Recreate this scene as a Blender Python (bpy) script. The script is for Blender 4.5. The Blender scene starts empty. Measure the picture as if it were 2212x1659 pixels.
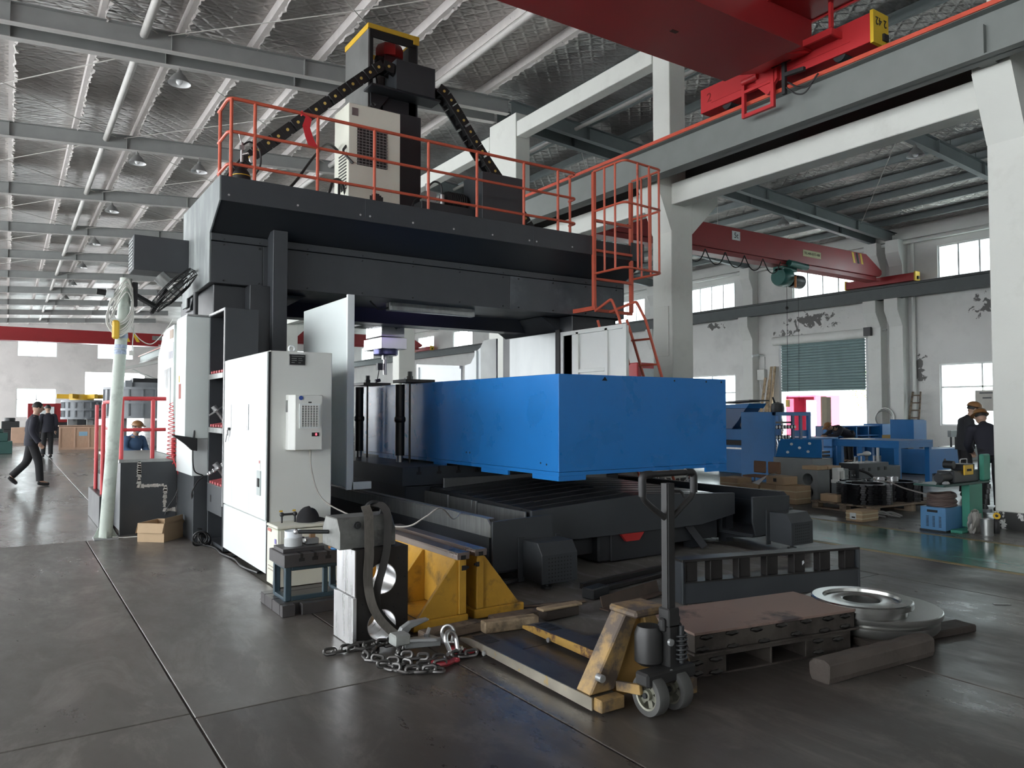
import bpy, bmesh, math, random
from mathutils import Vector, Matrix
R = math.radians
PI = math.pi
SC = bpy.context.scene
COL = SC.collection
# ---------------------------------------------------------------- camera
cd = bpy.data.cameras.new('camera')
cam = bpy.data.objects.new('camera', cd); COL.objects.link(cam)
cd.sensor_width = 36.0; cd.lens = 36.0 * 1640.0 / 2212.0; cd.clip_end = 300
cam.location = (0, 0, 1.55)
cam.rotation_euler = (R(90 + 2.043), 0, -math.atan2(1091, 1640))
SC.camera = cam
# ---------------------------------------------------------------- light
W = bpy.data.worlds.new('world'); SC.world = W; W.use_nodes = True
bg = W.node_tree.nodes['Background']
bg.inputs[0].default_value = (0.93, 0.97, 1.0, 1); bg.inputs[1].default_value = 2.6
SC.view_settings.view_transform = 'Standard'; SC.view_settings.look = 'None'
SC.view_settings.exposure = 2.0; SC.view_settings.gamma = 1.0
SC.view_settings.use_curve_mapping = False
SC.cycles.max_bounces = 10; SC.cycles.diffuse_bounces = 5; SC.cycles.glossy_bounces = 4
SC.cycles.transparent_max_bounces = 16
SC.cycles.caustics_reflective = False; SC.cycles.caustics_refractive = False
SC.cycles.sample_clamp_indirect = 6.0
SC.cycles.use_denoising = True

# ---------------------------------------------------------------- materials
MATS = {}
def M(name, col=(.5, .5, .5), rough=.5, metal=0., var=.12, scale=3., bump=0., bscale=40., dirt=None, dscale=1.2, dlo=.5, dhi=.68, stretch=(1, 1, 1), rvar=.06, spec=.5, emit=None, estr=0., alpha=None):
    if name in MATS: return MATS[name]
    m = bpy.data.materials.new(name); m.use_nodes = True
    nt = m.node_tree; N = nt.nodes; L = nt.links; b = N['Principled BSDF']
    b.inputs['Metallic'].default_value = metal
    b.inputs['Specular IOR Level'].default_value = spec
    tc = N.new('ShaderNodeTexCoord'); mp = N.new('ShaderNodeMapping')
    mp.inputs['Scale'].default_value = stretch
    L.new(tc.outputs['Object'], mp.inputs[0])
    n = N.new('ShaderNodeTexNoise'); n.inputs['Scale'].default_value = scale; n.inputs['Detail'].default_value = 6
    L.new(mp.outputs[0], n.inputs['Vector'])
    cr = N.new('ShaderNodeValToRGB'); cr.color_ramp.elements[0].position = .2; cr.color_ramp.elements[1].position = .8
    cr.color_ramp.elements[0].color = tuple(max(0, c * (1 - var)) for c in col) + (1,)
    cr.color_ramp.elements[1].color = tuple(min(1, c * (1 + var)) for c in col) + (1,)
    L.new(n.outputs[0], cr.inputs[0]); out = cr.outputs[0]
    if dirt:
        d = N.new('ShaderNodeTexNoise'); d.inputs['Scale'].default_value = dscale; d.inputs['Detail'].default_value = 8; d.inputs['Roughness'].default_value = .65
        L.new(mp.outputs[0], d.inputs['Vector'])
        dr = N.new('ShaderNodeValToRGB'); dr.color_ramp.elements[0].position = dlo; dr.color_ramp.elements[1].position = dhi
        L.new(d.outputs[0], dr.inputs[0])
        mx = N.new('ShaderNodeMix'); mx.data_type = 'RGBA'
        L.new(dr.outputs[0], mx.inputs[0]); L.new(out, mx.inputs[6]); mx.inputs[7].default_value = tuple(dirt) + (1,)
        out = mx.outputs[2]
    L.new(out, b.inputs['Base Color'])
    mr = N.new('ShaderNodeMapRange'); mr.inputs[1].default_value = .15; mr.inputs[2].default_value = .85
    mr.inputs[3].default_value = max(.03, rough - rvar); mr.inputs[4].default_value = min(1, rough + rvar)
    L.new(n.outputs[0], mr.inputs[0]); L.new(mr.outputs[0], b.inputs['Roughness'])
    if bump:
        bn = N.new('ShaderNodeTexNoise'); bn.inputs['Scale'].default_value = bscale; bn.inputs['Detail'].default_value = 4
        L.new(mp.outputs[0], bn.inputs['Vector'])
        bp = N.new('ShaderNodeBump'); bp.inputs['Strength'].default_value = bump; bp.inputs['Distance'].default_value = .02
        L.new(bn.outputs[0], bp.inputs['Height']); L.new(bp.outputs[0], b.inputs['Normal'])
    if emit:
        b.inputs['Emission Color'].default_value = tuple(emit) + (1,); b.inputs['Emission Strength'].default_value = estr
    MATS[name] = m
    return m

def glass_mat(name, tint=(.92, .97, .97), gloss=.08):
    if name in MATS: return MATS[name]
    m = bpy.data.materials.new(name); m.use_nodes = True
    nt = m.node_tree; N = nt.nodes; L = nt.links
    N.remove(N['Principled BSDF'])
    t = N.new('ShaderNodeBsdfTransparent'); t.inputs[0].default_value = tint + (1,)
    gl = N.new('ShaderNodeBsdfGlossy'); gl.inputs['Roughness'].default_value = .05
    mx = N.new('ShaderNodeMixShader'); mx.inputs[0].default_value = gloss
    L.new(t.outputs[0], mx.inputs[1]); L.new(gl.outputs[0], mx.inputs[2])
    L.new(mx.outputs[0], N['Material Output'].inputs[0])
    MATS[name] = m
    return m

# ---------------------------------------------------------------- mesh builder
def frame(d, up=(0, 0, 1)):
    d = Vector(d).normalized(); up = Vector(up)
    if abs(d.dot(up)) > .98: up = Vector((1, 0, 0))
    s = d.cross(up).normalized(); t = s.cross(d).normalized()
    return d, s, t
class MB:
    def __init__(s): s.v = []; s.f = []; s.sm = []
    def add(s, vs, fs, sm=False):
        o = len(s.v); s.v += [tuple(v) for v in vs]
        s.f += [tuple(i + o for i in f) for f in fs]; s.sm += [sm] * len(fs); return s
    def box(s, x0, x1, y0, y1, z0, z1):
        return s.add([(x0, y0, z0), (x1, y0, z0), (x1, y1, z0), (x0, y1, z0), (x0, y0, z1), (x1, y0, z1), (x1, y1, z1), (x0, y1, z1)],
                     [(3, 2, 1, 0), (4, 5, 6, 7), (0, 1, 5, 4), (1, 2, 6, 5), (2, 3, 7, 6), (3, 0, 4, 7)])
    def bar(s, a, b, w, h, up=(0, 0, 1)):
        a = Vector(a); b = Vector(b); d, sd, t = frame(b - a, up); vs = []
        for p in (a, b):
            for i, j in ((-1, -1), (1, -1), (1, 1), (-1, 1)): vs.append(p + sd * i * w / 2 + t * j * h / 2)
        return s.add(vs, [(3, 2, 1, 0), (4, 5, 6, 7), (0, 1, 5, 4), (1, 2, 6, 5), (2, 3, 7, 6), (3, 0, 4, 7)])
    def cyl(s, a, b, r, r2=None, n=16, cap=True):
        a = Vector(a); b = Vector(b); r2 = r if r2 is None else r2
        d, sd, t = frame(b - a); vs = []
        for p, q in ((a, r), (b, r2)):
            for i in range(n):
                k = 2 * PI * i / n; vs.append(p + (sd * math.cos(k) + t * math.sin(k)) * q)
        s.add(vs, [(i, (i + 1) % n, n + (i + 1) % n, n + i) for i in range(n)], True)
        if cap: s.add(vs, [tuple(range(n - 1, -1, -1)), tuple(range(n, 2 * n))])
        return s
    def tube(s, pts, r, n=8, closed=False, cap=True):
        P = [Vector(p) for p in pts]; m = len(P); rs = r if isinstance(r, (list, tuple)) else [r] * m; vs = []; prev = None
        for i, p in enumerate(P):
            if closed: d = P[(i + 1) % m] - P[i - 1]
            else: d = P[min(i + 1, m - 1)] - P[max(i - 1, 0)]
            d.normalize()
            if prev is None: _, sd, t = frame(d)
            else:
                sd = prev - d * prev.dot(d)
                if sd.length < 1e-5: _, sd, t = frame(d)
                sd.normalize()
            t = d.cross(sd); prev = sd
            for k in range(n):
                a = 2 * PI * k / n; vs.append(p + (sd * math.cos(a) + t * math.sin(a)) * rs[i])
        fs = []
        for i in range(m if closed else m - 1):
            j = (i + 1) % m
            for k in range(n): fs.append((i * n + k, i * n + (k + 1) % n, j * n + (k + 1) % n, j * n + k))
        s.add(vs, fs, True)
        if not closed and cap: s.add(vs, [tuple(range(n - 1, -1, -1)), tuple(range((m - 1) * n, m * n))])
        return s
    def prism(s, poly, ax, a, b):
        def p3(p, c):
            if ax == 'x': return (c, p[0], p[1])
            if ax == 'y': return (p[0], c, p[1])
            return (p[0], p[1], c)
        n = len(poly); vs = [p3(p, a) for p in poly] + [p3(p, b) for p in poly]
        return s.add(vs, [tuple(range(n - 1, -1, -1)), tuple(range(n, 2 * n))] + [(i, (i + 1) % n, n + (i + 1) % n, n + i) for i in range(n)])
    def lathe(s, prof, c=(0, 0, 0), d=(0, 0, 1), n=24, cap=True):
        c = Vector(c); d, sd, t = frame(d); vs = []; m = len(prof)
        for r, z in prof:
            for k in range(n):
                a = 2 * PI * k / n; vs.append(c + d * z + (sd * math.cos(a) + t * math.sin(a)) * r)
        fs = [(i * n + k, i * n + (k + 1) % n, (i + 1) * n + (k + 1) % n, (i + 1) * n + k) for i in range(m - 1) for k in range(n)]
        s.add(vs, fs, True)
        if cap: s.add(vs, [tuple(range(n - 1, -1, -1)), tuple(range((m - 1) * n, m * n))])
        return s
    def ball(s, c, r, n=12, sc=(1, 1, 1), z0=-90, z1=90):
        c = Vector(c); vs = []; m = max(4, n // 2)
        for i in range(m + 1):
            e = R(z0 + (z1 - z0) * i / m)
            for k in range(n):
                a = 2 * PI * k / n
                vs.append(c + Vector((math.cos(e) * math.cos(a) * r * sc[0], math.cos(e) * math.sin(a) * r * sc[1], math.sin(e) * r * sc[2])))
        return s.add(vs, [(i * n + k, i * n + (k + 1) % n, (i + 1) * n + (k + 1) % n, (i + 1) * n + k) for i in range(m) for k in range(n)], True)
    def torus(s, c, r, q, d=(0, 0, 1), n=20, k=8):
        c = Vector(c); d, sd, t = frame(d)
        return s.tube([c + (sd * math.cos(2 * PI * i / n) + t * math.sin(2 * PI * i / n)) * r for i in range(n)], q, k, True)
    def build(s, name, mat, parent=None, bevel=0, local=False, smooth=None, fixn=True):
        off = Vector((0, 0, 0)); p = parent
        if not local:
            while p is not None: off += p.location; p = p.parent
        me = bpy.data.meshes.new(name)
        me.from_pydata([tuple(Vector(v) - off) for v in s.v], [], s.f)
        bm = bmesh.new(); bm.from_mesh(me)
        bmesh.ops.remove_doubles(bm, verts=bm.verts, dist=1e-5)
        if fixn: bmesh.ops.recalc_face_normals(bm, faces=bm.faces)
        bm.to_mesh(me); bm.free()
        if len(me.polygons) == len(s.sm): me.polygons.foreach_set('use_smooth', s.sm)
        elif any(s.sm): me.polygons.foreach_set('use_smooth', [True] * len(me.polygons))
        if smooth is not None: me.polygons.foreach_set('use_smooth', [smooth] * len(me.polygons))
        if any(s.sm) or smooth:
            try: me.set_sharp_from_angle(angle=R(38))
            except Exception: pass
        me.materials.append(mat)
        o = bpy.data.objects.new(name, me); COL.objects.link(o); o.parent = parent
        if bevel:
            b = o.modifiers.new('bevel', 'BEVEL'); b.width = bevel; b.segments = 1; b.limit_method = 'ANGLE'; b.angle_limit = R(40)
        return o
def tag(o, label, cat, group=None):
    o['label'] = label; o['category'] = cat
    if group: o['group'] = group
    return o
def thing(name, label, cat, loc=(0, 0, 0), rotz=0, group=None):
    o = bpy.data.objects.new(name, None); COL.objects.link(o); o.empty_display_size = .2
    o.location = loc; o.rotation_euler = (0, 0, rotz)
    return tag(o, label, cat, group)
def struct(o): o['kind'] = 'structure'; return o
def copy_tree(o, parent=None):
    c = o.copy(); COL.objects.link(c); c.parent = parent
    for ch in list(o.children): copy_tree(ch, c)
    return c
def share(src, loc, parent, name=None, rot=None):
    c = src.copy(); COL.objects.link(c); c.parent = parent; c.location = loc
    if rot: c.rotation_euler = rot
    return c
def arc(p, q, r, n=6):
    pass
def fillet(pts, r, n=5):
    """round the corners of a polyline"""
    P = [Vector(p) for p in pts]; out = [P[0]]
    for i in range(1, len(P) - 1):
        a = (P[i - 1] - P[i]); b = (P[i + 1] - P[i]); q = min(r, a.length * .45, b.length * .45)
        A = P[i] + a.normalized() * q; B = P[i] + b.normalized() * q
        for k in range(n + 1):
            t = k / n; out.append(A * (1 - t) ** 2 + P[i] * 2 * t * (1 - t) + B * t * t)
    return out + [P[-1]]
def curve(pts, n=8):
    """Catmull-Rom through points"""
    P = [Vector(p) for p in pts]; P = [P[0] * 2 - P[1]] + P + [P[-1] * 2 - P[-2]]; out = []
    for i in range(1, len(P) - 2):
        for k in range(n):
            t = k / n; a, b, c, d = P[i - 1], P[i], P[i + 1], P[i + 2]
            out.append(.5 * ((2 * b) + (c - a) * t + (2 * a - 5 * b + 4 * c - d) * t * t + (3 * b - a - 3 * c + d) * t ** 3))
    return out + [P[-2]]
def text(body, size, mat, parent, loc, rot, name='lettering', ext=.002, align='CENTER'):
    cu = bpy.data.curves.new('txt', 'FONT'); cu.body = body; cu.size = size; cu.extrude = ext; cu.align_x = align; cu.align_y = 'CENTER'
    t = bpy.data.objects.new('txt', cu); COL.objects.link(t)
    dg = bpy.context.evaluated_depsgraph_get(); me = bpy.data.meshes.new_from_object(t.evaluated_get(dg))
    bpy.data.objects.remove(t)
    me.materials.clear(); me.materials.append(mat)
    o = bpy.data.objects.new(name, me); COL.objects.link(o); o.parent = parent
    off = Vector((0, 0, 0)); p = parent
    while p is not None: off += p.location; p = p.parent
    o.location = Vector(loc) - off; o.rotation_euler = rot
    return o
def grid_wall(fixed0, fixed1, ax, a0, a1, z0, z1, holes):
    """slab normal to axis ax with rectangular openings (a_lo,a_hi,z_lo,z_hi)"""
    A = sorted(set([a0, a1] + [h[0] for h in holes] + [h[1] for h in holes])); Z = sorted(set([z0, z1] + [h[2] for h in holes] + [h[3] for h in holes]))
    A = [a for a in A if a0 <= a <= a1]; Z = [z for z in Z if z0 <= z <= z1]
    m = MB()
    for i in range(len(A) - 1):
        run = None
        for j in range(len(Z) - 1):
            ca = (A[i] + A[i + 1]) / 2; cz = (Z[j] + Z[j + 1]) / 2
            solid = not any(h[0] < ca < h[1] and h[2] < cz < h[3] for h in holes)
            if solid and run is None: run = Z[j]
            if run is not None and (not solid or j == len(Z) - 2):
                top = Z[j + 1] if solid else Z[j]
                if ax == 'x': m.box(fixed0, fixed1, A[i], A[i + 1], run, top)
                else: m.box(A[i], A[i + 1], fixed0, fixed1, run, top)
                run = None
    return m
# ================================================================ structure
def floor_mat(name, c1, c2, r0, r1, scale=.7, sheen=None):
    m = bpy.data.materials.new(name); m.use_nodes = True; MATS[name] = m
    nt = m.node_tree; N = nt.nodes; L = nt.links; b = N['Principled BSDF']
    tc = N.new('ShaderNodeTexCoord'); mp = N.new('ShaderNodeMapping'); mp.inputs['Scale'].default_value = (1, .45, 1); mp.inputs['Rotation'].default_value = (0, 0, .35)
    L.new(tc.outputs['Object'], mp.inputs[0])
    def noise(sc, det, rough, src=mp):
        n = N.new('ShaderNodeTexNoise'); n.inputs['Scale'].default_value = sc; n.inputs['Detail'].default_value = det; n.inputs['Roughness'].default_value = rough
        L.new(src.outputs[0], n.inputs['Vector']); return n
    n1 = noise(scale, 4, .5); n2 = noise(scale * 9, 9, .72); n3 = noise(scale * .8, 5, .55)
    cr = N.new('ShaderNodeValToRGB'); cr.color_ramp.elements[0].position = .22; cr.color_ramp.elements[1].position = .78
    cr.color_ramp.elements[0].color = c1 + (1,); cr.color_ramp.elements[1].color = c2 + (1,)
    ad = N.new('ShaderNodeMath'); ad.operation = 'MULTIPLY_ADD'; ad.inputs[1].default_value = .35; L.new(n2.outputs[0], ad.inputs[0])
    mu = N.new('ShaderNodeMath'); mu.operation = 'MULTIPLY'; mu.inputs[1].default_value = .65; L.new(n1.outputs[0], mu.inputs[0]); L.new(mu.outputs[0], ad.inputs[2])
    L.new(ad.outputs[0], cr.inputs[0])
    sn = noise(scale * 2.6, 10, .74); sn.inputs['Distortion'].default_value = 1.0; sr = N.new('ShaderNodeMapRange'); sr.inputs[1].default_value = .50; sr.inputs[2].default_value = .70; sr.inputs[4].default_value = .5; L.new(sn.outputs[0], sr.inputs[0])
    sx = N.new('ShaderNodeMix'); sx.data_type = 'RGBA'; L.new(sr.outputs[0], sx.inputs[0]); L.new(cr.outputs[0], sx.inputs[6]); sx.inputs[7].default_value = tuple(min(.4, q * 2.4) for q in c2) + (1,); L.new(sx.outputs[2], b.inputs['Base Color'])
    mr = N.new('ShaderNodeMapRange'); mr.inputs[1].default_value = .38; mr.inputs[2].default_value = .61; mr.inputs[3].default_value = r0; mr.inputs[4].default_value = r1
    a2 = N.new('ShaderNodeMath'); a2.operation = 'MULTIPLY_ADD'; a2.inputs[1].default_value = .4; L.new(n2.outputs[0], a2.inputs[0])
    m2 = N.new('ShaderNodeMath'); m2.operation = 'MULTIPLY'; m2.inputs[1].default_value = .6; L.new(n3.outputs[0], m2.inputs[0]); L.new(m2.outputs[0], a2.inputs[2])
    L.new(a2.outputs[0], mr.inputs[0]); L.new(mr.outputs[0], b.inputs['Roughness'])
    bp = N.new('ShaderNodeBump'); bp.inputs['Strength'].default_value = .06; bp.inputs['Distance'].default_value = .01
    L.new(n2.outputs[0], bp.inputs['Height']); L.new(bp.outputs[0], b.inputs['Normal'])
    return m
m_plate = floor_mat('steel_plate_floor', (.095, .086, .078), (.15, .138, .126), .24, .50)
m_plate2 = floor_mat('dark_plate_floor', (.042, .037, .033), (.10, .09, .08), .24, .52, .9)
m_conc = floor_mat('dusty_concrete', (.10, .095, .085), (.22, .205, .18), .6, .95, 1.6)
m_hall = floor_mat('polished_hall_floor', (.17, .16, .15), (.23, .22, .205), .17, .30, .5)
m_green = floor_mat('green_painted_floor', (.05, .15, .13), (.10, .24, .20), .10, .26, .6)
m_yline = M('worn_yellow_line', (.30, .23, .10), .5, var=.3, scale=6, dirt=(.14, .13, .11), dscale=3)

fl = struct(MB().box(-14, 30, -14, 79.5, -.3, -.012).build('floor', m_conc))
def piece(name, mat, x0, x1, y0, y1, z1=0., gap=.006, par=fl, z0=-.012, bevel=.003):
    return MB().box(x0 + gap, x1 - gap, y0 + gap, y1 - gap, z0, z1).build(name, mat, par, bevel)
for x0, x1 in ((-9.4, -6), (-6, -2.6), (-2.6, .82)):
    for y0, y1 in ((-8, -2), (-2, 4.2), (4.2, 10.42)): piece('floor_plate', m_plate, x0, x1, y0, y1)
piece('floor_plate', m_plate, .82, 1.98, 4.13, 10.42)
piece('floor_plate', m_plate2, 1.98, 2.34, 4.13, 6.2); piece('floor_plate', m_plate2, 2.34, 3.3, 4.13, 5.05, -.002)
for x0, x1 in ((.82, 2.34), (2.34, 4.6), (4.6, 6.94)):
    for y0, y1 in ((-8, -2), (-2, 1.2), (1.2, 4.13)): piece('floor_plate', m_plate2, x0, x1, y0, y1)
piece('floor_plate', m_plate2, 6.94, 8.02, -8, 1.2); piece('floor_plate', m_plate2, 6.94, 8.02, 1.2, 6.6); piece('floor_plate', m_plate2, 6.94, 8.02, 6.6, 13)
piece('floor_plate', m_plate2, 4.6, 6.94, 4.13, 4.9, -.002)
piece('hall_floor', m_hall, -13.9, 1.2, 10.42, 79, 0); piece('hall_floor', m_hall, 1.2, 8.02, 13.5, 79, 0)
piece('aisle_paint', m_green, 8.12, 9.68, -8, 79, 0)
piece('aisle_line', m_yline, 8.02, 8.12, -8, 79, .001); piece('aisle_line', m_yline, 9.68, 9.78, -8, 79, .001)
m_side = floor_mat('side_bay_floor', (.075, .075, .07), (.15, .15, .14), .25, .6, .8)
piece('side_floor', m_side, 9.78, 29.6, -8, 79, 0)

# ---- walls
def plaster(name, col, spots=()):
    m = M(name, col, .85, var=.06, scale=.8, bump=.25, bscale=9, dirt=tuple(c * .8 for c in col), dscale=.7, dlo=.52, dhi=.8)
    nt = m.node_tree; N = nt.nodes; L = nt.links; b = N['Principled BSDF']
    if spots:
        tc = N.new('ShaderNodeTexCoord'); src = b.inputs['Base Color'].links[0].from_socket
        acc = None
        for (c, s) in spots:
            mp = N.new('ShaderNodeMapping'); mp.vector_type = 'TEXTURE'; mp.inputs['Location'].default_value = c; mp.inputs['Scale'].default_value = s
            L.new(tc.outputs['Object'], mp.inputs[0]); ln = N.new('ShaderNodeVectorMath'); ln.operation = 'LENGTH'; L.new(mp.outputs[0], ln.inputs[0])
            iv = N.new('ShaderNodeMath'); iv.operation = 'SUBTRACT'; iv.use_clamp = True; iv.inputs[0].default_value = 1; L.new(ln.outputs['Value'], iv.inputs[1])
            if acc is None: acc = iv.outputs[0]
            else:
                a = N.new('ShaderNodeMath'); a.operation = 'MAXIMUM'; L.new(acc, a.inputs[0]); L.new(iv.outputs[0], a.inputs[1]); acc = a.outputs[0]
        no = N.new('ShaderNodeTexNoise'); no.inputs['Scale'].default_value = 2.6; no.inputs['Detail'].default_value = 7; no.inputs['Roughness'].default_value = .6; no.inputs['Distortion'].default_value = .8
        L.new(tc.outputs['Object'], no.inputs['Vector'])
        ad = N.new('ShaderNodeMath'); ad.operation = 'MULTIPLY_ADD'; ad.inputs[1].default_value = .28; L.new(acc, ad.inputs[0]); L.new(no.outputs[0], ad.inputs[2])
        cr = N.new('ShaderNodeValToRGB'); cr.color_ramp.elements[0].position = .655; cr.color_ramp.elements[1].position = .675; L.new(ad.outputs[0], cr.inputs[0])
        gt = N.new('ShaderNodeMath'); gt.operation = 'GREATER_THAN'; gt.inputs[1].default_value = .02; L.new(acc, gt.inputs[0])
        mu = N.new('ShaderNodeMath'); mu.operation = 'MULTIPLY'; L.new(cr.outputs[0], mu.inputs[0]); L.new(gt.outputs[0], mu.inputs[1])
        mx = N.new('ShaderNodeMix'); mx.data_type = 'RGBA'; L.new(mu.outputs[0], mx.inputs[0]); L.new(src, mx.inputs[6]); mx.inputs[7].default_value = (.16, .155, .15, 1)
        L.new(mx.outputs[2], b.inputs['Base Color'])
    return m
m_wall = plaster('flaking_white_plaster', (.70, .70, .68), [((29.6, 20.4, 5.6), (1, 2.0, .5)), ((29.6, 21.8, 5.1), (1, 1.2, .3)), ((29.6, 12.9, 5.4), (1, 1.4, .7)), ((29.6, 26.0, 5.8), (1, 1.0, .3)), ((29.6, 17.6, 2.4), (1, .28, 1.8)), ((29.6, 15.75, 3.2), (1, .3, 1.0))])
m_wall2 = plaster('white_plaster', (.80, .76, .74)); m_wallo = plaster('outer_plaster', (.66, .65, .63))
m_paint = M('white_wall_paint', (.70, .71, .68), .8, var=.05, scale=1.2, bump=.2, bscale=6, dirt=(.56, .56, .53), dscale=.9, dlo=.55, dhi=.85)
m_winfr = M('white_window_frame', (.75, .76, .75), .4); m_glass = glass_mat('window_glass')
BAY = 6.3
H_up = []; H_lo = []; doors = [(17.95, 22.1, -.01, 4.6)]
for k in range(-2, 10):
    y = 12.05 + BAY * (k) ; y += .15 * (k > 0)
    if y < -7: continue
    H_up.append((y, y + 3.0, 6.62, 7.9))
    if k != 1: H_lo.append((y, y + 3.0, 1.0, 3.35))
wr = struct(grid_wall(29.6, 29.85, 'x', -8, 79, -.012, 9.2, H_up + H_lo + doors).build('wall_right', m_wall))
HB = [(.67 + d, 3.66 + d, 6.35, 7.95) for d in (-12.2, -6.1, 0, 6.15)] + [(.67 + d, 3.66 + d, 1.0, 3.55) for d in (-12.2, 0)] + [(5.9, 10.8, -.01, 5.1), (-6.0, -2, -.01, 5.1)] + [(13 + d, 16 + d, 6.35, 7.9) for d in (0, 6, 12)]
wb = struct(grid_wall(79, 79.25, 'y', -14, 30, -.012, 11, HB).build('wall_back', m_wall2))
HL = []
for k in range(14):
    y = -7.5 + BAY * k; HL += [(y, y + 5.6, .8, 4.4), (y, y + 5.6, 5.0, 7.5)]
wl = struct(grid_wall(-14.25, -14, 'x', -14, 79, -.012, 8.2, HL).build('wall_left', m_wallo))  # unseen wall; its openings are widened to bring in more side light
HF = [(-11, -8, 6.3, 7.6), (-5, -2, 6.3, 7.6), (1, 4, 6.3, 7.6), (14, 17, 6.3, 7.6), (21, 24, 6.3, 7.6)]
wf = struct(grid_wall(-14.25, -14, 'y', -14, 30, -.012, 11, HF).build('wall_front', m_wallo))  # unseen wall; kept mostly closed to weaken light from behind the camera
struct(MB().box(29.6, 29.85, -14, -8, -.012, 9.2).build('wall_right_near', m_wallo))
WN = [0]
def window(ax, f, a0, a1, z0, z1, npane, mid=False, depth=.12):
    WN[0] += 1
    m = MB(); t = .06
    def bx(p0, p1, q0, q1):
        if ax == 'x': m.box(f + .05, f + .05 + depth, p0, p1, q0, q1)
        else: m.box(p0, p1, f + .05, f + .05 + depth, q0, q1)
    bx(a0, a1, z0, z0 + t); bx(a0, a1, z1 - t, z1); bx(a0, a0 + t, z0 + t, z1 - t); bx(a1 - t, a1, z0 + t, z1 - t)
    zs = [z0 + t, z1 - t]
    if mid: zm = z0 + (z1 - z0) * .62; bx(a0 + t, a1 - t, zm - t / 2, zm + t / 2); zs = [z0 + t, zm - t / 2, zm + t / 2, z1 - t]
    w = (a1 - a0) / npane
    for i in range(1, npane): bx(a0 + w * i - t / 2, a0 + w * i + t / 2, z0 + t, z1 - t)
    o = struct(m.build('window_%d' % WN[0], m_winfr))
    for j in range(0, len(zs), 2):
        for i in range(npane):
            g0, g1 = a0 + w * i + t / 2, a0 + w * (i + 1) - t / 2
            p = MB()
            if ax == 'x': p.box(f + .10, f + .106, g0, g1, zs[j], zs[j + 1])
            else: p.box(g0, g1, f + .10, f + .106, zs[j], zs[j + 1])
            p.build('pane', m_glass, o)
for a0, a1, z0, z1 in H_up: window('x', 29.6, a0, a1, z0, z1, 4)
for a0, a1, z0, z1 in H_lo: window('x', 29.6, a0, a1, z0, z1, 2, True)
for a0, a1, z0, z1 in HB:
    if z0 > .5: window('y', 79, a0, a1, z0, z1, 2, z0 < 2)

# ---- roof: ridge over the inner column line at X = 11
def zr(x): return 9.43 - .063 * abs(x - 11)      # rafter underside
def zroof(x): return zr(x) + .62                 # roof sheet
def foil(name):
    m = bpy.data.materials.new(name); m.use_nodes = True; MATS[name] = m
    nt = m.node_tree; N = nt.nodes; L = nt.links; b = N['Principled BSDF']
    b.inputs['Metallic'].default_value = .8
    tc = N.new('ShaderNodeTexCoord')
    n = N.new('ShaderNodeTexNoise'); n.inputs['Scale'].default_value = .6; n.inputs['Detail'].default_value = 6; L.new(tc.outputs['Object'], n.inputs['Vector'])
    cr = N.new('ShaderNodeValToRGB'); cr.color_ramp.elements[0].position = .3; cr.color_ramp.elements[1].position = .72
    cr.color_ramp.elements[0].color = (.34, .32, .30, 1); cr.color_ramp.elements[1].color = (.70, .67, .645, 1); L.new(n.outputs[0], cr.inputs[0]); L.new(cr.outputs[0], b.inputs['Base Color'])
    b.inputs['Roughness'].default_value = .33
    hs = []
    for rot in (.75, -.75):
        mp = N.new('ShaderNodeMapping'); mp.inputs['Rotation'].default_value = (0, 0, rot); L.new(tc.outputs['Object'], mp.inputs[0])
        w = N.new('ShaderNodeTexWave'); w.inputs['Scale'].default_value = 1.1; w.inputs['Distortion'].default_value = .6; w.inputs['Detail'].default_value = 1; L.new(mp.outputs[0], w.inputs['Vector'])
        pw = N.new('ShaderNodeMath'); pw.operation = 'POWER'; pw.inputs[1].default_value = 6; L.new(w.outputs[1], pw.inputs[0]); hs.append(pw)
    mx = N.new('ShaderNodeMath'); mx.operation = 'MAXIMUM'; L.new(hs[0].outputs[0], mx.inputs[0]); L.new(hs[1].outputs[0], mx.inputs[1])
    mp = N.new('ShaderNodeMapping'); mp.inputs['Scale'].default_value = (.8, 4.5, 1); L.new(tc.outputs['Object'], mp.inputs[0])
    n2 = N.new('ShaderNodeTexNoise'); n2.inputs['Scale'].default_value = 2.4; n2.inputs['Detail'].default_value = 5; L.new(mp.outputs[0], n2.inputs['Vector'])
    sm = N.new('ShaderNodeMath'); sm.operation = 'MULTIPLY_ADD'; sm.inputs[1].default_value = -.16; L.new(mx.outputs[0], sm.inputs[0]); L.new(n2.outputs[0], sm.inputs[2])
    bp = N.new('ShaderNodeBump'); bp.inputs['Strength'].default_value = .8; bp.inputs['Distance'].default_value = .16; L.new(sm.outputs[0], bp.inputs['Height']); L.new(bp.outputs[0], b.inputs['Normal'])
    return m
m_foil = foil('quilted_foil_insulation')
m_purl = M('pale_purlin', (.78, .73, .70), .7, var=.08, scale=5, dirt=(.2, .19, .18), dscale=11, dlo=.66, dhi=.68)
m_raft = M('grey_rafter_steel', (.33, .34, .33), .55, var=.08); m_pipe = M('pale_pipe', (.62, .60, .57), .5)
m_flange = M('lit_flange_tone', (.60, .585, .56), .55, var=.06); m_raftg = M('green_grey_rafter', (.20, .23, .23), .5, var=.1)  # lower flange paler than its web: light on the underside put into the colour
ceil = struct(MB().prism([(-14, zroof(-14)), (11, zroof(11)), (11, zroof(11) + .1), (-14, zroof(-14) + .1)], 'y', -14, 79).build('ceiling', m_foil))
ceil2 = struct(MB().prism([(11, zroof(11)), (29.85, zroof(29.85)), (29.85, zroof(29.85) + .1), (11, zroof(11) + .1)], 'y', -14, 79).build('ceiling_side', m_foil))
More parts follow.
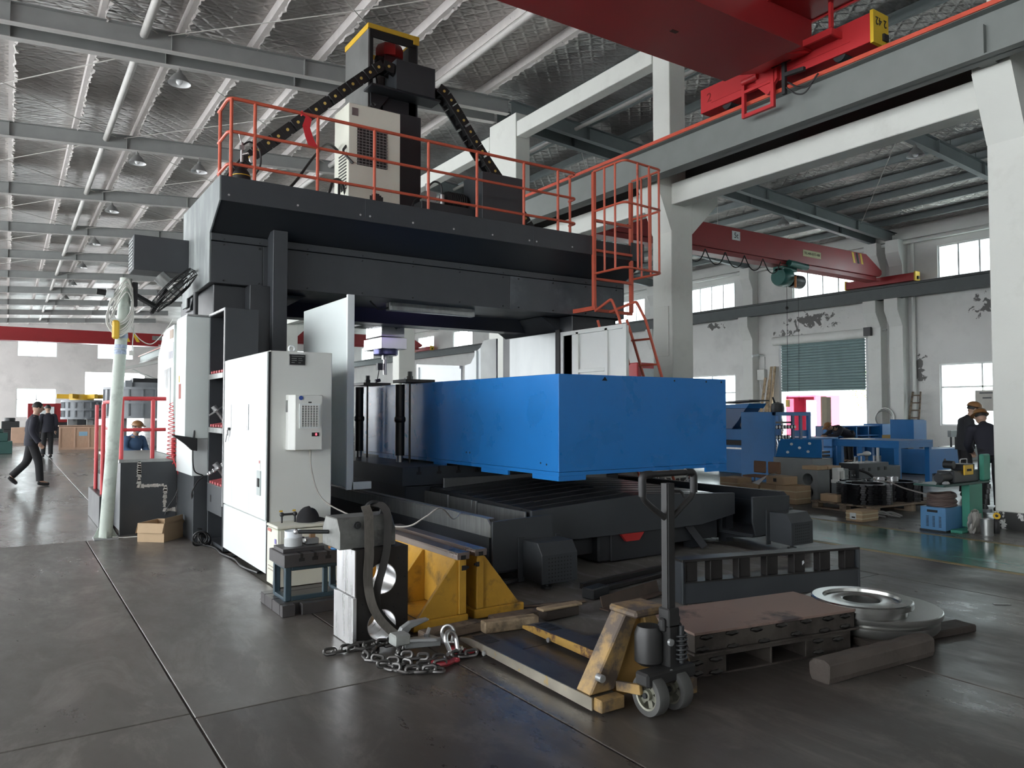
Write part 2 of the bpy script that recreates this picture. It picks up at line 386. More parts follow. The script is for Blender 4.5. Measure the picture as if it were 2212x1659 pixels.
FR = [4.65, 10.95, 16.65, 17.35, 23.65, 29.95, 36.25, 42.55, 48.85, 55.15, 61.45, 67.75, 74.05]
FRX = [-8.0, -1.65] + FR
# purlins, one piece per bay so each can be picked apart
def purlin(x, y0, y1, mat, par, lip=False):
    z = zroof(x) - .005
    m = MB(); m.box(x - .035, x + .035, y0, y1, z - .2, z)
    m.box(x - .035, x + .07, y0, y1, z - .215, z - .2)
    if lip:
        s = MB(); n = int((y1 - y0) / .09); vs = []
        for k in range(n + 1):
            y = y0 + (y1 - y0) * k / n; w = .07 + (random.random() ** 2) * .085; vs += [(x + .03, y, z - .2), (x + w, y + random.uniform(-.04, .04), z - .213 - random.random() * .03), (x + w, y, z - .2)]
        s.add(vs, [(3 * k, 3 * k + 1, 3 * k + 4, 3 * k + 3) for k in range(n)] + [(3 * k + 1, 3 * k + 2, 3 * k + 5, 3 * k + 4) for k in range(n)]); s.build('torn_foil_edge', mat, par, fixn=False)
    return m.build('purlin', mat, par)
YB = [-8, 4.65, 10.95, 17, 23.65, 29.95, 36.25, 42.55, 48.85, 55.15, 67.75, 79]
for i in range(-6, 7):
    x = 1.38 + 1.46 * i
    if x > 10.9: continue
    for a, b in zip(YB, YB[1:]): purlin(x, a + .01, b - .01, m_purl, ceil, 4 < a < 45)
for i in range(12):
    x = 12.2 + 1.46 * i
    for a, b in zip(YB[:8], YB[1:8]): purlin(x, a + .01, b - .01, m_raftg, ceil2)
def rafter(y, x0, x1, mat, label, group, zf=zr, grp=True):
    o = MB()
    za, zb = zf(x0), zf(x1)
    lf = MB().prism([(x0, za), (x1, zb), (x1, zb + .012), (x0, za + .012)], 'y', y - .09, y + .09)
    o.prism([(x0, za), (x1, zb), (x1, zb + .38), (x0, za + .38)], 'y', y - .006, y + .006)
    t = thing('roof_rafter', label, 'rafter', ((x0 + x1) / 2, y, (za + zb) / 2), group=group)
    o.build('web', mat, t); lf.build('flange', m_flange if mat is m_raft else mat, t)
    MB().prism([(x0, za + .38), (x1, zb + .38), (x1, zb + .395), (x0, za + .395)], 'y', y - .1, y + .1).build('flange', mat, t)
    n = int(abs(x1 - x0) / 2.92)
    for k in range(1, n + 1):
        x = x0 + (x1 - x0) * k / (n + 1)
        MB().box(x - .006, x + .006, y - .095, y + .095, zf(x) + .012, zf(x) + .375).build('stiffener', mat, t)
    return t
for y in FRX:
    pair_ = 16 < y < 18
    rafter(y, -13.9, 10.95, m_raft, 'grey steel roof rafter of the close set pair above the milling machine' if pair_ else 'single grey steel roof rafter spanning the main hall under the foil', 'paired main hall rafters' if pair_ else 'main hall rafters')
    if y < 50: rafter(y, 11.05, 29.5, m_raftg, 'green grey roof rafter of the close set pair above the 5 tonne crane' if pair_ else 'single green grey steel roof rafter spanning the side bay', 'paired side bay rafters' if pair_ else 'side bay rafters')
# round struts, tie rods
rod = M('pale_tie_rod', (.55, .53, .5), .5)
for i, (a, b) in enumerate(zip(FRX, FRX[1:])):
    if b - a < 2: continue
    for x in (2.15, 8.6, -5):
        MB().cyl((x, a + .05, zr(x) + .24), (x, b - .05, zr(x) + .24), .08, n=12).build('strut_pipe', m_pipe, ceil)
    if a < 45:
        for x0, x1 in ((-2.8, 2.4), (2.6, 8.4)):
            for p, q in ((x0, x1), (x1, x0)):
                MB().tube([(p, a + .1, zr(p) + .3), ((p + q) / 2, (a + b) / 2, zr((p + q) / 2) + .26), (q, b - .1, zr(q) + .3)], .011, 5).build('tie_rod', rod, ceil)
    if a < 30:
        MB().cyl((13.2, a + .05, zr(13.2) + .2), (13.2, b - .05, zr(13.2) + .2), .055, n=10).build('strut_pipe', m_pipe, ceil2)
        MB().tube([(14, a + .1, zr(14) + .3), (20, b - .1, zr(20) + .26)], .011, 5).build('tie_rod', rod, ceil2)
        MB().tube([(20, a + .1, zr(20) + .3), (27, b - .1, zr(27) + .26)], .011, 5).build('tie_rod', rod, ceil2)
# ---- columns along the inner line
m_colu = M('white_column_paint', (.74, .75, .70), .75, var=.04, scale=1.5, bump=.2, bscale=7, dirt=(.60, .60, .55), dscale=1.2, dlo=.55, dhi=.85)
m_base = M('flaked_black_plinth', (.035, .035, .035), .6, dirt=(.7, .7, .68), dscale=5, dlo=.54, dhi=.56)
def column(y0, y1, label, up0=None):
    t = thing('concrete_column', label, 'column', (11.28, (y0 + y1) / 2, 0))
    MB().box(10.985, 11.58, y0, y1, .22, 6.03).build('shaft', m_colu, t, .012); MB().box(10.6, 11.58, y0, y1, 6.03, 6.46).build('head_block', m_colu, t, .012)
    MB().prism([(10.985, 5.14), (10.985, 6.03), (10.6, 6.03)], 'y', y0, y1).build('corbel', m_colu, t); MB().prism([(11.58, 5.15), (12.35, 5.88), (12.35, 6.05), (11.58, 6.05)], 'y', y0, y1).build('corbel', m_colu, t, .01)
    MB().box(10.98, 11.585, y0 - .005, y1 + .005, 0, .22).build('plinth', m_base, t)
    MB().box(10.985, 11.43, y0 + .03, y1 - .03, 6.46, 9.4).build('upper_shaft', m_colu, t, .012)
    return t
column(4.42, 4.9, 'white concrete column with flaked black plinth beside the green welding stand')
column(10.76, 11.3, 'white concrete column standing directly behind the red ladder cage')
c = column(16.3, 17.66, 'wide white double concrete column behind the milling machine tower')
for y in (23.4, 29.7, 36.0, 42.3, 48.6, 54.9, 61.2):
    t = column(y, y + .5, 'far white concrete column of the row along the main hall'); t['group'] = 'far columns along the hall'
# tie beams
for (a, b) in ((4.9, 10.76), (11.3, 16.3), (17.66, 23.4), (23.9, 29.7), (30.2, 36.0)):
    near = a < 5
    tag(MB().box(10.99, 11.35, a, b, 5.68, 6.06 if False else 6.1).build('tie_beam', m_colu, None, .012), 'white concrete tie beam between columns under the crane runway', 'beam', 'lower tie beams')
    tag(MB().box(10.99, 11.3, a, b, 8.75, 9.15).build('tie_beam', m_colu, None, .012), 'white concrete tie beam between columns high under the roof', 'beam', 'upper tie beams')
# crane runways
m_runway = M('grey_runway_steel', (.20, .215, .205), .5, var=.08); m_runred = M('red_conductor_rail', (.62, .09, .05), .45)
m_dark = M('black_steel', (.022, .024, .026), .45, var=.15)
def ibeam(x, y0, y1, z0, z1, w, mat, name, par):
    m = MB(); m.box(x - w / 2, x + w / 2, y0, y1, z0, z0 + .02).box(x - w / 2, x + w / 2, y0, y1, z1 - .025, z1).box(x - .01, x + .01, y0, y1, z0, z1); return m.build(name, mat, par)
t = thing('crane_runway', 'grey steel runway beam with red conductor rail carrying the big red crane', 'crane runway', (10.28, 30, 6.2))
ibeam(10.28, -8, 78, 6.02, 6.62, .3, m_runway, 'runway_beam', t)
MB().box(10.1, 10.14, -8, 78, 6.6, 6.66).build('conductor_rail', m_runred, t); MB().box(10.25, 10.31, -8, 78, 6.62, 6.70).build('rail', m_dark, t)
for y in (4.66, 11.03, 17, 23.65, 29.95, 36.2): MB().box(10.2, 10.6, y - .1, y + .1, 6.05, 6.45).build('bracket', m_runway, t)
t = thing('crane_runway', 'dark steel runway beam on the column corbels over the side bay', 'crane runway', (12.05, 30, 6.2)); ibeam(12.05, -8, 78, 6.06, 6.5, .28, m_dark, 'runway_beam', t)
m_runw2 = M('dark_grey_runway', (.085, .10, .10), .5)
t = thing('crane_runway', 'dark grey steel runway beam along the windowed side wall', 'crane runway', (29.05, 30, 6)); ibeam(29.05, -8, 78, 5.98, 6.48, .28, m_runw2, 'runway_beam', t)
for a_, b_ in ((4.92, 10.74), (11.32, 16.28), (17.68, 23.38)): tag(MB().box(11.36, 11.46, a_, b_, 6.105, 6.56).build('cable_duct', m_dark, None, .01), 'black cable duct lying along the white tie beam', 'duct', 'black ducts on the tie beams')
MB().box(29.02, 29.08, -8, 78, 6.48, 6.55).build('rail', m_dark, t)
# wall columns on the right wall (pilasters with corbels)
def pilaster(y0, y1, z1=8.3):
    t = thing('wall_pilaster', 'white wall pilaster with stepped corbel under the side runway', 'pilaster', (29.4, (y0 + y1) / 2, 0), group='side wall pilasters')
    MB().prism([(29.598, 0), (29.15, 0), (29.15, 4.9), (28.8, 5.5), (28.8, 5.97), (29.2, 5.97), (29.2, 7.3), (28.95, 7.8), (28.95, z1), (29.598, z1)], 'y', y0, y1).build('shaft', m_paint, t, .01)
    if y0 in (10.7, 16.2): MB().cyl((29.5, y0 - .25, 0), (29.5, y0 - .25, z1), .07, n=10).build('downpipe', m_paint, t)
for y in (4.4, 10.7, 16.2, 17.1, 23.4, 29.7, 36): pilaster(y, y + .55)
MB().box(29.3, 29.6, -8, 60, 8.3, 8.55).build('eaves_beam', m_paint, wr)
MB().cyl((29.35, -8, 8.2), (29.35, 60, 8.2), .08, n=10).build('eaves_pipe', m_paint, wr)
# ---- roller shutter door
m_slat = M('green_grey_shutter', (.24, .33, .33), .45, var=.1); m_stl = M('grey_steel', (.3, .31, .31), .45, .4, var=.15)
d1 = MB().box(29.5, 29.62, 17.85, 17.97, 0, 4.75).box(29.5, 29.62, 22.08, 22.2, 0, 4.75).build('door_1', m_stl); struct(d1)
MB().cyl((29.35, 17.7, 4.75), (29.35, 22.35, 4.75), .2, n=18).build('shutter_drum', m_paint, d1)
sl = None
for k in range(18):
    z = 4.62 - k * .122
    if sl is None:
        m = MB(); ys = (17.98, 22.07); pr = [(29.54, 0), (29.49, -.035), (29.48, -.07), (29.49, -.095), (29.54, -.122), (29.55, -.122), (29.50, -.095), (29.49, -.07), (29.50, -.035), (29.55, 0)]
        m.prism([(a, b) for a, b in pr], 'y', *ys); sl = m.build('slat', m_slat, d1); sl.location.z = z
    else: share(sl, (0, 0, z), d1)
MB().box(29.0, 29.5, 17.45, 17.75, 4.6, 4.95).build('door_motor', m_dark, d1)
MB().cyl((29.25, 16.9, 4.8), (29.25, 17.5, 4.8), .03).cyl((29.25, 17.4, 4.3), (29.25, 17.4, 5.3), .05).build('motor_bracket', m_stl, d1)
MB().tube([(29.2, 17.45, 4.6), (29.25, 17.3, 3.2), (29.28, 17.25, 1.3)], .012, 5).build('pull_chain', m_dark, d1)
# ================================================================ gantry milling machine
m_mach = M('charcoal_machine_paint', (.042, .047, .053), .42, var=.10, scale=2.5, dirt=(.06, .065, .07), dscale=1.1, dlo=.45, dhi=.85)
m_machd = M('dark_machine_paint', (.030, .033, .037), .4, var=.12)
m_machend = M('scuffed_end_plate', (.20, .22, .22), .5, var=.15, scale=2, dirt=(.36, .39, .38), dscale=1.6, dlo=.45, dhi=.65, stretch=(1, 2, .5))
m_orange = M('orange_red_rail_paint', (.58, .115, .065), .42, var=.10, scale=6, dirt=(.30, .06, .04), dscale=5, dlo=.62, dhi=.75)
m_white = M('cabinet_white', (.76, .80, .80), .38, var=.03); m_white2 = M('warm_white_panel', (.74, .755, .72), .4, var=.03)
m_cream = M('cream_panel', (.72, .72, .62), .45, var=.05, dirt=(.5, .48, .38), dscale=1.5, dlo=.6, dhi=.9)
m_rub = M('black_rubber', (.015, .015, .016), .5); m_black = M('matt_black', (.012, .012, .013), .65)
m_steel = M('bare_steel', (.45, .45, .45), .32, .9, var=.12, scale=5); m_silver = M('brushed_silver', (.62, .62, .63), .28, .8, var=.08)
m_yel = M('yellow_paint', (.75, .47, .04), .45); m_pin = M('brass_yellow_pin', (.62, .45, .12), .5)
m_red = M('red_paint', (.45, .03, .03), .4); m_galv = M('galvanised_sheet', (.33, .34, .33), .38, .75, var=.25, scale=9, stretch=(1, 3, .4))
m_leaf = M('way_cover_sheet', (.030, .031, .033), .30, 0, var=.06)
mc = thing('gantry_milling_machine', 'huge charcoal gantry milling machine with orange guard rails and blue workpiece on its table', 'milling machine', (5.62, 11, 0))
def part(name, mat, mb, parent=None, bevel=0, **k): return mb.build(name, mat, parent or mc, bevel, **k)
XL, XR = 2.14, 9.17
# crossbeam body and platform
cb = part('crossbeam', m_mach, MB().box(XL, XR, 10.2, 11.6, 3.2, 3.74), bevel=.006)
part('crossbeam_top_strip', m_mach, MB().box(XL, XR, 10.17, 11.6, 3.745, 3.84), bevel=.004)
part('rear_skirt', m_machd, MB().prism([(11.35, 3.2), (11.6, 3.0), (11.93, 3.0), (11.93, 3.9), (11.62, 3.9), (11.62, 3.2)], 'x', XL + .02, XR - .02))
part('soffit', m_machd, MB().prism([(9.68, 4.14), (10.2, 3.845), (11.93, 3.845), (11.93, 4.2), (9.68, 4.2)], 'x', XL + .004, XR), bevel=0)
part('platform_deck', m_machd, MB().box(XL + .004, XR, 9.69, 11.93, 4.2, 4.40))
fx = [XL, 4.02, 6.82, 8.04]
for a, b in zip(fx, fx[1:]): part('fascia_panel', m_mach, MB().box(a + .002, b - .002, 9.66, 9.685, 4.14, 4.45), bevel=.002)
part('fascia_panel', m_mach, MB().box(8.9, XR, 9.66, 9.685, 4.14, 4.45))
bolt = None
m_bolt = M('zinc_bolt', (.6, .6, .6), .35, .8)
for x in (2.23, 3.09, 3.95, 4.09, 4.74, 5.4, 6.07, 6.75, 6.89, 7.6):
    if bolt is None: bolt = part('bolt', m_bolt, MB().cyl((x, 9.66, 4.215), (x, 9.652, 4.215), .014, n=8)); bx0 = x
    else: share(bolt, (x - bx0, 0, 0), mc)
m_scr = M('black_screw', (.01, .01, .01), .4)
sc0 = None
for x in (2.3, 2.75, 3.4, 4.2, 5.0, 5.8, 6.6, 6.9, 7.6, 8.3, 9.0):
    for z in (3.70, 3.77, 3.235):
        if sc0 is None: sc0 = part('screw', m_scr, MB().cyl((x, 10.2, z), (x, 10.162, z), .010, n=6)); s0 = (x, z)
        else: share(sc0, (x - s0[0], 0, z - s0[1]), mc)
# front cover panels with fine joints
for a, b in ((XL, 2.8), (2.8, 3.12), (3.12, 6.74), (6.74, XR)):
    part('cover_panel', m_mach if b < 6.8 else M('scuffed_charcoal', (.062, .070, .078), .4, var=.3, scale=2.2, dirt=(.12, .135, .15), dscale=1.6, dlo=.5, dhi=.75), MB().box(a + .004, b - .004, 10.185, 10.2, 3.2, 3.735), bevel=.002)
# end plate with stepped profile
part('end_plate', m_machend, MB().prism([(9.66, 4.45), (9.66, 4.14), (10.185, 3.84), (10.185, 3.2), (11.45, 3.16), (11.62, 3.16), (11.62, 3.04), (11.94, 3.04), (11.94, 4.45)], 'x', XL - .02, XL), bevel=.003)
part('end_plate', m_mach, MB().prism([(9.66, 4.45), (9.66, 4.14), (10.185, 3.84), (10.185, 3.2), (11.94, 3.04), (11.94, 4.45)], 'x', XR, XR + .02))
# junction box with louvres hanging off the end
jb = part('junction_box', m_mach, MB().box(1.41, XL - .02, 11.5, 12.0, 3.5, 3.98), bevel=.006)
for k in range(9): MB().box(1.402, 1.41, 11.54, 11.96, 3.54 + k * .047, 3.565 + k * .047).build('louvre', m_machend, jb)
# uprights
for a, b, s in ((2.2, 3.14, 'l'), (8.1, 9.1, 'r')):
    part('upright', m_machd, MB().box(a, b, 10.3, 12.5, 0, 3.2), bevel=.01)
part('cable_duct', m_mach, MB().box(2.86, 3.05, 9.93, 10.3, .3, 3.92), bevel=.004); part('duct_side', m_machd, MB().box(2.6, 2.86, 10.05, 10.3, 0, 3.19), bevel=.004)
m_pol = M('smeared_steel_cover', (.23, .24, .24), .33, .6, var=.3, scale=1.6, stretch=(1, 1, .35))
part('column_cover', m_pol, MB().box(8.06, 8.1, 10.72, 12.2, .9, 2.94), bevel=.003); part('cover_edge', m_black, MB().box(8.05, 8.12, 10.6, 10.72, .9, 2.98))
part('gusset', m_machd, MB().prism([(8.1, 2.95), (8.1, 3.19), (7.7, 3.19)], 'y', 10.65, 12.4), bevel=.003)
part('gusset', m_machd, MB().prism([(3.14, 2.95), (3.14, 3.19), (3.54, 3.19)], 'y', 10.65, 12.4), bevel=.003)
# white guards beside the table
m_guard = M('pale_green_white_guard', (.66, .72, .71), .33, var=.03)
part('side_guard', m_guard, MB().box(3.08, 3.12, 7.86, 9.35, .72, 2.80), bevel=.006)
gl = part('guard_frame', m_white, MB().box(3.06, 3.14, 7.82, 7.86, .70, 2.82).box(3.12, 3.35, 7.82, 7.86, .70, .78), bevel=.003)
g2 = part('side_guard', m_white2, MB().box(8.1, 8.13, 8.9, 10.6, 1.0, 2.9), bevel=.004)
for y0, y1, z0, z1 in ((8.9, 8.98, 1, 2.93), (9.35, 9.42, 1, 2.9), (10.1, 10.17, 1, 2.9), (10.53, 10.6, 1, 2.93), (8.98, 10.53, 2.86, 2.93), (9.42, 10.1, 2.2, 2.26)):
    MB().box(8.07, 8.1, y0, y1, z0, z1).build('stile', m_white2, g2, .003)
# far side guards seen through the portal
g3 = part('rear_guard', m_white, MB().prism([(16.2, 1.0), (14.15, 1.0), (14.15, 2.52), (16.2, 2.66)], 'x', 8.1, 8.14), bevel=.004)
MB().box(8.06, 8.1, 16.1, 16.2, 1, 2.66).build('stile', m_white, g3); MB().prism([(16.1, 2.58), (14.15, 2.46), (14.15, 2.52), (16.1, 2.65)], 'x', 8.06, 8.1).build('rail', m_white, g3)
g4 = part('rear_guard', m_white, MB().prism([(14.0, 1.0), (13.1, 1.0), (13.1, 2.96), (13.5, 2.80), (13.75, 2.55), (14.0, 2.52)][::-1], 'x', 8.1, 8.14), bevel=.004)
MB().box(8.06, 8.1, 13.45, 13.52, 1, 2.8).build('stile', m_white, g4)
part('chip_shield', M('matt_grey_shield', (.55, .57, .55), .6), MB().prism([(13.2, 1.2), (12.62, 1.2), (12.62, 2.98), (13.1, 2.98), (13.22, 2.85)], 'x', 8.02, 8.06), bevel=.004)
# light fixture under the beam
lf = part('work_lamp', m_galv, MB().box(4.85, 6.25, 10.56, 10.68, 3.08, 3.13).box(4.85, 6.25, 10.56, 10.60, 3.13, 3.2).box(4.8, 4.85, 10.56, 10.7, 3.08, 3.2).box(6.25, 6.3, 10.56, 10.7, 3.08, 3.2), bevel=.004)
MB().cyl((4.88, 10.72, 3.165), (6.22, 10.72, 3.165), .018, n=10).build('lamp_tube', M('violet_lamp_tube', (.8, .7, 1), .3, emit=(.50, .33, 1.0), estr=5), lf)
MB().tube(curve([(4.8, 10.62, 3.12), (4.65, 10.6, 3.08), (4.55, 10.6, 3.15), (4.5, 10.6, 3.2)]), .012, 6).build('lamp_cable', m_rub, lf)
# ram, tower and spindle head
part('ram_column', m_machd, MB().box(5.15, 5.98, 12.05, 13.0, 3.05, 7.0), bevel=.01)
part('saddle', m_machd, MB().box(4.7, 6.4, 11.95, 12.06, 3.0, 5.2).box(5.2, 5.85, 11.62, 12.05, 4.45, 6.6), bevel=.01)
tw = part('tower_housing', M('scuffed_grey_tower', (.16, .16, .155), .45, var=.2, scale=4), MB().box(5.03, 5.06, 12.0, 13.05, 6.3, 8.15), bevel=.003)
MB().box(5.94, 5.97, 12.0, 13.05, 6.3, 8.15).build('side_panel', m_machd, tw, .003)
MB().box(5.06, 5.94, 13.02, 13.05, 6.3, 7.6).build('rear_panel', m_black, tw); MB().box(5.06, 5.94, 12.0, 12.03, 7.98, 8.15).box(5.06, 5.12, 12.0, 12.03, 6.3, 8.0).box(5.8, 5.94, 12.0, 12.03, 6.3, 8.0).build('tower_frame', m_black, tw)
for a in (((5.02, 5.045, 12.0, 13.06, 8.10, 8.2)), ((5.02, 5.98, 11.985, 12.0, 8.12, 8.2)), ((5.88, 5.985, 11.98, 12.0, 8.05, 8.2)), ((5.955, 5.98, 12, 13.06, 8.10, 8.2)), ((5.02, 5.98, 13.05, 13.065, 8.12, 8.2))):
    MB().box(*a).build('yellow_edge', m_yel, tw)
mo = part('axis_motor', M('dark_red_motor', (.06, .012, .014), .45), MB().box(5.42, 5.78, 12.2, 12.6, 7.2, 7.85), bevel=.02)
MB().lathe([(.10, 8.13), (.22, 8.08), (.26, 8.0), (.26, 7.85)], (5.6, 12.4, 0), n=8).build('motor_cap', m_red, mo, smooth=False)
MB().cyl((5.3, 12.3, 7.75), (5.45, 12.3, 7.75), .07).tube(curve([(5.32, 12.3, 7.8), (5.24, 12.2, 7.5), (5.27, 12.15, 7.2), (5.22, 12.1, 6.9)]), .012, 6).build('motor_plug', m_rub, mo)
part('chain_bracket', m_mach, MB().box(5.38, 6.12, 11.62, 11.66, 7.0, 7.52).box(5.38, 5.42, 11.66, 12.1, 7.0, 7.52), bevel=.004)
part('chain_shelf', m_machd, MB().box(4.95, 6.25, 11.66, 12.0, 6.98, 7.02), bevel=.003)
part('tower_web', m_machd, MB().box(5.3, 5.94, 12.0, 12.05, 4.45, 7.0).prism([(5.06, 6.98), (5.4, 6.98), (5.06, 6.5)], 'y', 11.95, 11.99), bevel=.003)
hd = part('spindle_head', m_silver, MB().box(5.42, 5.86, 12.25, 12.95, 2.86, 3.12).box(5.40, 5.88, 12.2, 13.0, 2.64, 2.84), bevel=.006)
MB().box(5.44, 5.84, 12.27, 12.93, 3.1, 3.3).build('ram_end', m_black, hd)
MB().lathe([(.0, 2.64), (.22, 2.64), (.22, 2.56), (.20, 2.54), (0, 2.54)], (5.63, 12.55, 0), n=24).build('spindle_flange', M('violet_blue_steel', (.10, .10, .22), .3, .6), hd)
MB().cyl((5.62, 12.55, 2.54), (5.62, 12.55, 2.47), .06).cyl((5.62, 12.55, 2.47), (5.62, 12.55, 2.2), .035).build('tool_holder', m_steel, hd)
MB().box(5.46, 5.56, 12.5, 12.58, 2.28, 2.40).cyl((5.5, 12.54, 2.28), (5.47, 12.54, 2.1), .008).cyl((5.43, 12.54, 2.08), (5.52, 12.54, 2.1), .03).cyl((5.47, 12.54, 2.05), (5.47, 12.54, 1.93), .018).build('dial_probe', m_dark, hd)
# white chiller on the deck
ac = part('chiller_cabinet', m_cream, MB().box(4.26, 5.12, 10.9, 11.5, 4.4, 6.27), bevel=.008)
m_gr = M('dark_grille', (.02, .02, .02), .6)
MB().box(4.40, 4.89, 10.894, 10.9, 5.33, 5.93).build('vent_opening', m_gr, ac)
for k in range(13): MB().box(4.39, 4.90, 10.886, 10.894, 5.34 + k * .046, 5.352 + k * .046).build('vent_wire', m_galv, ac)
for k in range(9): MB().box(4.42 + k * .057, 4.428 + k * .057, 10.884, 10.894, 5.33, 5.93).build('vent_wire', m_galv, ac)
for dx, n in ((-.06, 2), (-.04, 3), (-.02, 4), (0, 4), (.02, 4), (.04, 3), (.06, 2)):
    MB().box(4.72 + dx * 1.6 - .014, 4.72 + dx * 1.6 + .014, 10.893, 10.9, 4.84 - n * .022, 4.84 + n * .022).build('cable_port', m_gr, ac)
MB().box(4.31, 4.41, 10.894, 10.9, 6.08, 6.2).build('rating_plate', m_galv, ac)
MB().box(4.62, 4.74, 10.93, 10.95, 6.27, 6.31).torus((4.68, 10.94, 6.33), .035, .014, (0, 1, 0), 14, 6).build('lifting_lug', m_dark, ac)
for k in range(12): MB().box(4.254, 4.26, 10.98, 11.3, 4.95 + k * .05, 4.972 + k * .05).build('side_louvre', m_gr, ac)
MB().box(4.28, 5.0, 10.895, 10.9, 4.45, 4.75).build('stained_panel', M('stained_cream', (.60, .57, .45), .5, dirt=(.3, .26, .18), dscale=2.5), ac)
hoses = [((4.3, 11.35, 5.62), (4.05, 11.2, 5.66), (3.7, 10.8, 5.3), (3.3, 10.5, 4.75), (3.0, 10.4, 4.45)), ((4.26, 11.0, 5.62), (4.2, 10.95, 5.5), (4.32, 10.88, 5.33)),
         ((4.3, 11.1, 4.85), (4.15, 10.9, 5.02), (3.95, 10.7, 4.95), (3.75, 10.5, 4.6), (3.3, 10.4, 4.45)), ((4.3, 11.0, 4.75), (4.1, 10.7, 4.72), (4.0, 10.5, 4.5), (3.9, 10.4, 4.42)), ((4.28, 11.2, 4.95), (4.12, 10.9, 5.0), (4.0, 10.6, 4.7), (3.95, 10.5, 4.42))]
for h in hoses: part('hose', m_rub, MB().tube(curve(h, 6), .02, 6))
# hydraulic unit, deck box
pu = part('hydraulic_unit', m_machd, MB().box(5.3, 6.3, 10.5, 11.1, 4.4, 4.82), bevel=.006)
MB().lathe([(.12, 0), (.14, .03), (.14, .36), (.10, .42)], (5.85, 10.8, 4.98), (1, 0, 0), 16).box(5.9, 6.2, 10.7, 10.9, 4.82, 4.88).build('pump_motor', m_black, pu)
for k in range(8): MB().torus((5.92 + k * .04, 10.8, 4.98), .145, .006, (1, 0, 0), 14, 4).build('cooling_fin', m_black, pu)
MB().box(5.42, 5.62, 10.62, 10.8, 4.82, 5.02).cyl((5.5, 10.7, 5.0), (5.5, 10.7, 5.16), .035).cyl((5.72, 10.62, 4.84), (5.72, 10.62, 5.0), .04).build('valve_block', m_steel, pu)
MB().tube(curve([(5.5, 10.7, 5.1), (5.6, 10.65, 5.2), (5.7, 10.62, 5.15), (5.72, 10.62, 4.95)]), .016, 6).tube(curve([(5.35, 10.6, 4.9), (5.2, 10.55, 4.8), (5.12, 10.5, 4.6), (5.1, 10.5, 4.45)]), .018, 6).build('hydraulic_hose', m_rub, pu)
MB().box(5.55, 5.85, 10.44, 10.5, 4.4, 4.62).build('oil_tray', m_galv, pu)
part('deck_box', m_mach, MB().box(6.28, 7.08, 10.3, 10.9, 4.4, 5.40), bevel=.006)
# drag chains with brass-yellow pins
def drag(pts, y, nm, ev=1, w=.17):
    C = curve(pts, 24); ch = part(nm, m_black, MB().tube([(p.x, p.y + .12, p.z) for p in C[::6]], .045, 6)); acc = 0; last = C[0]; k = 0
    for p in C[1:]:
        acc += (p - last).length
        if acc >= .19:
            d = (p - last); d.normalize(); a = p - d * .105; b = p + d * .085
            MB().bar(a, b, .03, w, (0, 0, 1) if abs(d.z) < .9 else (1, 0, 0)).bar(a + Vector((0, .22, 0)), b + Vector((0, .22, 0)), .03, w).bar(p + Vector((0, .02, 0)) - d * .03, p + Vector((0, .2, 0)) - d * .03, .06, w * .9).build('link', m_rub, ch, .004)
            MB().cyl(p + Vector((0, -.016, 0)), p + Vector((0, -.024, 0)), .024, n=12).build('pin', m_pin, ch); acc = 0
        last = p
    return ch
drag([(5.42, 11.62, 7.28), (5.2, 11.62, 7.34), (5.0, 11.62, 7.24), (4.2, 11.62, 6.52), (3.4, 11.62, 5.78), (3.0, 11.62, 5.4), (2.75, 11.62, 5.0), (2.7, 11.62, 4.5)], 11.62, 'drag_chain')
drag([(6.1, 11.62, 7.2), (6.3, 11.62, 7.16), (6.55, 11.62, 6.9), (7.1, 11.62, 6.22), (7.7, 11.62, 5.55), (8.2, 11.62, 4.95), (8.55, 11.62, 4.5)], 11.62, 'drag_chain')
# guard rail on the deck edge
gr = part('guard_rail', m_orange, MB().tube(fillet([(2.24, 10.3, 5.46), (2.24, 9.75, 5.47), (7.76, 9.75, 5.47), (7.76, 9.95, 5.47)], .1), .024, 8))
for z in (5.05, 4.64): MB().tube(fillet([(2.24, 10.3, z), (2.24, 9.75, z), (7.76, 9.75, z), (7.76, 9.95, z)], .1), .021, 8).build('mid_rail', m_orange, gr)
for x in (2.27, 2.56, 3.38, 4.19, 5.03, 5.85, 6.71, 7.38): MB().cyl((x, 9.75, 4.43), (x, 9.75, 5.47), .022, n=8).build('post', m_orange, gr)
for x, y in ((2.24, 10.22), (7.76, 9.92)): MB().cyl((x, y, 4.4), (x, y, 5.47), .022, n=8).build('post', m_orange, gr)
# caged ladder and stair
ld = part('caged_ladder', m_orange, MB().box(8.02, 8.08, 9.62, 9.68, 3.24, 5.52), bevel=.004)
MB().box(8.9, 8.96, 9.68, 9.74, 3.24, 5.5).build('stile', m_orange, ld, .004)
for z in (4.72, 4.22, 3.74): MB().box(8.08, 8.9, 9.64, 9.70, z - .02, z + .02).build('rung', m_orange, ld)
for z in (5.53, 4.86, 3.82):
    MB().tube(fillet([(8.05, 9.65, z), (8.05, 8.9, z), (8.95, 8.98, z), (8.95, 9.7, z)], .12), .02, 8).build('cage_hoop', m_orange, ld)
for x, y in ((8.05, 9.38), (8.05, 9.12), (8.35, 8.92), (8.62, 8.94), (8.9, 9.0), (8.95, 9.25), (8.95, 9.47)): MB().cyl((x, y, 3.82), (x, y, 5.53), .018, n=8).build('cage_bar', m_orange, ld)
MB().bar((8.05, 9.6, 3.25), (8.05, 10.45, 3.25), .05, .07).bar((8.93, 9.7, 3.22), (8.1, 9.66, 3.22), .05, .05).build('wall_bracket', m_orange, ld)
st = part('steep_stair', m_orange, MB().tube(fillet([(8.35, 9.62, 3.2), (8.62, 9.25, 3.36), (8.78, 9.2, 3.05), (9.95, 9.2, .03)], .05), .024, 8))
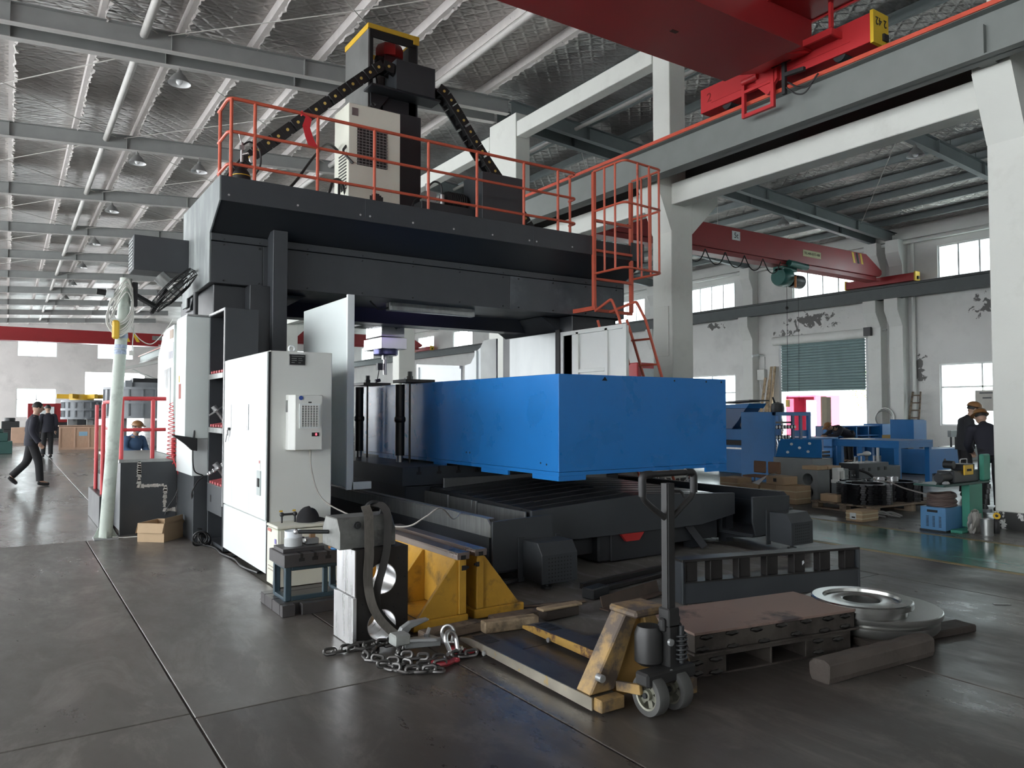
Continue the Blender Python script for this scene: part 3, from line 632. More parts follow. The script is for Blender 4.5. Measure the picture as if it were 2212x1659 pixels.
MB().tube(fillet([(8.05, 9.62, 3.2), (8.05, 9.22, 3.35), (8.2, 9.2, 3.05), (8.4, 9.2, 2.3)], .05), .024, 8).build('handrail', m_orange, st)
MB().tube(fillet([(8.74, 9.62, 3.1), (8.9, 9.62, 2.72), (9.95, 9.62, .03)], .05), .024, 8).build('stringer', m_orange, st)
MB().tube([(8.1, 9.62, 3.05), (8.5, 9.62, 1.9), (9.15, 9.62, .03)], .022, 8).build('stringer', m_orange, st)
for k in range(7):
    z = 2.75 - k * .42; x = 8.9 + (2.72 - z) * .39
    MB().bar((x, 9.2, z), (x - .03, 9.62, z), .05, .03).build('tread', m_orange, st)
# bed, table, way covers and chip troughs
part('bed', m_machd, MB().box(4.3, 6.94, 6.1, 17, .08, .50).box(5.2, 6.05, 5.98, 6.4, 0, .45).box(4.35, 4.7, 6.5, 7.2, 0, .1).box(6.5, 6.9, 6.5, 7.2, 0, .1), bevel=.01)
tb = part('work_table', m_mach, MB().box(3.9, 7.34, 8.2, 14.2, .66, .885), bevel=.006)
part('table_saddle', m_machd, MB().box(3.95, 7.29, 8.22, 14.0, .40, .655), bevel=.004)
for k in range(12):
    x = 4.12 + k * .27; MB().box(x - .014, x + .014, 8.196, 8.203, .82, .885).box(x - .03, x + .03, 8.196, 8.203, .79, .822).build('tee_slot', m_black, tb)
def chev(y0, y1, e, h, nm='way_cover', x0=4.27, x1=6.97, mat=None):
    c = 5.62; return part(nm, mat or m_leaf, MB().prism([(x0, e - .12), (x0, e), (c, e + h), (x1, e), (x1, e - .12)], 'y', y0, y1), bevel=.002)
for k in range(9): chev(5.98 + k * .25, 5.98 + (k + 1.12) * .25 if k < 8 else 8.2, .585 + k * .006, .075)
part('front_plate', m_mach, MB().prism([(4.18, .33), (4.18, .60), (5.62, .675), (7.06, .60), (7.06, .36), (6.5, .28), (4.75, .28)], 'y', 5.94, 5.975), bevel=.003)
part('apron', m_pol, MB().box(4.36, 6.9, 8.02, 8.05, .60, .75), bevel=.004)
part('front_leg', m_machd, MB().box(5.05, 6.0, 6.0, 6.5, 0, .35), bevel=.02)
part('tow_lug', m_red, MB().prism([(5.3, .28), (5.62, .28), (5.55, .2), (5.37, .2)], 'y', 5.93, 5.97))
for sgn, a, b in ((-1, 3.56, 4.22), (1, 7.02, 7.68)):
    xo = a if sgn < 0 else b; xi = b if sgn < 0 else a
    part('trough_floor', m_machd, MB().box(a + .02, b - .02, 5.68, 10.6, .12, .16).box(min(xo, xo - sgn * .03), max(xo, xo - sgn * .03), 5.72, 10.6, .12, .46), bevel=.003)
    part('trough_rail', m_galv if sgn < 0 else m_machd, MB().prism([(5.68, .44), (5.68, .545), (5.74, .60), (9.7, .57), (9.7, .44)], 'x', xo - .012, xo + .012).box(min(xo, xo - sgn * .07), max(xo, xo - sgn * .07), 5.74, 9.7, .59, .6), bevel=.002)
    part('trough_inner_wall', m_galv if sgn < 0 else m_machd, MB().box(xi - .01, xi + .01, 6.1, 7.0, .16, .57).box(xi - .014, xi + .008, 7.02, 7.1, .16, .585).box(xi - .01, xi + .01, 7.12, 7.62, .16, .585).box(xi - .016, xi + .006, 7.64, 8.35, .16, .595), bevel=.002)
    part('trough_end', m_mach, MB().prism([(a, .14), (a, .58), (b + (.0), .60), (b, .38), (b - .06, .30), (b - .06, .14)] if sgn < 0 else [(b, .14), (b, .56), (a, .58), (a, .3), (a + .06, .14)], 'y', 5.655, 5.68), bevel=.003)
    part('trough_under', m_machd, MB().prism([(5.68, .12), (5.9, .12), (10, .10), (10, .03), (6.3, .03)], 'x', a + .1, b - .1))
    cx0, cx1 = (3.87, 4.26) if sgn < 0 else (7.29, 7.68)
    mcv = part('motor_cover', m_mach, MB().prism([(5.64, .07), (5.35, .05), (5.35, .30), (5.42, .40), (5.64, .40)], 'x', cx0, cx1), bevel=.004)
    part('cover_flange', m_mach, MB().box(cx0 - .05, cx0 + .02, 5.64, 5.655, .03, .42), bevel=.002); part('cover_flange', m_mach, MB().box(cx1 - .02, cx1 + .04, 5.64, 5.655, .1, .42), bevel=.002)
    vh = MB()
    for i in range(8):
        for j in range(7):
            x = cx0 + .075 + i * .034; z = .075 + j * .032
            vh.add([(x - .006, 5.3485, z - .006), (x + .006, 5.3485, z - .006), (x + .006, 5.3485, z + .006), (x - .006, 5.3485, z + .006), (x - .006, 5.352, z - .006), (x + .006, 5.352, z - .006), (x + .006, 5.352, z + .006), (x - .006, 5.352, z + .006)], [(0, 1, 2, 3), (0, 1, 5, 4), (1, 2, 6, 5), (2, 3, 7, 6), (3, 0, 4, 7)])
    o = vh.build('vent_perforation', m_black, mcv); o['kind'] = 'stuff'
    MB().cyl((cx0 + .1, 5.42, .06), (cx0 + .1, 5.42, .02), .02).cyl((cx0 + .1, 5.42, .02), (cx0 + .1, 5.42, 0), .05).build('levelling_foot', m_dark, mcv)
    if sgn < 0: part('lower_frame', m_machend, MB().box(3.72, 3.74, 5.66, 6.6, .2, .32))
for a, b in (((4.9, 6.2, .5), (4.6, 6.0, .1)), ((6.3, 6.2, .5), (6.6, 6.0, .02))): part('leg_strut', m_machd, MB().bar(a, b, .08, .08))
for x, y in ((6.55, 6.15), (7.2, 6.2)): part('conveyor_leg', m_machd, MB().box(x - .06, x + .06, y - .06, y + .06, 0, .32))
part('cable_bundle', m_rub, MB().tube(curve([(4.0, 5.9, .02), (3.8, 5.65, .05), (3.6, 5.7, .03), (3.5, 6.2, .03), (3.45, 7.0, .03)]), .025, 6).tube(curve([(4.1, 5.95, .02), (3.9, 5.75, .03), (3.65, 5.85, .03), (3.5, 6.4, .03)]), .02, 6))
# blue workpiece with skirts
m_blue = M('bright_blue_paint', (.020, .200, .58), .28, var=.05, scale=2, bump=.04, bscale=14, dirt=(.02, .10, .28), dscale=9, dlo=.66, dhi=.85, rvar=.03)
bw = thing('steel_box_workpiece', 'large bright blue painted steel box clamped on the machine table', 'workpiece', (5.67, 8.3, .89))
bb = MB(); X0, X1, Y0, Y1 = 4.47, 6.88, 5.9, 10.75
bb.box(X0, X1, Y0, Y1, .955, 1.915).build('body', m_blue, bw, .004)
MB().box(X0 + .003, X1 - .003, Y0 + .003, Y1, .915, .953).build('base_flange', m_blue, bw, .002)
sk = MB()
for a, b in ((X0, X0 + .34), (X1 - .34, X1)):
    MB().box(a, b, Y0 + .003, Y0 + .03, .868, .915).build('foot_plate', m_blue, bw)
for a, b in ((5.9, 6.35), (6.8, 7.35), (8.2, 8.5), (9.6, 10.2)): MB().box(X0 + .003, X0 + .03, a + .004, b, .868 if a < 8 else .886, .915).build('foot_plate', m_blue, bw)
for a in (6.35, 8.5): pass
m_hole = M('dark_hole', (.01, .012, .015), .7)
for y, z in ((6.1, 1.02), (6.2, 1.03), (7.6, 1.07), (7.68, 1.07)): MB().cyl((X0 + .002, y, z), (X0 - .002, y, z), .010, n=10).build('tapped_hole', m_hole, bw)
for x in (6.05, 6.55, 6.8): MB().cyl((x, Y0 + .002, 1.88), (x, Y0 - .002, 1.88), .011, n=10).build('tapped_hole', m_hole, bw)
MB().prism([(5.02, 1.86), (5.06, 1.90), (5.09, 1.86)], 'y', Y0 - .003, Y0 + .002).build('edge_nick', m_hole, bw)
# clamp posts against the box
m_ox = M('oiled_black_steel', (.03, .028, .027), .4, .3, var=.2)
def clamp(x, y, label):
    t = thing('clamping_post', label, 'clamp', (x, y, .885))
    MB().cyl((x, y, .885), (x, y, .97), .045).build('base_nut', m_steel, t)
    MB().cyl((x, y, .97), (x, y, 1.90), .062, n=20).lathe([(.062, 1.40), (.075, 1.42), (.075, 1.46), (.062, 1.48)], (x, y, 0), n=20, cap=False).build('jack_sleeve', m_ox, t)
    MB().cyl((x + .02, y - .25, .885), (x + .02, y - .25, 2.02), .014, n=8).build('tie_bolt', m_dark, t)
    MB().box(x - .06, x + .36, y - .30, y + .10, 1.917, 1.96).build('strap_plate', m_ox, t, .004)
    MB().cyl((x + .02, y - .25, 1.96), (x + .02, y - .25, 2.0), .04, n=6).cyl((x + .02, y - .25, 2.0), (x + .02, y - .25, 2.06), .03, n=6).build('nut', m_ox, t)
clamp(4.30, 9.12, 'dark clamping post with strap plate pressed against the blue box beside the table edge')
clamp(4.30, 10.5, 'dark clamping post with strap plate half hidden behind the white guard')
# far-side steel cylinder and ribbon on the deck
t = thing('gas_cylinder', 'black gas bottle with gauge and valve standing inside the guard rail', 'gas cylinder', (2.45, 9.95, 4.4))
MB().lathe([(.115, 4.4), (.115, 4.52), (.10, 4.60), (.06, 4.66), (.03, 4.69), (.03, 4.74)], (2.45, 9.95, 0)).build('bottle', m_black, t)
MB().cyl((2.45, 9.95, 4.72), (2.45, 9.95, 5.0), .018).cyl((2.45, 9.95, 4.84), (2.52, 9.9, 4.86), .016).box(2.42, 2.48, 9.93, 9.97, 4.9, 4.96).cyl((2.44, 9.95, 5.0), (2.41, 9.95, 5.12), .008).build('valve', m_steel, t)
MB().cyl((2.57, 9.9, 4.78), (2.57, 9.86, 4.78), .045, n=16).build('gauge', M('gauge_face', (.6, .6, .58), .3), t)
MB().tube(curve([(2.46, 9.95, 4.97), (2.55, 9.93, 5.02), (2.66, 9.92, 4.95), (2.68, 9.92, 4.75), (2.62, 9.95, 4.6)]), .012, 6).build('hose', m_rub, t)
MB().torus((2.45, 9.95, 4.56), .112, .006, (0, 0, 1), 20, 5).build('yellow_band', m_yel, t)
rb = MB(); pts = [(3.12, 5.47), (3.2, 5.42), (3.16, 5.3), (3.2, 5.15), (3.24, 5.05)]
for i in range(len(pts) - 1): rb.prism([(pts[i][0], pts[i][1]), (pts[i][0] + .07 + .015 * i, pts[i][1] - .01), (pts[i + 1][0] + .085 + .015 * i, pts[i + 1][1] - .01), (pts[i + 1][0], pts[i + 1][1])], 'y', 9.715 - .004 * (i % 2), 9.719 - .004 * (i % 2))
rb.torus((3.16, 9.75, 5.47), .03, .008, (1, 0, 0), 12, 5)
tag(rb.build('ribbon', M('red_cloth', (.62, .03, .04), .7)), 'bright red cloth ribbon tied to the orange guard rail', 'ribbon')
# ================================================================ things in front of the machine
def cut(o, cutters):
    for c in cutters:
        b = o.modifiers.new('b', 'BOOLEAN'); b.operation = 'DIFFERENCE'; b.object = c; b.solver = 'EXACT'
    dg = bpy.context.evaluated_depsgraph_get(); dg.update(); me = bpy.data.meshes.new_from_object(o.evaluated_get(dg))
    o.modifiers.clear(); o.data = me
    for c in cutters: bpy.data.objects.remove(c)
    return o
def ribbon(m, pts, w, th=.008, wd=(1, 0, 0)):
    C = curve(pts, 6); n = len(C); vs = []
    for i, p in enumerate(C):
        d = C[min(i + 1, n - 1)] - C[max(i - 1, 0)]; d.normalize()
        ww = Vector(wd(i / (n - 1)) if callable(wd) else wd); ww = (ww - d * ww.dot(d)).normalized(); q = d.cross(ww)
        for a, b in ((-1, -1), (1, -1), (1, 1), (-1, 1)): vs.append(p + ww * a * w / 2 + q * b * th / 2)
    fs = [(i * 4 + k, i * 4 + (k + 1) % 4, i * 4 + 4 + (k + 1) % 4, i * 4 + 4 + k) for i in range(n - 1) for k in range(4)]
    return m.add(vs, fs + [(0, 1, 2, 3), tuple((n - 1) * 4 + k for k in (3, 2, 1, 0))])
# ---- electrical cabinet
ec = thing('electrical_cabinet', 'tall white electrical cabinet with wall mounted cooling unit and black nameplate', 'cabinet', (2.3, 7.9, 0))
MB().box(2.015, 2.61, 7.06, 8.7, .06, 2.11).build('body', m_white2, ec, .006)
for i, (a, b) in enumerate(((7.075, 7.64), (7.64, 8.32), (8.32, 8.695))):
    d = MB().box(1.99, 2.012, a + .003, b - .003, .545, 2.10).build('door', m_white, ec, .005)
    if i == 0:
        MB().box(1.985, 1.99, 7.24, 7.34, 1.0, 1.09).build('notice_label', m_white2, d); MB().box(1.983, 1.985, 7.25, 7.28, 1.06, 1.085).build('label_mark', m_red, d)
        MB().box(1.98, 1.99, 7.22, 7.34, .76, .99).build('switch_recess', M('grey_green_recess', (.42, .47, .46), .5), d); MB().box(1.972, 1.982, 7.24, 7.30, .84, .92).build('rotary_switch', m_black, d)
    if i == 1: MB().box(1.978, 1.99, 7.68, 7.705, 1.36, 1.62).box(1.97, 1.978, 7.683, 7.702, 1.36, 1.42).build('handle', m_silver, d, .003)
    if i == 2:
        MB().box(1.984, 1.99, 8.37, 8.385, 1.36, 1.62).build('handle', m_silver, d)
        MB().cyl((1.99, 8.42, 1.36), (1.965, 8.42, 1.36), .016).box(1.965, 1.97, 8.42, 8.46, 1.29, 1.35).bar((1.967, 8.47, 1.30), (1.967, 8.52, 1.22), .004, .016).build('key', m_dark, d)
MB().box(1.995, 2.012, 7.07, 8.695, .065, .535).build('plinth_panel', m_white, ec, .004)
MB().box(2.0, 2.02, 7.052, 7.065, .07, 2.1).build('edge_seal', m_black, ec)
for x, y in ((2.06, 7.5), (2.06, 8.45), (2.55, 7.5), (2.55, 8.45)): MB().cyl((x, y, .012), (x, y, .065), .012).cyl((x, y, 0), (x, y, .015), .04).build('levelling_foot', m_dark, ec)
MB().torus((2.26, 7.2, 2.145), .028, .011, (0, 1, 0), 16, 8).build('lifting_eye', m_white, ec)
np_ = MB().box(2.19, 2.345, 7.05, 7.06, 1.98, 2.085).build('nameplate', m_silver, ec); MB().box(2.194, 2.341, 7.046, 7.05, 1.984, 2.081).build('plate_face', m_black, np_)
for k in range(4):
    MB().box(2.21, 2.21 + (.12, .05, .05, .03)[k], 7.044, 7.046, 2.062 - k * .02, 2.067 - k * .02).build('print_line', m_galv, np_); MB().box(2.275, 2.275 + (.0, .03, .035, .02)[k] + .004, 7.044, 7.046, 2.062 - k * .02, 2.066 - k * .02).build('print_line', m_galv, np_)
cu = MB().prism([(2.165, 7.06), (2.165, 6.985), (2.215, 6.93), (2.47, 6.93), (2.47, 7.06)], 'z', 1.19, 1.70).build('cooling_unit', m_white2, ec, .004)
MB().box(2.265, 2.43, 6.922, 6.93, 1.405, 1.605).build('grille_back', M('grille_dark', (.03, .03, .03), .6), cu)
for k in range(13): MB().box(2.268, 2.427, 6.914, 6.922, 1.41 + k * .0155, 1.4175 + k * .0155).build('grille_slat', m_white2, cu)
for k in range(7): MB().box(2.266 + k * .0262, 2.2715 + k * .0262, 6.912, 6.922, 1.405, 1.605).build('grille_slat', m_white2, cu)
MB().box(2.25, 2.445, 6.916, 6.93, 1.39, 1.405).box(2.25, 2.445, 6.916, 6.93, 1.605, 1.618).box(2.25, 2.266, 6.916, 6.93, 1.405, 1.605).box(2.43, 2.445, 6.916, 6.93, 1.405, 1.605).build('grille_frame', m_white, cu)
MB().box(2.37, 2.44, 6.924, 6.93, 1.315, 1.35).build('display', m_black, cu); text('0', .03, M('red_led', (.9, .05, .05), .4, emit=(1, .04, .06), estr=3), cu, (2.41, 6.922, 1.332), (PI / 2, 0, 0), 'display_digit')
MB().lathe([(0, 0), (.020, 0), (.020, .003), (0, .003)], (2.265, 6.928, 1.672), (0, -1, 0), 20).build('blue_badge', M('blue_badge', (.03, .08, .35), .4), cu)
MB().box(2.335, 2.365, 6.925, 6.93, 1.625, 1.637).build('sensor_slot', m_black, cu); MB().box(2.158, 2.165, 7.0, 7.04, 1.54, 1.65).build('side_grille', m_galv, cu)
cord = tag(MB().tube(curve([(2.38, 6.99, 1.19), (2.385, 6.97, 1.0), (2.45, 6.9, .75), (2.6, 6.7, .62), (2.75, 6.3, .555), (2.85, 5.9, .57), (2.95, 5.75, .66), (3.08, 5.72, .73), (3.3, 5.9, .60), (3.55, 6.2, .60)], 8), .007, 6).build('power_cord', M('grey_cord', (.35, .33, .3), .5)), 'thin grey cord sagging from the cooling unit to the chip trough', 'cord')
# ---- cream cabinet behind the stand
cc = thing('stabiliser_cabinet', 'low cream metal cabinet with stickers behind the slotted stand', 'cabinet', (2.4, 6.88, 0))
MB().box(2.0, 2.80, 6.72, 7.04, .0, .50).build('body', m_cream, cc, .006); MB().box(1.995, 2.805, 6.715, 7.045, .508, .535).build('lid', m_cream, cc, .006)
MB().box(2.02, 2.78, 6.712, 6.72, .14, .495).build('front_panel', m_cream, cc, .003)
for z0, z1, mt in ((.38, .42, 'violet_print'), (.27, .37, 'white_print')): MB().box(1.992, 1.998, 6.745, 6.785, z0, z1).build('sticker', M(mt, (.25, .22, .5) if 'vio' in mt else (.8, .8, .82), .5), cc)
MB().box(1.990, 1.992, 6.753, 6.777, .315, .35).build('sticker_mark', m_black, cc)
MB().box(1.993, 1.998, 6.9, 7.0, .47, .495).build('brand_mark', M('faded_red_print', (.55, .18, .15), .5), cc)
for k in range(2): MB().box(1.993, 1.998, 6.79, 6.98, .16 - k * .03, .165 - k * .03).build('print_strip', M('brown_print', (.4, .33, .25), .6), cc)
MB().torus((1.99, 6.76, .03), .03, .008, (1, 0, 0), 14, 6).build('caster', m_galv, cc)
cp = MB().ball((2.33, 6.9, .535), .105, 16, (1, .95, 1.3), 0, 90); cp.v = [(x + .25 * (z - .535) * (.5 - abs(x - 2.30) * 3), y, .535 + (z - .535) * (1.08 if x < 2.33 else .92) + .008 * math.sin(40 * x + 30 * y) * (z > .56)) for x, y, z in cp.v]; cp.prism([(2.40, .535), (2.52, .537), (2.50, .55), (2.40, .58)], 'y', 6.84, 6.96)
tag(cp.build('cap', M('black_cloth', (.012, .012, .014), .9), None, 0, smooth=True), 'black cloth cap lying on the cream cabinet', 'cap')
t = thing('pipe_handle', 'small black double knob handle standing on the cream cabinet', 'handle', (2.16, 6.93, .535))
for x in (2.1, 2.22): MB().cyl((x, 6.93, .535), (x, 6.93, .60), .008).ball((x, 6.93, .61), .022, 10).build('knob', m_dark, t); MB().box(x - .015, x + .015, 6.955, 6.958, .63, .645).build('yellow_tag', m_yel, t)
MB().cyl((2.1, 6.93, .61), (2.22, 6.93, .61), .011).build('bar', m_dark, t)
# ---- slotted stand
m_cast = M('grey_cast_iron', (.085, .08, .082), .4, .4, var=.15, scale=8); m_castl = M('ground_cast_iron', (.25, .24, .26), .4, .5, var=.15, scale=8); m_bluec = M('dark_blue_casting', (.035, .065, .085), .45, var=.15)
sd = thing('slotted_stand', 'small cast iron stand with tee slotted top and blue legs', 'stand', (2.0, 6.0, 0))
tp = MB().box(1.78, 2.32, 5.8, 6.2, .355, .45).build('slotted_top', m_cast, sd, .003)
for x in (1.915, 2.02, 2.125, 2.23):
    MB().box(x - .01, x + .01, 5.797, 6.2, .42, .452).box(x - .022, x + .022, 5.796, 5.80, .395, .42).build('tee_slot', m_black, tp)
MB().box(1.80, 2.13, 5.9, 6.15, .45, .48).build('top_plate', m_cast, sd, .002)
for x in (1.80, 2.26):
    MB().box(x, x + .05, 5.84, 5.88, .09, .355).box(x, x + .05, 6.12, 6.16, .09, .355).box(x, x + .05, 5.88, 6.12, .09, .115).box(x, x + .05, 5.88, 6.12, .33, .355).build('leg_frame', m_bluec, sd, .006)
MB().box(1.85, 2.26, 5.84, 5.87, .32, .355).box(1.85, 2.26, 5.84, 5.87, .09, .125).box(2.1, 2.14, 5.84, 5.87, .125, .32).build('front_frame', m_bluec, sd, .005)
for y0, y1 in ((5.74, 5.80), (5.815, 6.0), (6.015, 6.2), (6.21, 6.32)):
    MB().box(1.75, 1.85 if y0 < 5.8 else 2.3, y0, y1, 0, .085).build('base_block', m_cast, sd, .003)
MB().box(1.9, 2.3, 5.74, 5.80, 0, .085).build('base_block', m_cast, sd, .003)
t = thing('plastic_tub', 'translucent white plastic tub on the slotted stand', 'tub', (1.92, 6.03, .48))
MB().lathe([(.066, .48), (.068, .60), (.065, .60), (.063, .484), (0, .484)], (1.92, 6.03, 0), cap=False).build('tub_wall', M('translucent_white', (.78, .82, .86), .35), t)
MB().lathe([(.0, .481), (.069, .481)] + [(.069 + (.0015 if k % 2 else 0), .482 + k * .008) for k in range(9)] + [(.066, .55)], (1.92, 6.03, 0), cap=False).build('ribbed_base', M('frosted_grey', (.5, .52, .52), .4), t)
t = thing('spring_clamp', 'old steel clamp with wood scraps on the slotted stand', 'clamp', (2.05, 6.05, .48)); MB().box(2.02, 2.12, 6.0, 6.1, .483, .53).build('jaw', m_stl, t, .005); MB().torus((2.0, 6.02, .515), .025, .008, (1, .4, 0), 14, 6).build('ring', m_steel, t); MB().box(2.06, 2.1, 6.03, 6.07, .53, .56).build('wood_scrap', M('raw_wood', (.36, .22, .12), .7), t)
def shackle(label, loc, rz, tilt, mat, s=1.0, nm='bow_shackle'):
    t = thing(nm, label, 'shackle', loc, rz)
    P = [(-.022 * s, 0, 0), (-.028 * s, 0, .03 * s), (-.03 * s, 0, .05 * s), (-.02 * s, 0, .07 * s), (0, 0, .078 * s), (.02 * s, 0, .07 * s), (.03 * s, 0, .05 * s), (.028 * s, 0, .03 * s), (.022 * s, 0, 0)]
    rot = Matrix.Rotation(tilt, 4, 'X')
    b = MB().tube([rot @ Vector(p) for p in curve(P, 3)], .009 * s, 8); b.build('bow', mat, t, local=True)
    q = MB(); q.cyl(rot @ Vector((-.04 * s, 0, 0)), rot @ Vector((.042 * s, 0, 0)), .008 * s, n=10).cyl(rot @ Vector((.034 * s, 0, 0)), rot @ Vector((.046 * s, 0, 0)), .014 * s, n=6); q.build('pin', mat, t, local=True)
    return t
shackle('steel bow shackle lying on the slotted stand beside the blue ring', (2.2, 6.0, .505), .6, 1.25, m_steel)
t = thing('wooden_wedge', 'small orange wooden wedge under the bow shackle', 'wedge', (2.22, 5.9, .45)); MB().box(2.17, 2.26, 5.88, 5.93, .451, .475).build('wedge_body', M('orange_wood', (.5, .24, .09), .6), t, .004); MB().torus((2.2, 5.835, .462), .035, .008, (0, 0, 1), 16, 6).build('blue_ring', M('blue_ring_paint', (.06, .22, .5), .4), t)
# ---- machined block with two bores
m_mir = M('mirror_machined', (.90, .90, .91), .30, .9, var=.06, scale=3, stretch=(1, 6, .6), rvar=.1); m_blk = M('blackened_steel_block', (.035, .033, .032), .33, .4, var=.25, scale=3, stretch=(.5, 1, 3))
bk = thing('machined_block', 'upright steel block with bright milled side and two large bores', 'machined part', (2.12, 4.93, 0))
body = MB().box(1.94, 2.315, 4.77, 5.1, 0, .63).build('block_body', m_blk, bk)
cs = [MB().cyl((2.125, 4.6, z), (2.125, 5.3, z), .105, n=40).build('c', m_blk) for z in (.425, .115)]
cut(body, cs)
for z in (.425, .115): MB().lathe([(.1045, 4.772), (.1045, 5.098), (.1, 5.098), (.1, 4.772), (.1045, 4.772)], (2.125, 0, z), (0, 1, 0), 40, cap=False).build('bore_sleeve', m_mir, bk)
for a, b, z0, z1, x in ((4.775, 4.925, .325, .628, 1.93), (4.935, 5.098, .325, .628, 1.93), (4.76, 5.11, .004, .318, 1.915)): MB().box(x, 1.94, a, b, z0, z1).build('milled_pad', m_mir, bk, .001)
for x, z in ((2.28, .52), (2.03, .545), (2.24, .55), (2.29, .42), (2.24, .31), (1.985, .27), (2.29, .13), (1.99, .09), (2.21, .225), (2.04, .24), (2.03, .015), (2.22, .01)): MB().cyl((x, 4.771, z), (x, 4.767, z), .006, n=8).build('tapped_hole', m_hole, bk)
lm = thing('magnetic_lifter', 'worn grey magnetic lifter with lever resting on the bored block', 'lifting magnet', (2.07, 4.95, .63))
mag = M('worn_grey_magnet', (.20, .205, .195), .42, .5, var=.3, scale=9, dirt=(.10, .10, .095), dscale=5)
MB().prism([(4.82, .632), (5.14, .632), (5.14, .745), (5.08, .835), (4.88, .835), (4.82, .745)], 'x', 1.84, 2.245).build('magnet_body', mag, lm, .006)
MB().cyl((1.96, 4.82, .79), (1.96, 4.80, .79), .026, n=12).cyl((1.96, 4.80, .79), (1.96, 4.79, .79), .014, n=6).build('pivot_bolt', m_dark, lm)
MB().cyl((1.84, 5.02, .73), (1.66, 5.1, .735), .014).build('lever', m_dark, lm); MB().ball((1.645, 5.107, .735), .018, 12).build('lever_ball', m_silver, lm)
MB().tube(curve([(2.09, 4.95, .83), (2.08, 4.95, .87), (2.1, 4.95, .905), (2.14, 4.95, .915), (2.18, 4.95, .90), (2.2, 4.95, .87), (2.19, 4.95, .83)], 4), .016, 8).build('lifting_shackle', m_dark, lm)
m_web = M('dirty_webbing', (.075, .068, .058), .85, var=.35, scale=14, stretch=(6, 6, .6)); 
sl_ = MB(); ribbon(sl_, [(2.13, 4.98, .86), (2.07, 4.93, .895), (2.04, 4.81, .85), (2.03, 4.775, .76), (2.02, 4.745, .6), (2.01, 4.74, .45), (2.03, 4.735, .3), (2.085, 4.73, .18), (2.17, 4.70, .08), (2.24, 4.64, .02)], .062, .008, lambda k: (1, -.2 - .6 * (k > .6), .15 + .8 * max(0, k - .55)))
tag(sl_.build('web_sling', m_web, None, 0, smooth=True), 'frayed dirty web sling hanging straight down in front of the bores', 'sling')
sl_ = MB(); ribbon(sl_, [(2.12, 4.96, .90), (2.17, 4.90, .90), (2.185, 4.83, .85), (2.17, 4.785, .75), (2.15, 4.755, .62), (2.12, 4.752, .5), (2.085, 4.752, .38), (2.075, 4.748, .28), (2.10, 4.752, .2), (2.19, 4.73, .09), (2.29, 4.66, .012)], .052, .008, lambda k: (1, -.3, .3 + .7 * max(0, k - .5)))
tag(sl_.build('web_sling', M('dark_webbing', (.03, .028, .026), .85, var=.3, scale=14), None, 0, smooth=True), 'dark twisted web sling crossing the lower bore of the block', 'sling')
# ---- chain heap, clamp and hooks
m_chain = M('dull_chain_steel', (.10, .097, .094), .34, .7, var=.3, scale=20)
ch = thing('lifting_chain', 'heap of heavy steel chain links on the plate floor', 'chain', (1.95, 4.4, 0))
lk = [(math.copysign(.022, c) * (1 if abs(c) > 1e-6 else 0), 0, 0) for c in (0,)]
LP = []
for k in range(7): a = PI * (k / 6) - PI / 2; LP.append((.020 + .017 * math.cos(a), .017 * math.sin(a), 0))
for k in range(7): a = PI * (k / 6) + PI / 2; LP.append((-.020 + .017 * math.cos(a), .017 * math.sin(a), 0))
link0 = None; random.seed(4)
def lay(path, z0=.012):
    global link0
    C = curve(path, 30); acc = .05; last = C[0]; k = 0
    for p in C:
        acc += (p - last).length; last_d = p - last; last = p
        if acc < .05: continue
        acc = 0; k += 1; d = last_d if last_d.length > 0 else Vector((1, 0, 0))
        ang = math.atan2(d.y, d.x) + random.uniform(-.35, .35); tw = (PI / 2 if k % 2 else 0) * .8 + random.uniform(-.25, .25)
        if link0 is None: link0 = MB().tube(LP, .0105, 7, True).build('link', m_chain, ch, local=True); o = link0
        else: o = link0.copy(); COL.objects.link(o); o.parent = ch
        o.rotation_euler = (tw, random.uniform(-.15, .15), ang); o.location = Vector((p.x, p.y, p.z + abs(math.sin(tw)) * .018)) - ch.location
lay([(1.74, 4.70, .01), (1.83, 4.70, .012), (1.93, 4.70, .015), (2.02, 4.66, .012), (1.98, 4.56, .012), (1.9, 4.52, .012), (1.92, 4.42, .012), (2.0, 4.3, .012), (2.06, 4.2, .012), (2.14, 4.12, .012), (2.24, 4.1, .012)])
lay([(1.86, 4.62, .03), (1.96, 4.6, .04), (2.06, 4.62, .03), (2.14, 4.58, .03), (2.12, 4.45, .03), (2.05, 4.36, .035), (2.1, 4.27, .035), (2.18, 4.2, .03), (2.27, 4.18, .015)])
lay([(1.92, 4.28, .012), (1.98, 4.14, .012), (2.07, 4.07, .012), (2.17, 4.03, .012)]); lay([(2.37, 4.20, .012), (2.42, 4.19, .012), (2.47, 4.17, .012)])
pc = thing('plate_clamp', 'grey plate lifting clamp with curved jaw lying on the chain heap', 'lifting clamp', (2.15, 4.4, 0))
MB().box(2.03, 2.14, 4.36, 4.46, .085, .155).build('clamp_block', M('pale_clamp_steel', (.42, .44, .42), .45, .5, var=.15, scale=20), pc, .01)
MB().prism([(2.12, 4.40), (2.34, 4.34), (2.36, 4.40), (2.34, 4.48), (2.14, 4.50)], 'z', .05, .09).prism([(2.13, 4.36), (2.28, 4.28), (2.32, 4.29), (2.32, 4.31), (2.15, 4.39)], 'z', .1, .12).build('jaw_plate', m_stl, pc, .004)
MB().prism([(2.09, .10), (2.13, .165), (2.19, .195), (2.32, .20), (2.33, .185), (2.20, .15), (2.15, .10)], 'y', 4.47, 4.51).build('hook_arm', m_stl, pc, .006)
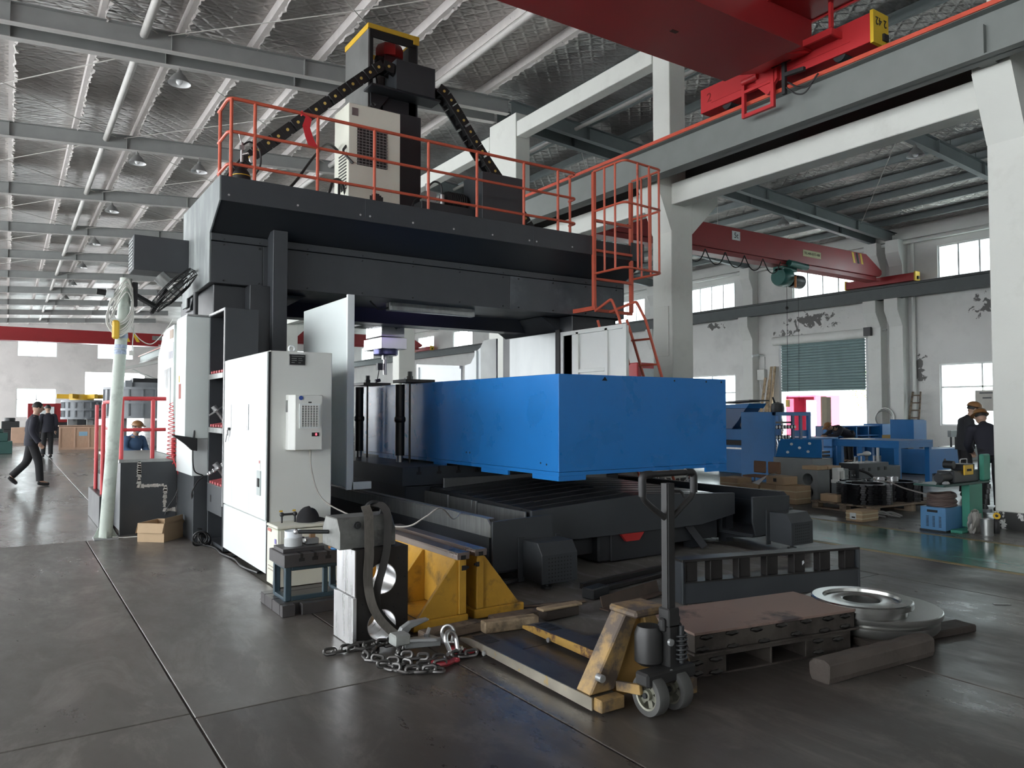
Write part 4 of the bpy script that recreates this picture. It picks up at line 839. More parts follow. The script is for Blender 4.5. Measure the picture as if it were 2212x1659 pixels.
MB().cyl((2.27, 4.40, .09), (2.27, 4.40, .125), .02, n=6).cyl((2.27, 4.40, .11), (2.30, 4.42, .15), .013).build('jaw_bolt', m_steel, pc)
m_hook = M('worn_red_hook', (.36, .03, .045), .45, var=.2)
def hook(label, loc, rz):
    t = thing('sling_hook', label, 'hook', loc, rz)
    P = [(.07, .0, .02), (.04, 0, .02), (.01, .0, .02), (-.03, .02, .018), (-.045, .055, .016), (-.02, .085, .016), (.02, .08, .016), (.035, .055, .016)]
    MB().tube(curve(P, 5), [.014 + .006 * math.sin(PI * i / 35) for i in range(36)], 8).build('hook_body', m_hook, t, local=True)
    MB().torus((.085, 0, .02), .02, .010, (0, 0, 1), 14, 6).build('hook_eye', m_hook, t, local=True)
    MB().box(-.0, .055, .05, .062, .018, .026).build('latch', m_steel, t, local=True)
    return t
hook('red sling hook lying flat beside the chain end', (2.25, 4.10, 0), .35); hook('red sling hook joined to a ring behind the long shackle', (2.42, 4.27, 0), -.5)
shackle('long bright shackle standing among the red hooks', (2.37, 4.22, .04), .4, -.35, m_steel, 1.6); shackle('bright shackle with red pin end leaning over the clamp', (2.40, 4.36, .06), -.7, -.2, m_steel, 1.3)
# ---- yellow angle plates
m_yplate = M('chipped_yellow_paint', (.50, .27, .03), .5, var=.22, scale=4, bump=.15, bscale=30, dirt=(.09, .06, .03), dscale=5, dlo=.52, dhi=.74)
m_rail = M('oily_rail_steel', (.42, .36, .33), .3, .85, var=.08)
def bracket(label, x, y, s, rz):
    t = thing('angle_bracket', label, 'bracket', (x, y, 0), rz)
    MB().box(-.03, .03, 0, 1.5, .075, .50).build('upright_wall', m_yplate, t, .004, local=True)
    MB().box(min(0, -s * .40), max(0, -s * .40), 0, 1.5, 0, .07).box(min(0, s * .05), max(0, s * .05), 0, 1.5, 0, .07).build('base_plate', m_yplate, t, .008, local=True)
    for yy in (.02, .55, 1.1):
        MB().prism([(-s * .03, .07), (-s * .36, .07), (-s * .34, .10), (-s * .05, .46), (-s * .03, .46)], 'y', yy, yy + .03).build('gusset', m_yplate, t, .003, local=True)
    MB().box(-.05, .05, -.01, 1.5, .50, .52).box(-.05, -.018, -.01, 1.5, .47, .50).box(.018, .05, -.01, 1.5, .47, .50).build('top_rail', m_rail, t, .002, local=True)
    MB().box(-.018, .018, -.012, .0, .47, .50).build('slot_mouth', m_black, t, local=True)
    MB().box(s * .03 - .004, s * .05, -.003, .01, .40, .416).box(-s * .0 - .01, s * .032, -.004, .01, .39, .425).build('side_slot', m_black, t, local=True)
    MB().box(-s * .34, -s * .33, .03, 1.45, .071, .073).build('grime_line', m_black, t, local=True)
bracket('chipped yellow angle bracket with triangular gussets next to the bored block', 2.79, 4.84, 1, .0)
bracket('chipped yellow angle bracket with triangular gussets facing the motor cover', 2.975, 4.90, -1, 0)
# ---- timber and scrap on the floor
m_wood = M('dirty_timber', (.17, .125, .09), .8, var=.3, scale=6, stretch=(1, 1, 6), bump=.3, bscale=20, dirt=(.045, .035, .03), dscale=4, dlo=.5, dhi=.62); m_woodl = M('split_pale_timber', (.40, .30, .19), .8, var=.3, scale=8, bump=.3, bscale=20, dirt=(.12, .09, .06), dscale=5)
m_woodd = M('black_oily_timber', (.045, .036, .03), .75, var=.3, bump=.3, bscale=14)
def beam(label, a, b, w, h, mat, nm='timber', bev=.008, cat='timber'):
    a = Vector(a); b = Vector(b); t = MB().bar(a + Vector((0, 0, h / 2)), b + Vector((0, 0, h / 2)), w, h).build(nm, mat, None, bev); return tag(t, label, cat)
beam('short pale weathered timber under the tip of the yellow fork', (2.80, 4.58, 0), (3.22, 4.52, 0), .09, .08, m_woodl)
beam('grey timber baulk lying against the yellow bracket base', (2.34, 4.62, 0), (2.82, 4.66, 0), .09, .075, m_wood)
beam('brown timber batten beside the yellow bracket foot', (2.98, 4.76, 0), (3.38, 4.74, 0), .10, .05, m_wood)
beam('pale split plank resting on a black block', (3.30, 4.60, .075), (3.68, 4.60, .075), .09, .02, m_woodl, 'plank'); beam('black oily block under the pale split plank', (3.34, 4.62, 0), (3.66, 4.62, 0), .10, .07, m_woodd, 'wood_block')
beam('black square block on the dusty floor before the machine leg', (4.02, 4.92, 0), (4.25, 4.98, 0), .12, .085, m_dark, 'steel_block', cat='steel block')
beam('thin brown lath lying behind the yellow brackets', (3.35, 5.02, 0), (3.95, 4.86, 0), .05, .015, m_wood, 'lath')
beam('long flat steel bar lying on the dusty floor', (4.25, 5.06, 0), (5.4, 5.26, 0), .06, .035, m_ox, 'flat_bar', .003, 'steel bar')
beam('long low channel bar behind the flat steel bar', (4.2, 5.22, 0), (5.5, 5.42, 0), .05, .05, m_ox, 'channel_bar', .003, 'steel bar')
t = thing('angle_iron', 'rusty folded angle iron offcut on the dusty floor', 'angle iron', (4.3, 4.69, 0)); MB().bar((3.9, 4.6, .05), (4.68, 4.78, .05), .012, .1, (0, .3, 1)).build('upright_leg', M('rusty_dark_iron', (.07, .045, .032), .7, var=.3, scale=9), t, .002); MB().bar((3.89, 4.56, .008), (4.67, 4.73, .008), .09, .012).build('flat_leg', MATS['rusty_dark_iron'], t, .002)
# ---- pallet jack
pj = thing('pallet_jack', 'worn yellow hand pallet jack with black loop handle', 'pallet jack', (2.86, 3.3, 0))
m_jack = M('worn_yellow_jack', (.42, .27, .10), .48, .15, var=.2, scale=9, dirt=(.11, .085, .068), dscale=4.5, dlo=.40, dhi=.56); m_fork = M('scraped_fork_steel', (.075, .068, .060), .42, .4, var=.25, scale=7, dirt=(.03, .026, .022), dscale=3); m_forke = M('bare_fork_edge', (.36, .33, .27), .38, .7, var=.2, scale=8, dirt=(.50, .34, .10), dscale=9, dlo=.58, dhi=.66); m_jdark = M('greasy_black_jack', (.03, .03, .03), .45, .3, var=.2)
m_forky = M('chipped_yellow_fork', (.40, .24, .06), .5, .1, var=.2, scale=7, dirt=(.10, .05, .03), dscale=9, dlo=.50, dhi=.6)
for i, (x0, x1, me) in enumerate(((2.53, 2.69, m_forke), (3.03, 3.19, m_forky))):
    f = MB().prism([(3.06, .062), (4.30, .062), (4.42, .045), (4.42, .055), (4.29, .078), (3.06, .078)], 'x', x0, x1).build('fork', m_fork, pj, .003)
    MB().prism([(3.06, .012), (4.26, .03), (4.42, .035), (4.42, .056), (4.3, .079), (3.06, .079)], 'x', x0 - .004, x0 + .006).build('outer_edge', me, f, .002)
    MB().prism([(3.06, .012), (4.26, .03), (4.42, .035), (4.42, .05), (4.3, .07), (3.06, .07)], 'x', x1 - .006, x1 + .004).build('inner_edge', m_forky, f, .002)
    MB().box(x0 + .03, x1 - .03, 4.14, 4.32, .0785, .080).build('roller_opening', m_black, f)
    for yy in (4.19, 4.27): MB().cyl((x0 + .035, yy, .045), (x1 - .035, yy, .045), .036, n=14).build('load_roller', m_rub, f)
    MB().cyl((x0 - .008, 4.1, .035), (x0 - .02, 4.1, .035), .016, n=12).build('axle_end', m_stl, f)
MB().box(2.54, 2.70, 3.0, 3.07, .012, .078).build('heel_block', m_jack, pj, .006); MB().box(3.02, 3.18, 2.98, 3.06, .012, .078).build('heel_block', m_jack, pj, .006)
MB().prism([(2.69, .02), (3.03, .02), (2.96, .455), (2.80, .455)], 'y', 3.12, 3.19).build('torsion_plate', M('plain_yellow_plate', (.42, .25, .08), .5, var=.2), pj, .004)  # torsion plate in a yellow close to the jack's, without its dirt layer
# sloping legs of the A-frame
MB().prism([(2.53, .08), (2.70, .08), (2.88, .47), (2.78, .47)], 'y', 3.08, 3.20).build('frame_leg', m_jack, pj, .008)
MB().prism([(3.19, .08), (3.02, .08), (2.9, .46), (2.99, .46)], 'y', 3.08, 3.20).build('frame_leg', m_jack, pj, .008)
MB().box(2.76, 3.0, 2.98, 3.20, .46, .50).build('frame_head', m_jack, pj, .012)
MB().cyl((2.585, 3.08, .17), (2.585, 3.04, .17), .02, n=16).cyl((2.585, 3.041, .17), (2.585, 3.038, .17), .013, n=16).build('pivot_tube', m_stl, pj)
for x in (2.70, 3.0): MB().bar((x, 3.06, .11), (x + .02 * (1 if x < 2.8 else -1), 2.90, .13), .025, .05).build('linkage_arm', m_jack, pj, .003)
MB().box(2.70, 3.05, 2.83, 2.93, .155, .225).build('steer_yoke', m_jdark, pj, .012)
MB().lathe([(.05, .22), (.075, .24), (.075, .38), (.06, .42), (.0, .43)], (2.84, 2.97, 0), n=20).build('pump_body', m_jdark, pj)
MB().box(2.88, 2.98, 2.86, 2.95, .21, .44).box(2.86, 2.99, 2.88, 2.92, .40, .47).build('pump_housing', m_jdark, pj, .008)
MB().cyl((2.87, 2.845, .21), (2.87, 2.835, .21), .014).cyl((2.87, 2.845, .36), (2.87, 2.83, .36), .018).build('pivot_bolt', m_stl, pj)
sp = [(2.955 + .027 * math.cos(k * .7), 2.845 + .027 * math.sin(k * .7), .25 + k * .0026) for k in range(56)]
MB().tube(sp, .006, 6).cyl((2.955, 2.845, .24), (2.955, 2.845, .43), .014).build('coil_spring', m_dark, pj)
for x in (2.765, 2.935):
    w = MB().lathe([(.075, -.034), (.102, -.034), (.105, -.028), (.105, .028), (.102, .034), (.075, .034), (.075, -.034)], (x, 2.88, .105), (1, 0, 0), 32, cap=False).build('wheel_tyre', M('worn_grey_tyre', (.075, .075, .072), .7, var=.15, scale=20), pj)
    m_hub = M('alloy_hub', (.26, .26, .21), .45, .6, var=.3, scale=20)
    hb = MB().lathe([(.0, -.033), (.026, -.033), (.026, .033), (0, .033)], (x, 2.88, .105), (1, 0, 0), 20).lathe([(.066, -.03), (.078, -.034), (.078, .034), (.066, .03), (.066, -.03)], (x, 2.88, .105), (1, 0, 0), 28, cap=False)
    for k in range(6):
        a = k * PI / 3 + .3; hb.bar((x, 2.88 + .02 * math.cos(a), .105 + .02 * math.sin(a)), (x, 2.88 + .07 * math.cos(a), .105 + .07 * math.sin(a)), .03, .022, (1, 0, 0))
    hb.build('wheel_hub', m_hub, pj)
MB().cyl((2.72, 2.88, .105), (2.98, 2.88, .105), .014).build('axle', m_dark, pj)
MB().box(2.895, 2.945, 2.875, 2.925, .44, 1.17).build('mast', m_jdark, pj, .004); MB().box(2.889, 2.895, 2.880, 2.920, .52, 1.17).build('mast_edge', m_jdark, pj)
MB().box(2.88, 2.96, 2.86, 2.94, .42, .52).build('mast_socket', m_jdark, pj, .006)
LPH = [(2.925, 2.90, .97), (2.80, 2.90, 1.05), (2.735, 2.90, 1.10), (2.735, 2.90, 1.22), (3.115, 2.90, 1.22), (3.115, 2.90, 1.10), (3.04, 2.90, 1.05), (2.925, 2.90, .97)]
MB().tube(fillet(LPH, .05), .016, 10).build('handle_loop', m_jdark, pj)
MB().tube(fillet([(2.737, 2.90, 1.11), (2.735, 2.90, 1.22), (2.80, 2.90, 1.22)], .05), .021, 10).build('hand_grip', m_rub, pj); MB().tube(fillet([(3.05, 2.90, 1.22), (3.115, 2.90, 1.22), (3.113, 2.90, 1.11)], .05), .021, 10).build('hand_grip', m_rub, pj)
MB().tube(curve([(2.94, 2.89, 1.13), (3.0, 2.885, 1.12), (3.02, 2.88, 1.09)]), .007, 6).build('release_lever', m_jdark, pj)
MB().bar((3.03, 2.90, .28), (3.12, 2.93, .13), .02, .012).box(3.08, 3.16, 2.93, 3.0, .02, .10).build('foot_pedal', m_jack, pj)
# ---- welded steel slabs
wl_ = M('welded_mill_steel', (.075, .065, .058), .42, .5, var=.3, scale=5, dirt=(.13, .115, .10), dscale=3, dlo=.45, dhi=.6); m_rust = M('brown_plate_top', (.24, .165, .135), .62, var=.12, scale=2, dirt=(.06, .045, .045), dscale=2.2, dlo=.56, dhi=.66); m_weld = M('dark_weld_bead', (.05, .048, .045), .3, .7)
rz = -.155
ws = thing('welded_steel_slab', 'brown topped welded steel slab stacked above the open steel frame', 'steel slab', (3.36, 3.13, .13), rz)
MB().box(0, 1.29, 0, .53, .012, .112).build('slab_core', wl_, ws, .003, local=True); MB().box(-.005, 1.295, -.005, .535, .112, .128).build('top_sheet', m_rust, ws, .002, local=True)
MB().box(-.02, 1.31, -.02, .55, 0, .012).build('bottom_sheet', wl_, ws, .002, local=True)
b0 = None
def bead(par, x, z, y=-.006, l=.09, rot=(0, 0, 0)):
    m = MB(); n = 9
    m.tube([(-l / 2 + l * k / n, 0, .002 * math.sin(k * 1.3)) for k in range(n + 1)], [.005 + .011 * math.sin(PI * k / n) ** .6 for k in range(n + 1)], 6)
    o = m.build('weld_bead', m_weld, par, local=True); o.location = (x, y, z); o.rotation_euler = rot
random.seed(3)
for x in (.08, .27, .46, .66, .86, 1.05, 1.2): bead(ws, x, .10 + random.uniform(-.006, .004))
for x in (.05, .28, .52, .78, 1.02, 1.2): bead(ws, x, .022 + random.uniform(-.005, .01))
m_weld2 = m_silver
for y in (.1, .35): bead(ws, -.006, .03, y, .08, (0, 0, PI / 2))
lf_ = thing('open_steel_frame', 'welded open steel frame lying on the floor under the brown slab', 'steel frame', (3.36, 3.12, 0), rz)
MB().box(-.06, 1.26, 0, .5, 0, .012).build('base_sheet', wl_, lf_, .002, local=True)
for x0, x1 in ((-.06, .22), (.56, .575), (.85, 1.24)): MB().box(x0, x1, 0, .5, .012, .108).build('web_plate', wl_, lf_, .002, local=True)
MB().box(-.06, 1.24, .0, .5, .108, .128).build('upper_sheet', wl_, lf_, .002, local=True)
for x, z in ((.0, .03), (.0, .09), (.14, .095), (.14, .02), (.95, .03), (.95, .1), (1.12, .09)): bead(lf_, x, z)
# ---- black barred frame
bf = thing('barred_frame', 'black steel frame with square openings standing on edge behind the brown slab', 'steel frame', (4.54, 4.38, 0), -.25)
MB().box(0, 1.80, -.02, -.004, 0, .17).build('lower_plate', m_mach, bf, .003, local=True); MB().box(0, 1.80, -.03, .12, .335, .355).build('top_flange', m_ox, bf, .003, local=True)
MB().box(0, .02, -.03, .12, 0, .335).build('end_plate', m_mach, bf, .003, local=True); MB().box(1.78, 1.80, -.03, .12, 0, .335).build('end_plate', m_mach, bf, .003, local=True)
MB().box(.02, 1.78, -.03, .12, .165, .175).build('mid_flange', m_ox, bf, local=True)
for x in (.03, .27, .54, .82, 1.10, 1.37, 1.64):
    MB().box(x, x + .13, .0, .012, .175, .335).box(x, x + .012, -.02, .06, .175, .335).build('bar', m_ox, bf, .002, local=True)
MB().prism([(1.2, .23), (1.22, .25), (1.215, .27), (1.2, .265)], 'y', -.003, -.001).build('paper_scrap', m_white, bf, local=True)
# ---- turned flanges
m_turn = M('turned_steel', (.34, .345, .33), .25, .95, var=.1, scale=2); m_turnd = M('dull_turned_steel', (.32, .32, .30), .33, .85, var=.15, scale=3)
t = thing('turned_disc', 'large turned steel disc with grooved rim lying on timber', 'steel disc', (5.13, 3.12, .05)); MB().lathe([(0, .05), (.42, .05), (.435, .07), (.435, .11), (.40, .115), (.40, .135), (.45, .14), (.455, .155), (.455, .175), (.45, .18), (0, .18)], (5.13, 3.12, 0), n=64, cap=False).build('disc_body', m_turnd, t)
t = thing('ring_flange', 'bright ring flange with a centre hole resting on the large disc', 'flange', (4.94, 3.07, .18)); MB().lathe([(.12, .182), (.29, .182), (.29, .225), (.325, .23), (.325, .262), (.315, .27), (.25, .27), (.245, .25), (.235, .25), (.14, .258), (.12, .25), (.12, .182)], (4.94, 3.07, 0), n=64, cap=False).build('flange_ring', m_turn, t)
MB().lathe([(0, .183), (.118, .183), (.118, .19), (0, .19)], (4.94, 3.07, 0), n=32).build('bore_floor', m_black, t)
a = Vector((3.90, 2.69, .065)); b = Vector((4.92, 2.63, .065)); d = (b - a).normalized(); sv = Vector((-d.y, d.x, 0)); vs = []
random.seed(9); prof = [(-.06, -.065), (.055, -.065), (.072, -.03), (.07, .03), (.045, .062), (-.03, .066), (-.066, .045), (-.07, -.03)]
mm = MB(); NR = 12
for i in range(NR + 1):
    p = a + (b - a) * i / NR
    for q, z in prof: k = 1 + random.uniform(-.06, .05); vs.append(p + sv * q * k + Vector((0, 0, z * (k if z > 0 else 1))))
n = len(prof); mm.add(vs, [(i * n + k, i * n + (k + 1) % n, i * n + n + (k + 1) % n, i * n + n + k) for i in range(NR) for k in range(n)] + [tuple(range(n))[::-1], tuple(range(NR * n, NR * n + n))])
tag(mm.build('timber_baulk', M('dark_baulk', (.085, .07, .06), .75, var=.3, scale=5, bump=.3, bscale=16, dirt=(.16, .14, .125), dscale=3, dlo=.6, dhi=.8), None, .006), 'dark squared timber baulk lying alone with a pale cracked end', 'timber')
beam('dark timber bearer under the large turned disc', (4.7, 2.92, 0), (5.72, 2.76, 0), .16, .05, m_woodd, 'timber')
beam('yellowish timber bearer poking out between slab and disc', (4.66, 3.12, 0), (5.3, 3.3, 0), .12, .05, m_wood, 'timber')
beam('small white scrap of metal lying on the bare dark floor', (6.62, 2.98, 0), (6.72, 2.9, 0), .03, .006, m_galv, 'metal_scrap', .001, 'scrap')
# ================================================================ overhead cranes and lamps
m_cred = M('crane_red', (.30, .018, .022), .38, var=.08, scale=2); m_credl = M('bright_lit_crane_red', (.55, .035, .04), .4, var=.06)  # brighter red of the end truck has the light from its left put in
m_hazy = M('hazard_yellow', (.75, .50, .03), .5)
cr = thing('overhead_crane', 'big red box girder overhead crane with end truck on the grey runway', 'crane', (2, 7.3, 7))
MB().prism([(-13.8, 6.8), (9.4, 6.8), (9.9, 7.0), (10.05, 7.0), (10.05, 7.95), (-13.8, 7.95)], 'y', 6.9, 7.85).build('box_girder', m_cred, cr, .006)
MB().box(-13.8, 9.4, 6.62, 8.02, 6.785, 6.80).build('bottom_flange', m_cred, cr); MB().box(-13.8, 10.0, 6.75, 8.02, 7.95, 7.97).build('top_flange', m_cred, cr)
et = MB().box(10.08, 10.42, 5.98, 9.15, 6.78, 7.2).build('end_truck', m_credl, cr, .006)
MB().box(10.07, 10.08, 6.3, 8.9, 6.90, 6.92).build('truck_rib', m_credl, et)
MB().box(10.06, 10.44, 5.93, 5.98, 6.75, 7.22).build('yellow_buffer_plate', m_hazy, et); text('2 42', .16, m_black, et, (10.25, 5.925, 7.08), (PI / 2, PI, 0), 'plate_number'); MB().box(10.28, 10.40, 5.90, 5.93, 6.82, 6.92).build('buffer', m_black, et)
for y in (6.5, 8.6): MB().cyl((10.12, y, 6.80), (10.40, y, 6.80), .1, n=20).build('truck_wheel', m_dark, et)
text('2', .22, M('dark_red_numeral', (.3, .02, .02), .4), et, (10.074, 8.95, 7.0), (PI / 2, 0, -PI / 2), 'truck_number')
MB().prism([(9.4, 6.8), (10.08, 7.0), (10.08, 7.2), (9.4, 7.2)], 'y', 6.95, 7.8).prism([(7.9, 6.8), (7.7, 6.6), (7.66, 6.6), (7.5, 6.8), (7.5, 7.2), (7.9, 7.2)], 'x', 10.0, 10.06).build('end_bracket', m_credl, et)
fr = MB().box(9.98, 10.04, 8.12, 8.18, 6.36, 6.98).box(9.98, 10.04, 7.55, 7.61, 6.36, 7.02).box(9.98, 10.04, 7.61, 8.12, 6.36, 6.42).box(9.98, 10.04, 7.61, 8.12, 6.76, 6.81).build('hanging_frame', m_credl, cr, .004); MB().cyl((9.98, 7.85, 6.95), (9.98, 8.15, 6.95), .05).build('cross_tube', m_credl, fr)
tr = MB().box(9.82, 10.66, 6.42, 6.46, 7.0, 7.1).box(9.82, 10.66, 7.2, 7.24, 7.0, 7.1).box(9.82, 9.86, 6.46, 7.2, 7.0, 7.1).box(10.62, 10.66, 6.46, 7.2, 7.0, 7.1).build('drive_tray', m_credl, cr, .004); MB().box(9.86, 10.62, 6.46, 7.2, 7.02, 7.03).build('tray_floor', m_cred, tr)
for x, y in ((9.84, 6.44), (9.84, 7.22)): MB().box(x - .035, x + .035, y - .02, y + .02, 7.1, 7.5).build('tray_hanger', m_credl, tr)
tr2 = MB().box(9.0, 10.1, 7.24, 7.28, 7.45, 7.55).box(9.0, 10.1, 6.0, 6.04, 7.45, 7.55).box(10.06, 10.1, 6.04, 7.24, 7.45, 7.55).box(9.0, 9.04, 6.04, 7.24, 7.45, 7.55).build('walkway_tray', m_credl, cr, .004); MB().box(9.04, 10.06, 6.04, 7.24, 7.47, 7.48).build('walkway_floor', m_cred, tr2)
MB().box(9.9, 9.96, 7.2, 7.55, 6.95, 7.0).box(9.9, 9.96, 7.28, 7.34, 6.45, 6.95).bar((9.93, 7.3, 6.75), (9.93, 6.95, 6.72), .06, .06).build('collector_arm', m_black, cr, .003)
MB().tube(curve([(9.93, 7.25, 6.62), (10.0, 7.1, 6.5), (10.02, 6.95, 6.48), (10.05, 6.8, 6.62)], 5), .014, 6).tube(curve([(9.93, 7.28, 6.55), (10.0, 7.15, 6.42), (10.02, 7.0, 6.40), (10.05, 6.85, 6.58)], 5), .012, 6).build('collector_cable', m_black, cr)
MB().box(7.5, 7.62, 7.3, 7.36, 6.778, 6.786).build('flange_stain', M('dark_mark', (.05, .01, .01), .6), cr)
def crane5(y, label, signs):
    c = thing('overhead_crane', label, 'crane', (20, y, 7))
    g = MB().prism([(12.6, 6.85), (28.6, 6.85), (28.75, 6.95), (28.75, 7.1), (27.7, 7.65), (12.8, 7.65), (12.4, 7.2), (12.4, 6.95)], 'y', y - .22, y + .22).build('box_girder', m_cred, c, .008)
    MB().box(12.5, 28.5, y - .14, y + .14, 6.68, 6.85).box(12.5, 28.5, y - .25, y + .25, 6.66, 6.68).build('trolley_rail', m_cred, c, .004)
    for x in (12.05, 29.05):
        e = MB().box(x - .14, x + .14, y - 1.45, y + 1.45, 6.58, 6.88).build('end_truck', m_cred, c, .006)
        for s in (-1, 1): MB().box(x - .16, x + .16, y + s * 1.45 - .03, y + s * 1.45 + .03, 6.56, 6.92).build('yellow_end_plate', m_hazy, e); MB().box(x - .05, x + .05, y + s * 1.5 - .03, y + s * 1.5 + .03, 6.62, 6.74).build('buffer', m_black, e)
    for k in range(3): MB().prism([(26.85 + k * .26, 7.22), (26.98 + k * .26, 7.22), (26.85 + k * .26, 7.62), (26.72 + k * .26, 7.62)], 'y', y - .225, y - .22).build('hazard_stripe', m_hazy if k % 2 == 0 else m_black, g)
    if signs:
        s = MB().box(19.93, 20.33, y - .23, y - .222, 7.24, 7.54).build('capacity_sign', m_white, g); text('5t', .26, m_black, s, (20.13, y - .233, 7.39), (PI / 2, 0, 0))
        s = MB().box(23.72, 24.78, y - .23, y - .222, 7.12, 7.36).build('phone_sign', M('pale_yellow_sign', (.5, .47, .25), .5), g); text('TEL:400-0373-400', .125, m_black, s, (24.25, y - .233, 7.24), (PI / 2, 0, 0))
        h = MB().lathe([(.0, -.1), (.3, -.1), (.34, 0), (.34, .35), (.3, .42), (0, .42)], (22.7, y, 6.3), (1, 0, 0), 20).build('hoist_drum', M('hoist_green', (.02, .13, .11), .4), c)
        MB().lathe([(.0, 0), (.22, 0), (.24, .08), (.24, .6), (.18, .68), (0, .68)], (23.2, y - .05, 6.2), (1, 0, 0), 18).build('hoist_motor', m_dark, h); MB().box(22.6, 23.4, y - .2, y + .2, 6.52, 6.72).cyl((22.8, y - .3, 6.75), (23.8, y - .3, 6.7), .12).build('trolley', MATS['hoist_green'], h)
        MB().cyl((23.05, y - .38, 5.9), (23.05, y - .38, 6.3), .04).build('limit_rod', M('orange_rod', (.6, .2, .05), .4), h)
        MB().tube([(22.95, y - .1, 6.0), (22.93, y - .1, 4.0), (22.92, y - .1, 1.9)], .008, 5).build('pendant_cable', m_black, c); MB().tube([(23.6, y - .1, 6.0), (23.58, y - .1, 4.0), (23.56, y - .1, 1.9)], .006, 5).build('lifting_rope', m_black, c); MB().box(22.87, 22.97, y - .15, y - .05, 1.7, 1.95).build('pendant', m_yel, c); MB().ball((22.94, y - .1, 5.2), .06, 10).build('rope_ball', m_black, c)
        for k in range(5):
            x0 = 17.6 + k * .95; MB().tube(curve([(x0, y - .3, 6.75), (x0 + .25, y - .3, 6.4), (x0 + .5, y - .3, 6.3), (x0 + .75, y - .3, 6.42), (x0 + .95, y - .3, 6.75)], 5), .018, 6).build('festoon_cable', m_black, c)
crane5(17.0, 'dark red 5 tonne overhead crane with green hoist in the side bay', True)
crane5(57.0, 'distant dark red overhead crane far down the side bay', False)
fc = thing('overhead_crane', 'distant red overhead crane across the far end of the main hall', 'crane', (0, 60, 6.8))
MB().prism([(-13.8, 6.35), (9.3, 6.35), (9.8, 6.6), (9.8, 6.9), (9.3, 7.1), (-13.8, 7.1)], 'y', 59.6, 60.4).build('box_girder', m_cred, fc); MB().box(-13.8, 9.0, 59.5, 60.5, 6.2, 6.35).build('bottom_flange', m_cred, fc)
for k in range(2): MB().prism([(7.0 + k * .6, 6.45), (7.2 + k * .6, 6.45), (6.9 + k * .6, 7.05), (6.7 + k * .6, 7.05)], 'y', 59.58, 59.6).build('hazard_stripe', m_hazy, fc)
MB().box(8.6, 9.5, 59.56, 59.6, 6.65, 6.95).build('name_sign', m_galv, fc)
m_shade = M('grey_lamp_shade', (.24, .24, .235), .45); m_shin = M('white_lamp_lining', (.8, .8, .8), .4)
def pendant(x, y, z, label, grp):
    t = thing('pendant_lamp', label, 'lamp', (x, y, z), group=grp)
    MB().lathe([(.235, 0), (.20, .07), (.12, .18), (.05, .24), (.04, .30), (0, .30)], (0, 0, 0), cap=False).build('shade', m_shade, t, local=True)
    MB().lathe([(.23, .002), (.19, .068), (.115, .17), (.0, .18)], (0, 0, 0), cap=False).build('shade_lining', m_shin, t, local=True, fixn=False)
    MB().ball((0, 0, .07), .075, 12, (1, 1, 1.3)).build('bulb', m_shin, t, local=True); MB().cyl((0, 0, .3), (0, 0, zr(x) + .02 - z if zr(x) - z > .31 else .45), .012, n=6).build('stem', m_shade, t, local=True)
for y in (17.35, 23.65, 29.95, 36.25, 42.55, 48.85, 55.15): pendant(2.95, y, 8.58, 'conical grey pendant lamp hanging under a main hall rafter', 'pendant lamps of the main hall')
for x, y in ((23.4, 17.35), (20.5, 10.95), (20.5, 4.65), (23.4, 23.65)): pendant(x, y, zr(x) - .34, 'conical grey pendant lamp hanging under a side bay rafter', 'pendant lamps of the side bay')
pendant(4.6, 11.0 + 12.65, 8.62, 'grey pendant lamp seen through the guard rail behind the hoses', None); bpy.data.objects.remove(bpy.data.objects['pendant_lamp.011'].children[-1]) if False else None
# ================================================================ left side
# tool shelf
ts = thing('tool_shelf', 'dark open tool cabinet with red tool cradles behind the white electrical cabinet', 'tool cabinet', (2.25, 9.1, 0))
MB().box(2.0, 2.36, 8.74, 8.77, 0, 2.7).build('side_wall', m_mach, ts, .003); MB().box(2.0, 2.36, 9.5, 9.53, 0, 2.7).build('side_wall', m_mach, ts, .003); MB().box(2.33, 2.36, 8.77, 9.5, .5, 2.7).build('back_wall', m_machd, ts); MB().box(2.0, 2.36, 8.77, 9.5, 2.67, 2.7).build('top', m_mach, ts)
MB().box(1.99, 2.0, 8.74, 8.765, .5, 2.7).box(1.99, 2.0, 8.765, 9.53, 2.675, 2.7).build('front_edge', m_silver, ts)
MB().box(2.01, 2.36, 8.77, 9.5, 0, .05).box(1.99, 2.36, 8.77, 9.5, .38, .70).build('base_unit', m_mach, ts, .004); MB().box(1.985, 1.99, 9.28, 9.32, .5, .58).build('socket', m_black, ts)
m_crad = M('pink_red_cradle', (.55, .12, .13), .4)
for z in (1.98, 1.36, .70):
    MB().prism([(1.985, z - .06), (2.33, z + .02), (2.33, z + .04), (1.985, z)] if z > .8 else [(1.985, z), (2.33, z + .03), (2.33, z + .04), (1.985, z + .006)], 'y', 8.78, 9.49).build('shelf', m_galv, ts, .002)
    for k in range(5): y = 8.86 + k * .13; MB().prism([(2.0, z + .006), (2.32, z + .05), (2.32, z + .085), (2.0, z + .035)], 'y', y, y + .045).build('tool_cradle', m_crad, ts, .003)
